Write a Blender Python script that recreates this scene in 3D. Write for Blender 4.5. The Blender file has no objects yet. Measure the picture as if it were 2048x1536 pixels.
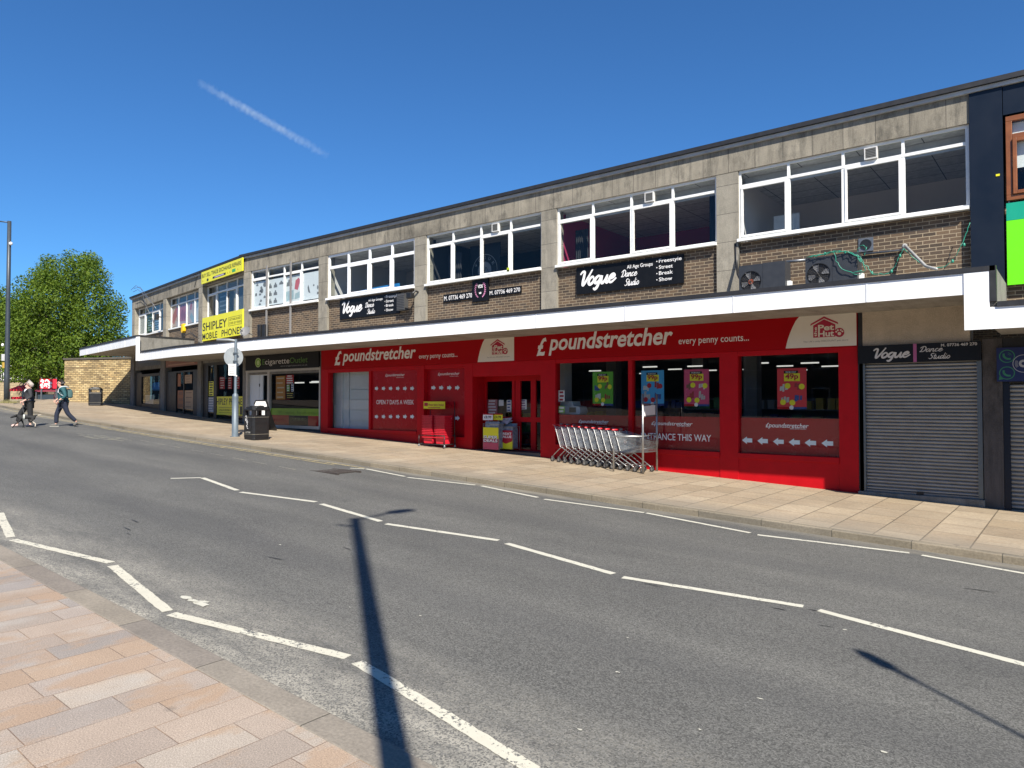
import bpy, math, random
from mathutils import Vector, Matrix
random.seed(7)
R = math.radians
sc = bpy.context.scene
COL = sc.collection

# ------------------------------------------------------------------ camera, sky, sun, exposure
F = 1420.0                                   # focal length in photo pixels (photo 2048 x 1536)
YAW, PIT = math.atan2(.625, .7805), math.atan(32 / F)
EYE = Vector((0, -15.9, 2.06))
cam = bpy.data.cameras.new('camera'); camo = bpy.data.objects.new('camera', cam); COL.objects.link(camo)
cam.sensor_width = 36; cam.lens = F / 2048 * 36; cam.clip_start = .05; cam.clip_end = 20000
camo.location = EYE; camo.rotation_euler = (R(90) + PIT, 0, YAW)
sc.camera = camo
FW = Vector((-math.sin(YAW) * math.cos(PIT), math.cos(YAW) * math.cos(PIT), math.sin(PIT)))
RT = Vector((math.cos(YAW), math.sin(YAW), 0)); UP = RT.cross(FW)

SUN_EL = R(44.5); SUN_TO = Vector((.798 * math.cos(SUN_EL), -.603 * math.cos(SUN_EL), math.sin(SUN_EL)))
w = bpy.data.worlds.new('World'); sc.world = w; w.use_nodes = True
wn = w.node_tree.nodes; wl = w.node_tree.links
sky = wn.new('ShaderNodeTexSky'); sky.sky_type = 'NISHITA'; sky.sun_disc = False
sky.sun_elevation = SUN_EL; sky.sun_rotation = math.atan2(.798, -.603)
sky.altitude = 100; sky.air_density = 1.0; sky.dust_density = 0.0; sky.ozone_density = 10.0
bg = wn['Background']; bg.inputs[1].default_value = 0.067
tint = wn.new('ShaderNodeMix'); tint.data_type = 'RGBA'; tint.blend_type = 'MULTIPLY'; tint.inputs[0].default_value = 1
tint.inputs[7].default_value = (.6, .92, 1.08, 1)             # the camera's cool rendering of a very clear sky
wl.new(sky.outputs[0], tint.inputs[6]); wl.new(tint.outputs[2], bg.inputs[0])
sl = bpy.data.lights.new('sun', 'SUN'); sl.energy = 4.6; sl.angle = R(.53); sl.color = (1, .94, .84)
so = bpy.data.objects.new('sun', sl); COL.objects.link(so); so.location = (20, -20, 30)
so.rotation_euler = SUN_TO.to_track_quat('Z', 'Y').to_euler()
sc.view_settings.view_transform = 'Standard'; sc.view_settings.look = 'None'
sc.view_settings.exposure = 0.95; sc.view_settings.gamma = 1

# ------------------------------------------------------------------ measuring helpers (photo pixel -> place)
SL = .0405
def ray(x, y): return FW * F + RT * (x - 1024) - UP * (y - 768)
def onY(x, y, Y=0):
    d = ray(x, y); return EYE + d * ((Y - EYE.y) / d.y)
def onG(x, y, dz=0):
    d = ray(x, y); return EYE + d * ((dz - EYE.z) / (d.z + SL * d.x))
def g(x): return -SL * min(max(x, -52), 12)
def wx(px, Y=0): return onY(px, 800, Y).x
def wz(px, py, Y=0): return onY(px, py, Y).z
LA = R(8.6); LU = Vector((math.cos(LA), -math.sin(LA), 0)); LN = Vector((math.sin(LA), math.cos(LA), 0)); LC = Vector((-26.7, 0, 0))
ML = Matrix.Translation(LC) @ Matrix.Rotation(-LA, 4, 'Z')       # frame of the turned left block
def onL(x, y, off=0):
    d = ray(x, y); p = EYE + d * (((LC - EYE).dot(LN) - off) / d.dot(LN)); return (p - LC).dot(LU), p.z
def lx(px): return onL(px, 800)[0]
def lz(px, py): return onL(px, py)[1]

# ------------------------------------------------------------------ materials
def nodes(name):
    m = bpy.data.materials.new(name); m.use_nodes = True
    nt = m.node_tree; return m, nt.nodes, nt.links, nt.nodes['Principled BSDF']
def mix(ns, ls, fac, a, b, mode='MIX'):
    n = ns.new('ShaderNodeMix'); n.data_type = 'RGBA'; n.blend_type = mode
    for i, v in ((0, fac), (6, a), (7, b)):
        if hasattr(v, 'is_output'): ls.new(v, n.inputs[i])
        else: n.inputs[i].default_value = v if i == 0 else (*v[:3], 1)
    return n.outputs[2]
def noise(ns, ls, co, scale, detail=4, rough=.55):
    n = ns.new('ShaderNodeTexNoise'); n.inputs['Scale'].default_value = scale
    n.inputs['Detail'].default_value = detail; n.inputs['Roughness'].default_value = rough
    ls.new(co, n.inputs['Vector']); return n.outputs['Fac']
def ramp(ns, ls, fac, a, b, ca=0, cb=1):
    n = ns.new('ShaderNodeMapRange'); n.inputs[1].default_value = a; n.inputs[2].default_value = b
    n.inputs[3].default_value = ca; n.inputs[4].default_value = cb; ls.new(fac, n.inputs[0]); return n.outputs[0]
def mapping(ns, ls, co, scale=(1, 1, 1), rot=0, loc=(0, 0, 0)):
    n = ns.new('ShaderNodeMapping'); n.inputs['Scale'].default_value = scale
    n.inputs['Rotation'].default_value = (0, 0, rot); n.inputs['Location'].default_value = loc
    ls.new(co, n.inputs['Vector']); return n.outputs[0]
def bump(ns, ls, b, h, strength, dist=.01):
    n = ns.new('ShaderNodeBump'); n.inputs['Strength'].default_value = strength; n.inputs['Distance'].default_value = dist
    ls.new(h, n.inputs['Height']); ls.new(n.outputs[0], b.inputs['Normal'])
def gray(ns, ls, v):
    n = ns.new('ShaderNodeCombineColor')
    for i in range(3): ls.new(v, n.inputs[i])
    return n.outputs[0]
def coord(ns, kind='Object'): return ns.new('ShaderNodeTexCoord').outputs[kind]

MATS = {}
def S(name, col, rough=.55, metal=0, var=.12, scale=6, bmp=0, spec=.5):
    """plain paint / plastic / metal with uneven tone and gloss"""
    if name in MATS: return MATS[name]
    m, ns, ls, b = nodes(name); co = coord(ns)
    f = noise(ns, ls, co, scale, 5, .65)
    k = gray(ns, ls, ramp(ns, ls, f, .25, .75, 1 - var, 1 + var))
    ls.new(mix(ns, ls, 1, col, k, 'MULTIPLY'), b.inputs['Base Color'])
    ls.new(ramp(ns, ls, f, .2, .8, max(0, rough - .08), min(1, rough + .08)), b.inputs['Roughness'])
    b.inputs['Metallic'].default_value = metal; b.inputs['Specular IOR Level'].default_value = spec
    if bmp: bump(ns, ls, b, noise(ns, ls, co, scale * 12, 3), bmp)
    MATS[name] = m; return m

def brick_mat(name, c1, c2, mortar, bw, rh, ms, swap=False, loc=(0, 0, 0), stain=.3, speck=40, offset=.5, rough=.85, hue=None, bmpd=.006):
    m, ns, ls, b = nodes(name); uv = coord(ns, 'UV')
    v = mapping(ns, ls, uv, rot=R(90) if swap else 0, loc=loc)
    wob = ns.new('ShaderNodeVectorMath'); wob.operation = 'ADD'
    nv = ns.new('ShaderNodeTexNoise'); nv.inputs['Scale'].default_value = 9; ls.new(v, nv.inputs['Vector'])
    sca = ns.new('ShaderNodeVectorMath'); sca.operation = 'SCALE'; sca.inputs[3].default_value = ms * .9
    ls.new(nv.outputs['Color'], sca.inputs[0]); ls.new(v, wob.inputs[0]); ls.new(sca.outputs[0], wob.inputs[1])
    t = ns.new('ShaderNodeTexBrick'); t.offset = offset
    t.inputs['Scale'].default_value = 1; t.inputs['Brick Width'].default_value = bw; t.inputs['Row Height'].default_value = rh
    t.inputs['Mortar Size'].default_value = ms; t.inputs['Mortar Smooth'].default_value = .25; t.inputs['Bias'].default_value = 0
    t.inputs['Color1'].default_value = (0, 0, 0, 1); t.inputs['Color2'].default_value = (1, 1, 1, 1); t.inputs['Mortar'].default_value = (.5, .5, .5, 1)
    ls.new(wob.outputs[0], t.inputs['Vector'])
    if hue:
        cr = ns.new('ShaderNodeValToRGB'); cr.color_ramp.interpolation = 'LINEAR'
        el = cr.color_ramp.elements
        while len(el) < len(hue): el.new(.5)
        for i, h in enumerate(hue): el[i].position = i / (len(hue) - 1); el[i].color = (*h, 1)
        ls.new(t.outputs['Color'], cr.inputs[0]); base = cr.outputs[0]
    else: base = mix(ns, ls, t.outputs['Color'], c1, c2)
    f1 = noise(ns, ls, uv, .7, 5, .7); f2 = noise(ns, ls, uv, speck, 3, .7)
    base = mix(ns, ls, 1, base, gray(ns, ls, ramp(ns, ls, f1, .3, .7, 1 - stain, 1 + stain * .6)), 'MULTIPLY')
    base = mix(ns, ls, 1, base, gray(ns, ls, ramp(ns, ls, f2, .25, .75, .72, 1.25)), 'MULTIPLY')
    mo = mix(ns, ls, ramp(ns, ls, f1, .35, .65), [c * .65 for c in mortar], mortar)
    ls.new(mix(ns, ls, t.outputs['Fac'], base, mo), b.inputs['Base Color']); b.inputs['Roughness'].default_value = rough
    h = ns.new('ShaderNodeMath'); h.operation = 'SUBTRACT'
    hh = ramp(ns, ls, f2, 0, 1, 0, .35); ls.new(hh, h.inputs[0]); ls.new(t.outputs['Fac'], h.inputs[1])
    bump(ns, ls, b, h.outputs[0], .7, bmpd)
    MATS[name] = m; return m, ns, ls, b, base

def concrete(name, col, joint=0, streak=.45, dark=(.06, .055, .045)):
    m, ns, ls, b = nodes(name); uv = coord(ns, 'UV')
    f1 = noise(ns, ls, uv, 1.3, 6, .7); f2 = noise(ns, ls, uv, 55, 3, .7)
    f3 = noise(ns, ls, mapping(ns, ls, uv, (7, .55, 1)), 1, 5, .7)
    c = mix(ns, ls, ramp(ns, ls, f1, .3, .7), [x * .72 for x in col], [x * 1.15 for x in col])
    c = mix(ns, ls, ramp(ns, ls, f3, .48, .75, 0, streak), c, dark)
    f4 = noise(ns, ls, mapping(ns, ls, uv, (2.2, .9, 1), loc=(5, 3, 0)), 1, 6, .75)
    c = mix(ns, ls, ramp(ns, ls, f4, .5, .66, 0, min(.9, streak * 1.1)), c, dark)
    c = mix(ns, ls, 1, c, gray(ns, ls, ramp(ns, ls, f2, .25, .75, .7, 1.3)), 'MULTIPLY')
    if joint:
        t = ns.new('ShaderNodeTexBrick'); t.offset = 0; t.inputs['Scale'].default_value = 1
        t.inputs['Brick Width'].default_value = joint[0]; t.inputs['Row Height'].default_value = joint[1]
        t.inputs['Mortar Size'].default_value = .006; t.inputs['Mortar Smooth'].default_value = .4
        t.inputs['Color1'].default_value = (.35, .35, .35, 1); t.inputs['Color2'].default_value = (.65, .65, .65, 1)
        ls.new(mapping(ns, ls, uv, loc=(joint[2], joint[3], 0)), t.inputs['Vector'])
        c = mix(ns, ls, 1, c, gray(ns, ls, ramp(ns, ls, t.outputs['Color'], .35, .65, .86, 1.12)), 'MULTIPLY')
        c = mix(ns, ls, t.outputs['Fac'], c, (.05, .045, .04))
    ls.new(c, b.inputs['Base Color']); b.inputs['Roughness'].default_value = .9
    bump(ns, ls, b, f2, .5, .006)
    MATS[name] = m; return m

def glass(name, tint=(.86, .9, .9), wave=.012, wscale=1.6, f0=.027):
    m, ns, ls, b = nodes(name); ns.remove(b); out = ns['Material Output']
    tr = ns.new('ShaderNodeBsdfTransparent'); tr.inputs[0].default_value = (*tint, 1)
    gl = ns.new('ShaderNodeBsdfGlossy'); gl.inputs['Roughness'].default_value = .01; gl.inputs[0].default_value = (1, 1, 1, 1)
    lw = ns.new('ShaderNodeLayerWeight'); lw.inputs[0].default_value = .5      # Schlick reflectance, the same from both sides
    pw = ns.new('ShaderNodeMath'); pw.operation = 'POWER'; ls.new(lw.outputs['Facing'], pw.inputs[0]); pw.inputs[1].default_value = 5
    fr = ns.new('ShaderNodeMath'); fr.operation = 'MULTIPLY_ADD'; ls.new(pw.outputs[0], fr.inputs[0]); fr.inputs[1].default_value = .75; fr.inputs[2].default_value = f0
    bp = ns.new('ShaderNodeBump'); bp.inputs['Strength'].default_value = wave * 6; bp.inputs['Distance'].default_value = .02
    ls.new(noise(ns, ls, coord(ns), wscale, 2), bp.inputs['Height']); ls.new(bp.outputs[0], gl.inputs['Normal'])
    mx = ns.new('ShaderNodeMixShader'); ls.new(fr.outputs[0], mx.inputs[0]); ls.new(tr.outputs[0], mx.inputs[1]); ls.new(gl.outputs[0], mx.inputs[2])
    ls.new(mx.outputs[0], out.inputs[0]); MATS[name] = m; return m

def emit(name, col, s):
    m, ns, ls, b = nodes(name); b.inputs['Emission Color'].default_value = (*col, 1); b.inputs['Emission Strength'].default_value = s
    b.inputs['Base Color'].default_value = (*col, 1); MATS[name] = m; return m

brick_mat('brown_brick', None, None, (.36, .285, .19), .2275, .0755, .0085, stain=.25, speck=60,
          hue=[(.052, .037, .026), (.095, .064, .041), (.14, .092, .054), (.07, .052, .038), (.115, .073, .045)])
brick_mat('buff_stone', None, None, (.16, .12, .07), .33, .11, .016, stain=.35, speck=9, rough=.95,
          hue=[(.36, .26, .12), (.5, .37, .18), (.24, .17, .085), (.58, .45, .23), (.42, .29, .13)], bmpd=.03)
# pale sandstone flags on the far pavement, joints running to the kerb
brick_mat('sandstone_flags', None, None, (.15, .12, .08), .86, .6, .011, swap=True, stain=.2, speck=22, offset=.37, rough=.9,
          hue=[(.265, .208, .14), (.33, .262, .182), (.29, .232, .16), (.36, .292, .205), (.30, .235, .155)], bmpd=.006)
def flags_extra():
    m = MATS['sandstone_flags']; ns, ls = m.node_tree.nodes, m.node_tree.links; b = ns['Principled BSDF']
    src = b.inputs['Base Color'].links[0].from_socket; uv = coord(ns, 'UV')
    v = noise(ns, ls, mapping(ns, ls, uv, (2.2, 14, 1), rot=.25), 1, 5, .7)
    c = mix(ns, ls, ramp(ns, ls, v, .5, .72, 0, .5), src, (.2, .115, .05))
    d = noise(ns, ls, uv, .45, 5, .7)
    c = mix(ns, ls, ramp(ns, ls, d, .5, .7, 0, .4), c, (.19, .165, .13))
    # worn grey band nearest the kerb
    sx = ns.new('ShaderNodeSeparateXYZ'); ls.new(uv, sx.inputs[0])
    k = ramp(ns, ls, sx.outputs[1], -3.5, -4.3, 0, .55)
    ls.new(mix(ns, ls, k, c, (.19, .17, .135)), b.inputs['Base Color'])
flags_extra()
# pink, grey and orange granite setts on the near pavement
brick_mat('granite_setts', None, None, (.2, .14, .1), .57, .295, .0035, swap=True, stain=.16, speck=120, offset=.42, rough=.8, loc=(.1, .17, 0),
          hue=[(.27, .225, .185), (.33, .262, .205), (.26, .23, .205), (.32, .235, .165), (.30, .25, .21), (.38, .32, .255), (.235, .205, .18)], bmpd=.002)
def gum(m, co_socket, scale, amt):
    ns, ls = m.node_tree.nodes, m.node_tree.links; b = ns['Principled BSDF']; src = b.inputs['Base Color'].links[0].from_socket
    vo = ns.new('ShaderNodeTexVoronoi'); vo.inputs['Scale'].default_value = scale; ls.new(co_socket, vo.inputs['Vector'])
    ls.new(mix(ns, ls, ramp(ns, ls, vo.outputs['Distance'], .045, .075, amt, 0), src, (.06, .055, .05)), b.inputs['Base Color'])
gum(MATS['sandstone_flags'], coord(MATS['sandstone_flags'].node_tree.nodes, 'UV'), 1.5, .45)
def setts_extra():
    m = MATS['granite_setts']; ns, ls = m.node_tree.nodes, m.node_tree.links; b = ns['Principled BSDF']
    src = b.inputs['Base Color'].links[0].from_socket; uv0 = coord(ns, 'UV')
    bt = [n for n in ns if n.type == 'TEX_BRICK'][0]                        # every sett carries its own veining
    sh_ = ns.new('ShaderNodeVectorMath'); sh_.operation = 'MULTIPLY_ADD'; ls.new(bt.outputs['Color'], sh_.inputs[0]); sh_.inputs[1].default_value = (37, 23, 11); ls.new(uv0, sh_.inputs[2]); uv = sh_.outputs[0]
    v = noise(ns, ls, mapping(ns, ls, uv, (1.5, .8, 1), rot=.5), 1.5, 6, .6)
    c = mix(ns, ls, ramp(ns, ls, v, .52, .6, 0, .6), src, (.31, .205, .125))
    q = noise(ns, ls, mapping(ns, ls, uv, (1.2, .7, 1), rot=.5, loc=(9, 4, 0)), 1.4, 5, .6)
    c = mix(ns, ls, ramp(ns, ls, q, .54, .68, 0, .6), c, (.34, .315, .28))
    s = noise(ns, ls, uv0, 110, 3, .85)
    c = mix(ns, ls, 1, c, gray(ns, ls, ramp(ns, ls, s, .3, .7, .55, 1.5)), 'MULTIPLY')
    ls.new(c, b.inputs['Base Color']); gum(m, uv0, 1.3, .35); bt.squash = 1.35; bt.squash_frequency = 3
setts_extra()
brick_mat('kerb_stone', None, None, (.09, .08, .06), 1.05, 3, .006, stain=.35, speck=30, rough=.9, loc=(.3, 1.5, 0),
          hue=[(.2, .17, .12), (.24, .2, .14), (.17, .15, .115)], bmpd=.012)
brick_mat('near_kerb_stone', None, None, (.09, .08, .06), 1.25, 3, .006, stain=.3, speck=40, rough=.85, loc=(.55, 1.5, 0),
          hue=[(.24, .215, .165), (.21, .18, .15), (.27, .235, .17), (.19, .165, .14)], bmpd=.012)
concrete('precast', (.275, .245, .19), joint=(.62, 2.4, .1, .45), streak=.66)
concrete('pilaster_concrete', (.275, .25, .2), joint=(4, .66, 1.3, .22), streak=.38)
concrete('plain_concrete', (.2, .19, .17), streak=.5)
concrete('soffit_paint', (.33, .31, .275), streak=.3)
concrete('dark_marble', (.09, .08, .075), streak=.6, dark=(.01, .01, .01))
concrete('render_beige', (.52, .44, .34), streak=.06)

def asphalt():
    m, ns, ls, b = nodes('asphalt'); uv = coord(ns, 'UV')
    big = noise(ns, ls, mapping(ns, ls, uv, (.25, .8, 1)), 1, 6, .65); fine = noise(ns, ls, uv, 95, 2, .8); mid = noise(ns, ls, uv, 34, 3, .8)
    vo = ns.new('ShaderNodeTexVoronoi'); vo.inputs['Scale'].default_value = 95; ls.new(uv, vo.inputs['Vector'])
    c = mix(ns, ls, ramp(ns, ls, big, .32, .68), (.083, .0815, .0755), (.12, .117, .106))
    sp = ns.new('ShaderNodeSeparateColor'); ls.new(vo.outputs['Color'], sp.inputs[0])
    c = mix(ns, ls, 1, c, gray(ns, ls, ramp(ns, ls, sp.outputs[0], 0, 1, .55, 1.48)), 'MULTIPLY')
    c = mix(ns, ls, 1, c, gray(ns, ls, ramp(ns, ls, fine, .3, .7, .72, 1.28)), 'MULTIPLY')
    c = mix(ns, ls, ramp(ns, ls, mid, .72, .8, 0, .7), c, (.3, .29, .25))
    sx = ns.new('ShaderNodeSeparateXYZ'); ls.new(uv, sx.inputs[0])
    dust = noise(ns, ls, mapping(ns, ls, uv, (.5, 1.6, 1)), 1.5, 6, .75)
    def band(y0, y1, k):
        n = ns.new('ShaderNodeMath'); n.operation = 'MULTIPLY'
        ls.new(ramp(ns, ls, sx.outputs[1], y0, y1, 0, 1), n.inputs[0]); ls.new(ramp(ns, ls, dust, .36, .62, .1, k), n.inputs[1]); return n.outputs[0]
    grit = ramp(ns, ls, sp.outputs[1], .25, .6, .15, 1)
    n2 = ns.new('ShaderNodeMath'); n2.operation = 'MULTIPLY'; ls.new(band(-11.8, -12.9, .95), n2.inputs[0]); ls.new(grit, n2.inputs[1])
    c = mix(ns, ls, n2.outputs[0], c, (.44, .41, .34))
    c = mix(ns, ls, band(-4.98, -4.8, .85), c, (.25, .225, .175))
    # wheel-polished tracks and thin dark cracks sealed with tar
    tr = ns.new('ShaderNodeTexWave'); tr.wave_type = 'BANDS'; tr.bands_direction = 'Y'; tr.inputs['Scale'].default_value = .16; tr.inputs['Distortion'].default_value = .8
    ls.new(uv, tr.inputs['Vector'])
    c = mix(ns, ls, ramp(ns, ls, tr.outputs['Fac'], .55, 1, 0, .22), c, (.05, .05, .052))
    cr = noise(ns, ls, mapping(ns, ls, uv, (1.1, 9, 1)), .9, 3, .5)
    c = mix(ns, ls, ramp(ns, ls, cr, .765, .785, 0, .8), c, (.018, .018, .018))
    ls.new(c, b.inputs['Base Color']); b.inputs['Roughness'].default_value = .82; b.inputs['Specular IOR Level'].default_value = .35
    bump(ns, ls, b, sp.outputs[0], .6, .006); MATS['asphalt'] = m
asphalt()

def paint_line(name, col, wear):
    m, ns, ls, b = nodes(name); uv = coord(ns, 'UV')
    f = noise(ns, ls, uv, 26, 4, .8); f0 = noise(ns, ls, uv, 3, 4, .7)
    c = mix(ns, ls, ramp(ns, ls, f0, .3, .7), [x * .85 for x in col], col)
    a = ns.new('ShaderNodeMath'); a.operation = 'ADD'; ls.new(f, a.inputs[0]); ls.new(ramp(ns, ls, f0, .3, .7, -.12, .12), a.inputs[1])
    ls.new(mix(ns, ls, ramp(ns, ls, a.outputs[0], wear, wear + .06), c, (.1, .1, .095)), b.inputs['Base Color'])
    b.inputs['Roughness'].default_value = .7; MATS[name] = m
paint_line('road_paint', (.54, .52, .43), .6)
paint_line('cream_road_paint', (.55, .52, .42), .56)
paint_line('yellow_road_paint', (.46, .37, .17), .5)
paint_line('worn_road_paint', (.3, .28, .2), .45)

def white_board():
    m, ns, ls, b = nodes('white_board'); uv = coord(ns, 'UV')
    f = noise(ns, ls, mapping(ns, ls, uv, (6, .8, 1)), 1, 5, .7); f2 = noise(ns, ls, uv, .8, 4)
    c = mix(ns, ls, ramp(ns, ls, f, .5, .75, 0, .45), (.89, .89, .88), (.55, .54, .5))
    c = mix(ns, ls, ramp(ns, ls, f2, .5, .8, 0, .2), c, (.72, .75, .78))
    ls.new(c, b.inputs['Base Color']); b.inputs['Roughness'].default_value = .4; MATS['white_board'] = m
white_board()

def leaf(name, c1, c2):
    m, ns, ls, b = nodes(name); out = ns['Material Output']; co = coord(ns)
    oi = ns.new('ShaderNodeNewGeometry')
    c = mix(ns, ls, oi.outputs['Random Per Island'], c1, c2)
    ls.new(c, b.inputs['Base Color']); b.inputs['Roughness'].default_value = .6; b.inputs['Specular IOR Level'].default_value = .22
    tl = ns.new('ShaderNodeBsdfTranslucent'); ls.new(mix(ns, ls, 1, c, (1.5, 1.6, .6), 'MULTIPLY'), tl.inputs[0])
    mx = ns.new('ShaderNodeMixShader'); mx.inputs[0].default_value = .28
    ls.new(b.outputs[0], mx.inputs[1]); ls.new(tl.outputs[0], mx.inputs[2]); ls.new(mx.outputs[0], out.inputs[0]); MATS[name] = m
leaf('spring_leaf', (.04, .085, .008), (.14, .2, .02))
leaf('dark_leaf', (.035, .07, .012), (.08, .13, .02))

def tiles_ceiling():
    brick_mat('ceiling_tiles', None, None, (.12, .12, .13), 1.2, .6, .012, stain=.08, speck=8, offset=0, hue=[(.52, .51, .5), (.58, .57, .56)], bmpd=.002)
tiles_ceiling()
glass('window_glass'); glass('shop_glass', (.82, .86, .86), .006, .8, .028); glass('dark_glass', (.7, .74, .76), .012)

RED = S('shop_red', (.45, .004, .009), .5, var=.12, scale=3, spec=.18)
REDV = S('red_vinyl', (.36, .006, .012), .25, var=.06, scale=2, spec=.3)
REDF = S('red_fascia', (.36, .002, .005), .6, var=.05, scale=1.5, spec=.12)
WHT = S('white_paint', (.78, .78, .75), .45, var=.1, scale=9)
UPVC = S('white_upvc', (.82, .83, .84), .3, var=.04)
LET = S('white_lettering', (.8, .78, .76), .4, var=.03)
ARROW = S('pale_arrow', (.62, .72, .74), .35, var=.04)
BLK = S('black_board', (.007, .0075, .009), .4, var=.2, spec=.25)
BLKM = S('black_metal', (.014, .014, .015), .45, var=.3)
FLASH = S('black_flashing', (.02, .02, .022), .55, var=.3)
NAVY = S('navy_cladding', (.006, .011, .022), .42, var=.12, scale=2, spec=.3)
GREYM = S('grey_metal', (.2, .21, .22), .4, .6, var=.2)
GALV = S('galvanised', (.38, .38, .37), .42, .8, var=.22, scale=10)
CHROME = S('zinc_wire', (.36, .37, .37), .4, .9, var=.15)
SHUT = S('shutter_steel', (.31, .31, .30), .38, .55, var=.15, scale=4)
YEL = S('yellow_sign', (.75, .70, .02), .4, var=.06, scale=2)
PINKV = S('pink_vinyl', (.42, .10, .25), .4, var=.05)
LIME = S('lime_board', (.15, .75, .005), .35, var=.04, scale=2)
TEAL = S('teal_board', (.01, .32, .2), .35, var=.06, scale=2)
WOODB = S('brown_woodgrain', (.22, .075, .025), .35, var=.25, scale=5)
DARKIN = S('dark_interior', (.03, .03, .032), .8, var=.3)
ROOMW = S('room_wall', (.5, .48, .47), .8, var=.08, scale=1)
PANEL_W = S('panel_white', (.62, .66, .68), .4, var=.05, scale=2)
TUBE = emit('lamp_tube', (1, .97, .9), .4)
ROOF = S('roof_felt', (.05, .05, .055), .8, var=.3, scale=2)

# ------------------------------------------------------------------ mesh helpers
WLOC = {}
class MB:
    """collects faces; build() links them as ONE mesh object"""
    def __init__(s, M=None): s.v = []; s.f = []; s.M = M
    def add(s, pts, faces):
        n = len(s.v)
        s.v += [(s.M @ Vector(p)) if s.M else Vector(p) for p in pts]
        s.f += [[i + n for i in f] for f in faces]; return s
    def box(s, x0, x1, y0, y1, z0, z1):
        x0, x1 = sorted((x0, x1)); y0, y1 = sorted((y0, y1)); z0, z1 = sorted((z0, z1))
        return s.add([(x, y, z) for z in (z0, z1) for y in (y0, y1) for x in (x0, x1)],
                     [(0, 2, 3, 1), (4, 5, 7, 6), (0, 1, 5, 4), (1, 3, 7, 5), (3, 2, 6, 7), (2, 0, 4, 6)])
    def quad(s, a, b, c, d): return s.add([a, b, c, d], [(0, 1, 2, 3)])
    def plan(s, poly, z0, z1):
        """vertical prism over a plan polygon (counter-clockwise)"""
        n = len(poly)
        return s.add([(x, y, z0) for x, y in poly] + [(x, y, z1) for x, y in poly],
                     [list(range(n))[::-1], list(range(n, 2 * n))] + [(i, (i + 1) % n, n + (i + 1) % n, n + i) for i in range(n)])
    def face_prism(s, poly, y0, y1):
        """prism of an outline in the x-z plane, front at y0"""
        n = len(poly)
        return s.add([(x, y0, z) for x, z in poly] + [(x, y1, z) for x, z in poly],
                     [list(range(n)), list(range(n, 2 * n))[::-1]] + [(i, n + i, n + (i + 1) % n, (i + 1) % n) for i in range(n)])
    def disc(s, x, z, r, y0, y1, n=20, sx=1):
        return s.face_prism([(x + r * sx * math.cos(2 * math.pi * i / n), z + r * math.sin(2 * math.pi * i / n)) for i in range(n)], y0, y1)
    def ring(s, x, z, r0, r1, y, n=24, a0=0, a1=360, sx=1):
        P = []
        for i in range(n + 1):
            a = R(a0 + (a1 - a0) * i / n)
            P += [(x + r0 * sx * math.cos(a), y, z + r0 * math.sin(a)), (x + r1 * sx * math.cos(a), y, z + r1 * math.sin(a))]
        return s.add(P, [(2 * i, 2 * i + 1, 2 * i + 3, 2 * i + 2) for i in range(n)])
    def tube(s, pts, r, n=8, r1=None):
        pts = [Vector(p) for p in pts]; P = []; m = len(pts)
        for i, p in enumerate(pts):
            t = (pts[min(i + 1, m - 1)] - pts[max(i - 1, 0)]).normalized()
            u = t.cross(Vector((0, 0, 1)) if abs(t.z) < .9 else Vector((1, 0, 0))).normalized(); v = t.cross(u)
            rr = r if r1 is None else r + (r1 - r) * i / (m - 1)
            P += [p + u * rr * math.cos(2 * math.pi * k / n) + v * rr * math.sin(2 * math.pi * k / n) for k in range(n)]
        fs = [(i * n + k, i * n + (k + 1) % n, (i + 1) * n + (k + 1) % n, (i + 1) * n + k) for i in range(m - 1) for k in range(n)]
        return s.add(P, fs + [list(range(n))[::-1], list(range((m - 1) * n, m * n))])
    def lathe(s, prof, c=(0, 0, 0), n=20):
        P = [(c[0] + r * math.cos(2 * math.pi * k / n), c[1] + r * math.sin(2 * math.pi * k / n), c[2] + z) for r, z in prof for k in range(n)]
        fs = [(i * n + k, i * n + (k + 1) % n, (i + 1) * n + (k + 1) % n, (i + 1) * n + k) for i in range(len(prof) - 1) for k in range(n)]
        m = len(prof)
        return s.add(P, fs + [list(range(n))[::-1], list(range((m - 1) * n, m * n))])
    def build(s, name, mat, parent=None, smooth=False, label=None, bevel=0):
        o0 = WLOC.get(parent.name, Vector()) if parent else Vector()
        me = bpy.data.meshes.new(name); me.from_pydata([tuple(p - o0) for p in s.v], [], s.f); me.validate()
        uvl = me.uv_layers.new(name='UVMap')
        for p in me.polygons:
            nx, ny, nz = p.normal
            for li in p.loop_indices:
                q = me.vertices[me.loops[li].vertex_index].co + o0
                if abs(nz) > .7: uvl.data[li].uv = (q.x, q.y)
                else:
                    l = math.hypot(nx, ny) or 1; uvl.data[li].uv = ((-ny * q.x + nx * q.y) / l, q.z)
            p.use_smooth = smooth
        me.materials.append(mat)
        o = bpy.data.objects.new(name, me); COL.objects.link(o)
        if parent: o.parent = parent
        WLOC[o.name] = o0.copy()
        if label: o['label'] = label
        if bevel:
            b = o.modifiers.new('bevel', 'BEVEL'); b.width = bevel; b.segments = 2; b.limit_method = 'ANGLE'
        return o
def tag(o, label=None, cat=None, group=None, kind=None):
    for k, v in (('label', label), ('category', cat), ('group', group), ('kind', kind)):
        if v: o[k] = v
    return o
def thing(name, label, cat, loc=(0, 0, 0), group=None):
    o = bpy.data.objects.new(name, None); COL.objects.link(o); o.location = loc; o.empty_display_size = .2
    WLOC[o.name] = Vector(loc); return tag(o, label, cat, group)
KIDS = {}
def copy_tree(o, parent=None):
    c = o.copy(); COL.objects.link(c)
    if parent: c.parent = parent
    for ch in list(o.children): copy_tree(ch, c)
    return c

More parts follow.
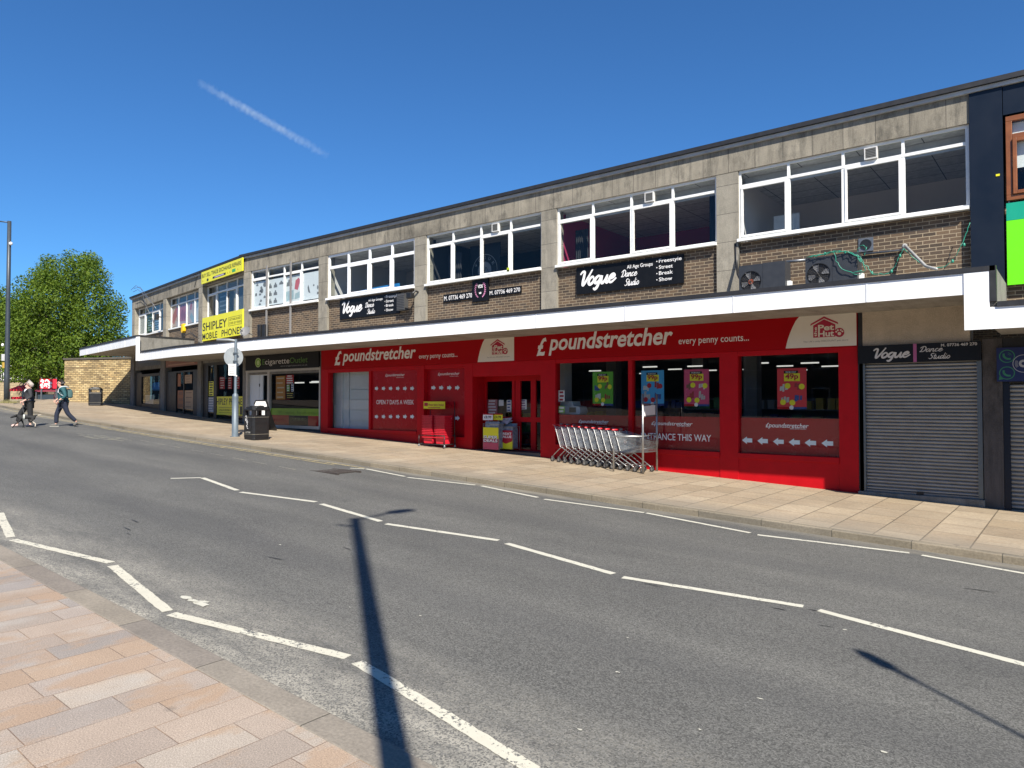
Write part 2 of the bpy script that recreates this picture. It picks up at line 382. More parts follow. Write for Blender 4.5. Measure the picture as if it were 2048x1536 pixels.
# ------------------------------------------------------------------ lettering (flat vinyl / painted letters)
TC = {}
def text2d(s, shear, bold):
    k = (s, shear, bold)
    if k not in TC:
        cu = bpy.data.curves.new('t', 'FONT'); cu.body = s; cu.size = 1; cu.shear = shear; cu.offset = bold; cu.resolution_u = 3
        ob = bpy.data.objects.new('t', cu); COL.objects.link(ob)
        me = bpy.data.meshes.new_from_object(ob.evaluated_get(bpy.context.evaluated_depsgraph_get()))
        TC[k] = ([(v.co.x, v.co.y) for v in me.vertices], [list(p.vertices) for p in me.polygons])
        bpy.data.objects.remove(ob); bpy.data.curves.remove(cu); bpy.data.meshes.remove(me)
    return TC[k]
CAPH = max(y for x, y in text2d('H', 0, 0)[0])
def letters(mb, s, x0, x1, z, cap, y, shear=0, bold=0, map3=None):
    V, Fc = text2d(s, shear, bold)
    a, b = min(x for x, _ in V), max(x for x, _ in V); k = (x1 - x0) / (b - a); h = cap / CAPH
    f = map3 or (lambda u, v: (u, y, v))
    mb.add([f(x0 + (x - a) * k, z + yy * h) for x, yy in V], Fc)
def wtext(mb, s, px0, py, px1, hpx, y, shear=0, bold=0):
    """letters on the main wall: left pixel, baseline pixel, right pixel, capital height in pixels"""
    a = onY(px0, py, 0); hz = onY(px0, py - hpx, 0).z - a.z
    letters(mb, s, a.x, wx(px1), a.z, hz, y, shear, bold)
STR = {'V': (.68, [[(0, .72), (.12, .9), (.26, .86), (.29, .55), (.31, .2), (.36, 0), (.47, .14), (.62, .55), (.76, 1.0)]]),
 'o': (.42, [[(.32, .44), (.2, .5), (.06, .36), (.04, .14), (.16, 0), (.32, .1), (.36, .3), (.26, .48)]]),
 'g': (.46, [[(.32, .44), (.2, .5), (.06, .36), (.04, .16), (.14, .04), (.3, .16), (.35, .4)], [(.38, .52), (.35, .15), (.3, -.2), (.18, -.36), (.05, -.26)]]),
 'u': (.5, [[(0, .5), (.02, .15), (.1, 0), (.24, .12), (.33, .5)], [(.34, .52), (.35, .12), (.43, 0), (.52, .12)]]),
 'e': (.48, [[(.05, .2), (.22, .26), (.33, .38), (.24, .5), (.1, .42), (.03, .2), (.1, .02), (.26, .01), (.48, .24)]]),
 'D': (.66, [[(.22, .86), (.17, .4), (.1, .03), (-.02, .1)], [(.1, .02), (.36, .04), (.56, .32), (.52, .76), (.28, .95), (.02, .78), (-.05, .62)]]),
 'a': (.5, [[(.32, .44), (.2, .5), (.06, .36), (.04, .14), (.14, 0), (.3, .16), (.36, .44)], [(.38, .52), (.37, .12), (.44, 0), (.54, .12)]]),
 'n': (.46, [[(.02, .52), (.03, 0)], [(.03, .25), (.15, .48), (.27, .45), (.28, .12), (.36, 0), (.46, .12)]]),
 'c': (.4, [[(.32, .42), (.2, .5), (.06, .36), (.04, .12), (.16, 0), (.4, .14)]]),
 'S': (.56, [[(.5, .8), (.4, .96), (.2, .86), (.2, .62), (.4, .42), (.4, .15), (.2, 0), (0, .14)]]),
 't': (.28, [[(.13, .86), (.09, .15), (.16, 0), (.28, .12)], [(-.04, .54), (.28, .58)]]),
 'd': (.54, [[(.32, .44), (.2, .5), (.06, .36), (.04, .14), (.14, 0), (.3, .16), (.36, .44)], [(.43, 1.0), (.38, .12), (.46, 0), (.56, .12)]]),
 'i': (.22, [[(.02, .5), (.04, .1), (.12, 0), (.22, .12)], [(.07, .68), (.1, .76)]])}
def smooth_pts(P, k=6):
    out = []; n = len(P)
    for i in range(n - 1):
        p0, p1, p2, p3 = P[max(i - 1, 0)], P[i], P[i + 1], P[min(i + 2, n - 1)]
        for j in range(k):
            t = j / k
            out.append(tuple(.5 * (2 * p1[c] + (p2[c] - p0[c]) * t + (2 * p0[c] - 5 * p1[c] + 4 * p2[c] - p3[c]) * t * t + (3 * p1[c] - p0[c] - 3 * p2[c] + p3[c]) * t ** 3) for c in range(2)))
    return out + [P[-1]]
def ribbon(mb, pts, w, y, taper=.5, step=.0008):
    L = []; n = len(pts)
    for i, (x, z) in enumerate(pts):
        a, b = pts[max(i - 1, 0)], pts[min(i + 1, n - 1)]; dx, dz = b[0] - a[0], b[1] - a[1]; l = math.hypot(dx, dz) or 1
        ww = w * (taper + (1 - taper) * math.sin(math.pi * min(1, max(0, (i + .8) / (n + .6))))) / 2
        yy = y - step * i / n
        L += [(x - dz / l * ww, yy, z + dx / l * ww), (x + dz / l * ww, yy, z - dx / l * ww)]
    mb.add(L, [(2 * i, 2 * i + 1, 2 * i + 3, 2 * i + 2) for i in range(n - 1)])
def script(mb, s, x0, x1, z, cap, y, wt=.15, shear=.28):
    adv = sum(STR[c][0] for c in s); k = (x1 - x0) / (adv + .1); x = 0; yy = y
    for c in s:
        a, st = STR[c]
        for p in st:
            q = [(x0 + (x + px + shear * py) * k, z + py * cap) for px, py in smooth_pts(p)]
            ribbon(mb, q, wt * min(k, cap), yy); yy -= .001
        x += a
def arrow(mb, x, z, L, h, y, right=True):
    d = 1 if right else -1
    P = [(-.5, .27), (.02, .27), (.02, .5), (.5, 0), (.02, -.5), (.02, -.27), (-.5, -.27)]
    P = [(x + d * L * a, z + h * b) for a, b in P]
    if right: P = P[::-1]
    mb.face_prism(P, y, y + .002)

# ------------------------------------------------------------------ SETTING: ground, road, pavements
def interp(T, x):
    T = sorted(T)
    if x <= T[0][0]: return T[0][1]
    for (a, b), (c, d) in zip(T, T[1:]):
        if x <= c: return b + (d - b) * (x - a) / (c - a)
    return T[-1][1]
KY = [(-75, -.6), (-60, -2.2), (-44, -3.66), (-32.5, -4.41), (-26, -4.6), (-20, -4.62), (200, -4.62)]
ky = lambda x: interp(KY, x)
XS = [-400, -200, -120, -90, -75] + [-68 + 4 * i for i in range(8)] + [-36 + 2 * i for i in range(28)] + [22, 30, 45, 80, 200, 400]
def sheet(name, ylo, yhi, dz, mat, xs=XS, kind='structure'):
    mb = MB(); n = len(xs)
    mb.add([p for x in xs for p in ((x, ylo(x), g(x) + dz), (x, yhi(x), g(x) + dz))],
           [(2 * i, 2 * i + 2, 2 * i + 3, 2 * i + 1) for i in range(n - 1)])
    return tag(mb.build(name, mat), kind=kind)
c_ = lambda v: (lambda x: v)
sheet('ground', c_(-600), c_(600), -.3, S('earth', (.12, .11, .085), .9, var=.3, scale=.5))
sheet('road', c_(-13.2), lambda x: ky(x) + .05, -.10, MATS['asphalt'])
sheet('pavement', lambda x: ky(x) + .14, c_(40), 0, MATS['sandstone_flags'])
sheet('near_pavement', c_(-70), c_(-13.32), -.045, MATS['granite_setts'])
def kerb(name, y0, y1, dtop, dbot, mat, face):
    mb = MB(); xs = XS; n = len(xs)
    P = []
    for x in xs:
        a, b = (y0(x), y1(x)); z = g(x)
        P += [(x, a, z + dbot), (x, a, z + dtop), (x, b, z + dtop), (x, b, z + dbot)]
    fs = []
    for i in range(n - 1):
        for k in range(3): fs.append((4 * i + k, 4 * i + 4 + k, 4 * i + 5 + k, 4 * i + 1 + k))
    mb.add(P, fs); return tag(mb.build(name, mat, bevel=.012), kind='structure')
kerb('kerb', ky, lambda x: ky(x) + .16, .004, -.2, MATS['kerb_stone'], 0)
kerb('near_kerb', c_(-13.34), c_(-13.11), -.04, -.2, MATS['near_kerb_stone'], 0)
def strip(mb, pts, wd, dz=-.096):
    for (a, b) in zip(pts, pts[1:]):
        a, b = Vector(a), Vector(b); d = (b - a).normalized(); n = Vector((-d.y, d.x)) * wd / 2
        k = max(1, int((b - a).length / .09)); k = min(k, 40); E_ = [(random.uniform(.88, 1.06), random.uniform(.88, 1.06)) for _ in range(k + 1)]   # ragged worn edges
        for i in range(k):
            p, q = a + (b - a) * i / k, a + (b - a) * (i + 1) / k; (e0, e1), (f0, f1) = E_[i], E_[i + 1]
            mb.quad(*[(v.x, v.y, g(v.x) + dz) for v in (p - n * e0, q - n * f0, q + n * f1, p + n * e1)])
mb = MB()
for a, b in [((-14.32, -9.01), (-14.06, -8.52)), ((-14.03, -8.5), (-12.16, -8.82)), ((-11.94, -8.88), (-10.24, -8.48)), ((-10.02, -8.53), (-8.24, -8.77)),
             ((-8.05, -8.83), (-6.2, -8.45)), ((-6.01, -8.51), (-4.2, -8.8)), ((-4.05, -8.85), (-2.2, -8.48)), ((-2.05, -8.5), (-.25, -8.8)), ((-.1, -8.84), (1.7, -8.48))]:
    strip(mb, [a, b], .105)
for a, b in [((-13.18, -4.95), (-11.66, -5.12)), ((-11.51, -5.18), (-9.81, -4.87)), ((-9.64, -4.86), (-8.0, -5.13)), ((-7.8, -5.2), (-5.84, -5.0)),
             ((-5.8, -5.0), (-3.91, -5.28)), ((-3.78, -5.34), (-1.85, -4.93)), ((-1.7, -4.95), (.2, -5.2)), ((.35, -5.25), (2.2, -4.95))]:
    strip(mb, [a, b], .09)
strip(mb, [(-13.5, -5.16), (-13.2, -4.98)], .09)
tag(mb.build('road_marking', MATS['road_paint']), kind='structure')
mb = MB()
for a, b in [((-14.3, -12.86), (-12.55, -12.42)), ((-12.4, -12.44), (-10.55, -12.83)), ((-10.39, -12.86), (-8.47, -12.48)), ((-8.33, -12.52), (-6.43, -12.82)), ((-6.34, -12.83), (-4.43, -12.39)),
             ((-4.3, -12.4), (-2.4, -12.7)), ((-2.25, -12.72), (-.4, -12.4))]:
    strip(mb, [a, b], .105)
tag(mb.build('cream_road_marking', MATS['cream_road_paint']), kind='structure')
mb = MB()
strip(mb, [(x, ky(x) - .28) for x in (-13.3, -20, -24, -28, -32.5, -38, -44, -52, -60)], .07)
strip(mb, [(x, ky(x) - .46) for x in (-14.2, -20, -24, -28)], .06)
tag(mb.build('yellow_road_marking', MATS['yellow_road_paint']), kind='structure')
mb = MB()
for px in (290, 320, 353, 395, 435, 480, 520, 575): 
    p = onG(px, 882 + (px - 290) * .19, -.1); strip(mb, [(p.x - .35, p.y), (p.x + .35, p.y - .02)], .05, -.0965)
for k in range(11):                                           # nearly worn-away lettering by the kerb
    p = onG(165 + k * 8, 869 + k * .7 + (k % 3) * 2.6, -.1); strip(mb, [(p.x - .45, p.y - .05 * (k % 2)), (p.x + .5, p.y + .04)], .1, -.0965)
tag(mb.build('worn_road_marking', MATS['worn_road_paint']), kind='structure')
mb = MB(); r2 = random.Random(21)                             # splashes of white paint and trodden-in specks
for px, py, s in ((370, 1196, .13), (385, 1201, .1), (402, 1208, .16), (412, 1204, .06), (292, 740, 0), (1160, 1460, .025), (1520, 1398, .03), (1768, 1505, .03), (1400, 1460, .02), (1255, 1276, .02), (840, 1232, .025), (1235, 1345, .03), (700, 1215, .02), (1690, 1260, .03), (560, 1090, .03)):
    if not s: continue
    p = onG(px, py, -.1); n = 9
    mb.add([(p.x + s * r2.uniform(.5, 1) * math.cos(2 * math.pi * k / n), p.y + s * .45 * r2.uniform(.4, 1) * math.sin(2 * math.pi * k / n), g(p.x) - .0955) for k in range(n)], [list(range(n))])
tag(mb.build('paint_splash', MATS['road_paint']), kind='structure')
mb = MB()
for k in range(22):
    x, y = r2.uniform(-13, 2), r2.uniform(-12, -5.4); L, a = r2.uniform(.05, .28), r2.gauss(0, .12); wd_ = r2.uniform(.004, .011)
    mb.add([(x + u * L * math.cos(a) - v * wd_ * math.sin(a), y + u * L * math.sin(a) + v * wd_, g(x) - .0962) for u, v in ((-1, 0), (-.3, -1), (.5, -.8), (1, .1), (.4, .9), (-.4, 1))], [list(range(6))])
tag(mb.build('road_scar', S('tar_black', (.022, .022, .023), .6)), kind='structure')
for px, py, sx, sy in ((655, 940.5, .75, .55),):              # iron gully in the road
    p = onG(px, py, -.1)
    t = thing('gully_grate', 'rusty iron gully grate set in the road near the kerb', 'grate', (p.x, p.y, g(p.x) - .1))
    mb = MB()
    for k in range(7): mb.box(p.x - sx + .22 * k, p.x - sx + .22 * k + .1, p.y - .28, p.y + .28, g(p.x) - .12, g(p.x) - .092)
    mb.build('bars', S('rusty_iron', (.052, .042, .036), .8, var=.4, scale=20), t)
    m2 = MB(); m2.box(p.x - sx - .05, p.x + sx + .05, p.y - .33, p.y - .28, g(p.x) - .14, g(p.x) - .09); m2.box(p.x - sx - .05, p.x + sx + .05, p.y + .28, p.y + .33, g(p.x) - .14, g(p.x) - .09)
    m2.build('frame', S('rusty_iron', (.052, .042, .036)), t)

# ------------------------------------------------------------------ the long parade of shops (main block)
PITCH, X0 = 5.09, -1.25
PX = [X0 - PITCH * k for k in range(6)]                       # pilaster centres, right to left
main = thing('shop_parade', 'long two-storey brick and concrete parade with four-light windows above a white canopy', 'building', (-14, 0, 0))
Z_SILL, Z_LINT, Z_PAR, Z_ROOF = 5.73, 7.33, 7.88, 8.06

def window(parent, M, x0, x1, z0, z1, cols, ztr, y=.06, fw=.06, mat=WHT, gl=None, casements=(), sill=True, tw=.06):
    f = MB(M); e = .003
    f.box(x0, x1, y - e, y + .06, z0, z0 + fw); f.box(x0, x1, y - e, y + .06, z1 - fw, z1)
    f.box(x0, x0 + fw, y, y + .06, z0 + fw, z1 - fw); f.box(x1 - fw, x1, y, y + .06, z0 + fw, z1 - fw)
    f.box(x0 + fw, x1 - fw, y - 2 * e, y + .055, ztr - tw / 2, ztr + tw / 2)
    wd = (x1 - x0) / cols
    for i in range(1, cols):
        x = x0 + wd * i
        f.box(x - fw * .55, x + fw * .55, y, y + .06, z0 + fw, ztr - tw / 2); f.box(x - fw * .45, x + fw * .45, y, y + .06, ztr + tw / 2, z1 - fw)
    for i in casements:
        a, b = x0 + wd * i + (fw if i == 0 else fw * .55), x0 + wd * (i + 1) - (fw if i == cols - 1 else fw * .55); c, d = z0 + fw, ztr - tw / 2; q = .045
        f.box(a + .004, b - .004, y - .02, y + .03, c + .004, c + q); f.box(a + .004, b - .004, y - .02, y + .03, d - q, d - .004)
        f.box(a + .004, a + q, y - .018, y + .03, c + q, d - q); f.box(b - q, b - .004, y - .018, y + .03, c + q, d - q)
    fo = f.build('window', mat, parent)
    gb = MB(M); gb.quad((x0 + fw, y + .034, z0 + fw), (x1 - fw, y + .034, z0 + fw), (x1 - fw, y + .034, z1 - fw), (x0 + fw, y + .034, z1 - fw))
    gb.build('pane', gl or MATS['window_glass'], fo)
    if sill:
        sb = MB(M); sb.box(x0 + .004, x1 - .004, y - .13, y - .008, z0 - .05, z0 + .015); sb.build('sill', mat, fo)
    return fo

def room(parent, M, x0, x1, y1, z0, z1, wall, ceil=None, floor=None, name='room'):
    r = MB(M); y0 = .16
    r.quad((x1, y1, z0), (x0, y1, z0), (x0, y1, z1), (x1, y1, z1))
    r.quad((x0, y0, z0), (x0, y0, z1), (x0, y1, z1), (x0, y1, z0)); r.quad((x1, y0, z0), (x1, y1, z0), (x1, y1, z1), (x1, y0, z1))
    o = r.build(name, wall, parent)
    c = MB(M); c.quad((x0, y0, z1), (x1, y0, z1), (x1, y1, z1), (x0, y1, z1)); c.build('room_ceiling', ceil or MATS['ceiling_tiles'], o)
    f = MB(M); f.quad((x0, y0, z0), (x0, y1, z0), (x1, y1, z0), (x1, y0, z0)); f.build('room_floor', floor or S('room_carpet', (.4, .33, .25), .7, var=.2), o)
    return o

PINKW = S('pink_wall', (.34, .022, .08), .8, var=.05)
GREYW = S('grey_wall', (.6, .57, .57), .8, var=.06, scale=1)
upper = [dict(wall=GREYW), dict(wall=PINKW), dict(wall=S('black_wall', (.03, .03, .032), .8)), dict(wall=ROOMW), dict(wall=ROOMW)]
for k in range(5):
    a, b = PX[k + 1] + .25, PX[k] - (.25 if k else .345)
    sp = MB(); sp.box(a - .02, b + .02, .09, .3, 4.1, Z_SILL - .05); sp.build('spandrel', MATS['brown_brick'], main)
    if k == 3: window(main, None, a, b, Z_SILL, Z_LINT, 4, 6.86, y=.05, fw=.085, mat=UPVC, casements=(1, 2), tw=.1)
    elif k == 4: window(main, None, a, b, Z_SILL, Z_LINT, 4, 6.98, casements=(0, 2))
    else: window(main, None, a, b, Z_SILL, Z_LINT, 4, 6.97, casements=(0, 2))
    room(main, None, a - .1, b + .1, (3.6, 4.4, 3.9, 4.0, 3.0)[k], 4.6, 7.28, upper[k]['wall'])
    if k < 3: cr_ = MB(); cr_.box(a, b, .42, .47, 6.99, 7.03); cr_.box(a, b, .475, .5, 7.03, 7.27); cr_.build('curtain_rail', S('rail_grey', (.4, .4, .41), .5), main)
for k in range(1, 6):
    pb = MB(); pb.box(PX[k] - .26, PX[k] + .26, 0, .34, 3.9, Z_LINT - .012); pb.build('pilaster', MATS['pilaster_concrete'], main)
    iw = MB(); iw.box(PX[k] - .1, PX[k] + .1, .345, 5.6, 3.9, 7.29); iw.build('party_wall', GREYW, main)
pb = MB(); pb.box(PX[5] - .26, PX[0] - .335, -.004, .32, Z_LINT, Z_PAR); pb.build('parapet', MATS['precast'], main)
rb = MB(); rb.box(PX[5] - .2, 8, .33, 13, 7.3, 7.96); rb.build('roof', ROOF, main)
tb = MB(); tb.box(PX[5] - .4, 8, -.13, .5, 7.965, Z_ROOF); tb.build('roof_edge', FLASH, main)
tb = MB(); tb.box(PX[5] - .38, 8, -.07, .45, Z_PAR + .003, 7.96); tb.build('drip_trim', S('pale_trim', (.4, .4, .39), .5, var=.25, scale=4), main)
bw = MB(); bw.box(PX[5], 8, 12.6, 13, -1, 7.3); bw.build('back_wall', MATS['brown_brick'], main)
# conduits running down the face of the fifth bay
for px in (533, 581):
    x = wx(px); m = MB(); m.box(x - .04, x + .04, -.05, -.012, 4.1, wz(px, 523 if px > 560 else 532)); m.build('conduit', S('conduit_grey', (.22, .21, .2), .6), main)

# canopy
FRONT = [(-1.05, -2.1), (-5.57, -2.1), (-22.6, -2.25), (-28.3, -2.13), (-32.83, -1.61)]
LFRONT = [(-32.83, -1.68), (-43.6, -.08)]
DZL = .72
def Lw(x): return -(x - LC.x) * math.tan(LA)                  # y of the left block's wall at world x
def along(pts, mb, y0, y1, z0, z1, gap=0):
    """boards following a front line, offset outwards by y0..y1 (toward the street is negative)"""
    for i, (a, b) in enumerate(zip(pts, pts[1:])):
        a, b = Vector(a), Vector(b); d = (b - a).normalized(); n = Vector((d.y, -d.x))   # points to +Y side for right-to-left runs
        if n.y < 0: n = -n
        P = [a + n * y0, b + n * y0, b + n * y1, a + n * y1]
        mb.plan([(p.x, p.y) for p in P][::-1] if (P[1] - P[0]).cross(P[2] - P[0]) < 0 else [(p.x, p.y) for p in P], z0, z1)
def canopy(parent, pts, back, z, capped=True):
    """z = underside of the white board"""
    s = MB(); poly = [(x, y + .03) for x, y in pts] + back
    ar = sum(poly[i][0] * poly[(i + 1) % len(poly)][1] - poly[(i + 1) % len(poly)][0] * poly[i][1] for i in range(len(poly)))
    if ar < 0: poly = poly[::-1]
    s.plan(poly, z + .06, z + .37); co = s.build('canopy', MATS['soffit_paint'], parent)
    f = MB(); along(pts, f, 0, .027, z, z + .352); f.build('fascia_board', MATS['white_board'], co)
    L = [(Vector(b) - Vector(a)).length for a, b in zip(pts, pts[1:])]; tot = sum(L); dpos = 1.9
    while dpos < tot - .6:
        q = dpos
        for (a, b), l in zip(zip(pts, pts[1:]), L):
            if q <= l: 
                a, b = Vector(a), Vector(b); p = a + (b - a) * q / l; j = MB(); j.box(p.x - .014, p.x + .014, p.y - .008, p.y + .01, z + .002, z + .35); j.build('joint_strip', S('joint_strip', (.68, .69, .7), .5), co); break
            q -= l
        dpos += 2.44
    c = MB(); along(pts, c, -.025, .09, z + .355, z + .437); c.build('flashing', FLASH, co)
    return co
co = canopy(main, FRONT, [(-32.8, Lw(-32.8) - .01), (-26.7, -.012), (-1.05, -.012)], 3.80)
# the step down at the right-hand end: upright board, its black edge and the lower canopy
s = MB(); s.box(-1.48, -1.13, -2.118, -2.075, 3.21, 4.15); s.build('fascia_board', MATS['white_board'], co)
s = MB(); s.box(-1.125, -1.035, -2.125, -2.02, 3.655, 4.237); s.build('flashing', FLASH, co)
s = MB(); s.box(-1.13, -1.04, -2.07, -.015, 3.59, 4.2); s.build('upstand', MATS['plain_concrete'], co)

# ground floor wall line: backing behind the shop signs, shop floor and shop ceiling
b = MB(); b.box(-26.5, -1.6, .02, .3, 3.08, 3.86); b.build('beam', MATS['plain_concrete'], main)

def rect(mb, pa, pb, y0, y1, z0, z1): mb.box(wx(pa), wx(pb), y0, y1, z0, z1)
# --- red discount shop
shop = MB()
for a, b in ((643, 657), (835, 849), (930, 946), (1082, 1112), (1440, 1477), (1678, 1717)): rect(shop, a, b, -.03, .2, -.2, 3.17)
rect(shop, 657, 835, -.022, .15, 3.04, 3.17); rect(shop, 946, 1082, -.022, .2, 2.76, 3.17); rect(shop, 849, 930, -.01, .2, 3.04, 3.17)
rect(shop, 1112, 1440, -.022, .15, 3.06, 3.17); rect(shop, 1477, 1678, -.022, .15, 3.06, 3.17)
rect(shop, 1257, 1265, -.02, .15, .86, 3.06); rect(shop, 738, 742, -.02, .15, 1.06, 3.04)
shopo = shop.build('shopfront', RED, main, bevel=.006)
for a, b, zt_ in ((657, 835, .95), (849, 930, .86), (1112, 1440, .735), (1477, 1678, .735)): ris = MB(); rect(ris, a, b, -.013, .2, -.2, zt_); ris.build('stall_riser', RED, shopo)
for a, b, y_, z0_, z1_ in ((657, 835, -.05, .953, 1.055), (849, 930, -.04, .863, .93), (1112, 1440, -.06, .738, .855), (1477, 1678, -.06, .738, .855)): rail = MB(); rect(rail, a, b, y_, .16, z0_, z1_); rail.build('window_rail', RED, shopo, bevel=.005)
for a, b in ((1112, 1257), (1265, 1440), (1477, 1678)):
    p = MB(); x0, x1 = wx(a), wx(b); p.quad((x0, .07, .85), (x1, .07, .85), (x1, .07, 3.07), (x0, .07, 3.07)); po = p.build('pane', MATS['shop_glass'], shopo)
    v = MB(); v.quad((x0, .074, .85), (x1, .074, .85), (x1, .074, 1.66), (x0, .074, 1.66)); v.build('vinyl_band', REDV, shopo)
# left windows: one blanked white, one covered by red vinyl with the opening notice
p = MB(); p.quad((wx(657), .07, 1.05), (wx(738), .07, 1.05), (wx(738), .07, 3.05), (wx(657), .07, 3.05)); p.build('pane', MATS['shop_glass'], shopo)
p = MB(); x0, x1 = wx(650), wx(748); p.box(x0, x1, .40, .44, .9, 3.2)
for zz in (1.35, 1.72, 2.08, 2.45, 2.8): p.box(wx(684), wx(722), .36, .40, zz, zz + .35)
for px in (668, 681, 723): p.box(wx(px) - .04, wx(px) + .04, .33, .40, .9, 3.2)
p.build('blank_panel', PANEL_W, shopo)
v = MB(); v.box(wx(742), wx(835), .04, .06, 1.05, 3.05); v.build('vinyl_panel', REDV, shopo)
v = MB(); v.box(wx(849), wx(930), .12, .16, .9, 3.05); v.build('door_panel', REDV, shopo)
# doorway
dw = MB(); X = wx
dw.box(X(946), X(1082), .55, .62, 2.62, 2.78); dw.box(X(946), X(1082), .55, .62, .5, .62)
for px, hw in ((946, .05), (1003, .05), (1012, .09), (1043, .09), (1082, .1)): dw.box(X(px) - hw, X(px) + hw, .552, .618, .6, 2.64)
dw.box(X(946), X(1082), .548, .622, 1.42, 1.56)
dw.box(X(946) - .06, X(946), .2, .6, .3, 2.8); dw.box(X(1082), X(1082) + .06, .2, .6, .3, 2.8)
do = dw.build('entrance_door', RED, main)
p = MB(); p.quad((X(946), .585, .6), (X(1082), .585, .6), (X(1082), .585, 2.65), (X(946), .585, 2.65)); p.build('pane', MATS['shop_glass'], do)
p = MB(); p.box(X(1060), X(1076), .5, .545, 2.64, 2.72); p.build('door_closer', BLKM, do)
p = MB(); p.disc(X(1072), 2.06, .085, .54, .546); p.build('sticker', S('blue_sticker', (.02, .15, .5), .4), do)
p = MB(); p.box(X(1068.6), X(1075.5), .54, .545, 1.72, 1.93); p.build('sticker', LET, do)
# shop inside: floor, back, ceiling with lamp tubes, columns, shelving
r = MB(); xa, xb = X(650), X(1714)
r.quad((xb, 11, .4), (xa, 11, .4), (xa, 11, 3.4), (xb, 11, 3.4)); r.quad((xa, .3, .4), (xa, .3, 3.4), (xa, 11, 3.4), (xa, 11, .4)); r.quad((xb, .3, .4), (xb, 11, .4), (xb, 11, 3.4), (xb, .3, 3.4))
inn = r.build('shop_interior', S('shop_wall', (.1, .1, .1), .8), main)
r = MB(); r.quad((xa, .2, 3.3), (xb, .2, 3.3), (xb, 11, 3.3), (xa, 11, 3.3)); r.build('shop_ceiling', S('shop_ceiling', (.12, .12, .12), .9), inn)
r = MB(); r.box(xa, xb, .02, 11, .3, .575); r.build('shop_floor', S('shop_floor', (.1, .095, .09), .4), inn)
for i, (px, Y) in enumerate([(1190, 4), (1205, 6.2), (1130, 3), (1300, 2.6), (1350, 4.5), (1390, 3), (1420, 6), (1290, 7), (1520, 2.5), (1570, 4.5), (1620, 3.2), (1660, 5.4), (1500, 6), (1600, 7.5)]):
    x = onY(px, 760, Y).x; l = MB(); l.box(x - .22, x + .22, Y - .025, Y + .025, 3.0, 3.035); l.build('lamp_tube', TUBE, inn)
for px, Y in ((1222, 3), (1500, 1.9), (1395, 3.5), (1120, .9)):
    x = onY(px, 760, Y).x; l = MB(); l.box(x - .17, x + .17, Y, Y + .35, .5, 3.3); l.build('column', ROOMW if px == 1120 else S('column_grey', (.16, .16, .16), .8), inn)
GOODS = [S('goods_' + n, c, .5) for n, c in (('red', (.3, .03, .03)), ('blue', (.03, .07, .25)), ('green', (.03, .16, .05)), ('white', (.4, .4, .38)), ('yellow', (.4, .3, .03)), ('brown', (.16, .09, .05)))]
for i, (px, Y, L) in enumerate([(1190, 3.4, 1.6), (1330, 3.6, 2.4), (1420, 2.2, 1.4), (1545, 3.0, 2.0), (1640, 2.2, 1.3), (960, 3.0, 1.6), (1050, 2.4, 1.2)]):
    x = onY(px, 800, Y).x
    lab = ['dark shelving behind the green price poster', 'dark shelving behind the blue price poster', 'dark shelving behind the pink price poster', 'dark shelving behind the red price poster',
           'dark shelving at the right end of the last shop window', 'dark shelving seen through the left glass of the entrance', 'dark shelving seen through the right glass of the entrance'][i]
    t = thing('shelving_unit', lab, 'shelving', (x, Y, .575), 'shelving inside the red shop')
    m = MB(); m.box(x - L / 2, x + L / 2, Y + .2, Y + .24, .575, 2.1)
    for zz in (.62, 1.0, 1.4, 1.8): m.box(x - L / 2, x + L / 2, Y - .2, Y + .2, zz, zz + .03)
    m.build('frame', S('shelf_grey', (.12, .12, .12), .6), t)
    for j, zz in enumerate((.65, 1.03, 1.43, 1.83)):
        m = MB(); q = x - L / 2 + .03
        while q < x + L / 2 - .15:
            wq = random.uniform(.1, .26); m.box(q, min(q + wq, x + L / 2), Y - .17, Y + .1, zz, zz + random.uniform(.15, .3)); q += wq + random.choice((.01, .02, .1))
        m.build('goods', GOODS[(i + j * 2) % 6], t)
# --- beige render, black strip and the steel roller shutter
m = MB(); m.box(wx(1717.5), wx(1727), -.02, .25, .2, 3.86); m.build('wall_strip', BLKM, main)
m = MB(); m.box(wx(1727), -1.62, -.02, .25, 3.13, 3.86); m.build('render_panel', MATS['render_beige'], main)
sx0, sx1 = wx(1729), wx(1957); m = MB(); n = 38; P = []
z0s, z1s = .235, 2.86; hs = (z1s - z0s) / n
for i in range(n):
    for q, (dy, dz) in enumerate(((.045, 0), (.02, .12), (.008, .35), (.008, .62), (.02, .86), (.045, .97))): P += [(sx0, .03 + dy, z0s + (i + dz) * hs), (sx1, .03 + dy, z0s + (i + dz) * hs)]
m.add(P, [(2 * i, 2 * i + 1, 2 * i + 3, 2 * i + 2) for i in range(len(P) // 2 - 1)])
sh = m.build('roller_shutter', SHUT, main)
m = MB(); m.box(wx(1719.5), sx0 + .02, -.02, .1, .2, 2.95); m.build('guide_rail', S('guide_rail', (.13, .15, .16), .4, .5), sh); m = MB(); m.box(sx1 - .02, wx(1964.5), -.02, .1, .2, 2.95); m.build('guide_rail', MATS['guide_rail'], sh)
m = MB(); m.box(sx0 + .02, sx1 - .02, .005, .06, .16, .24); m.build('bottom_rail', GREYM, sh)
m = MB(); m.box((sx0 + sx1) / 2 - .06, (sx0 + sx1) / 2 + .06, -.015, .005, .18, .26); m.build('lock', BLKM, sh)
m = MB(); m.box(wx(1716), wx(1968), -.1, .25, -.3, .2); m.build('threshold', MATS['plain_concrete'], main, bevel=.015)

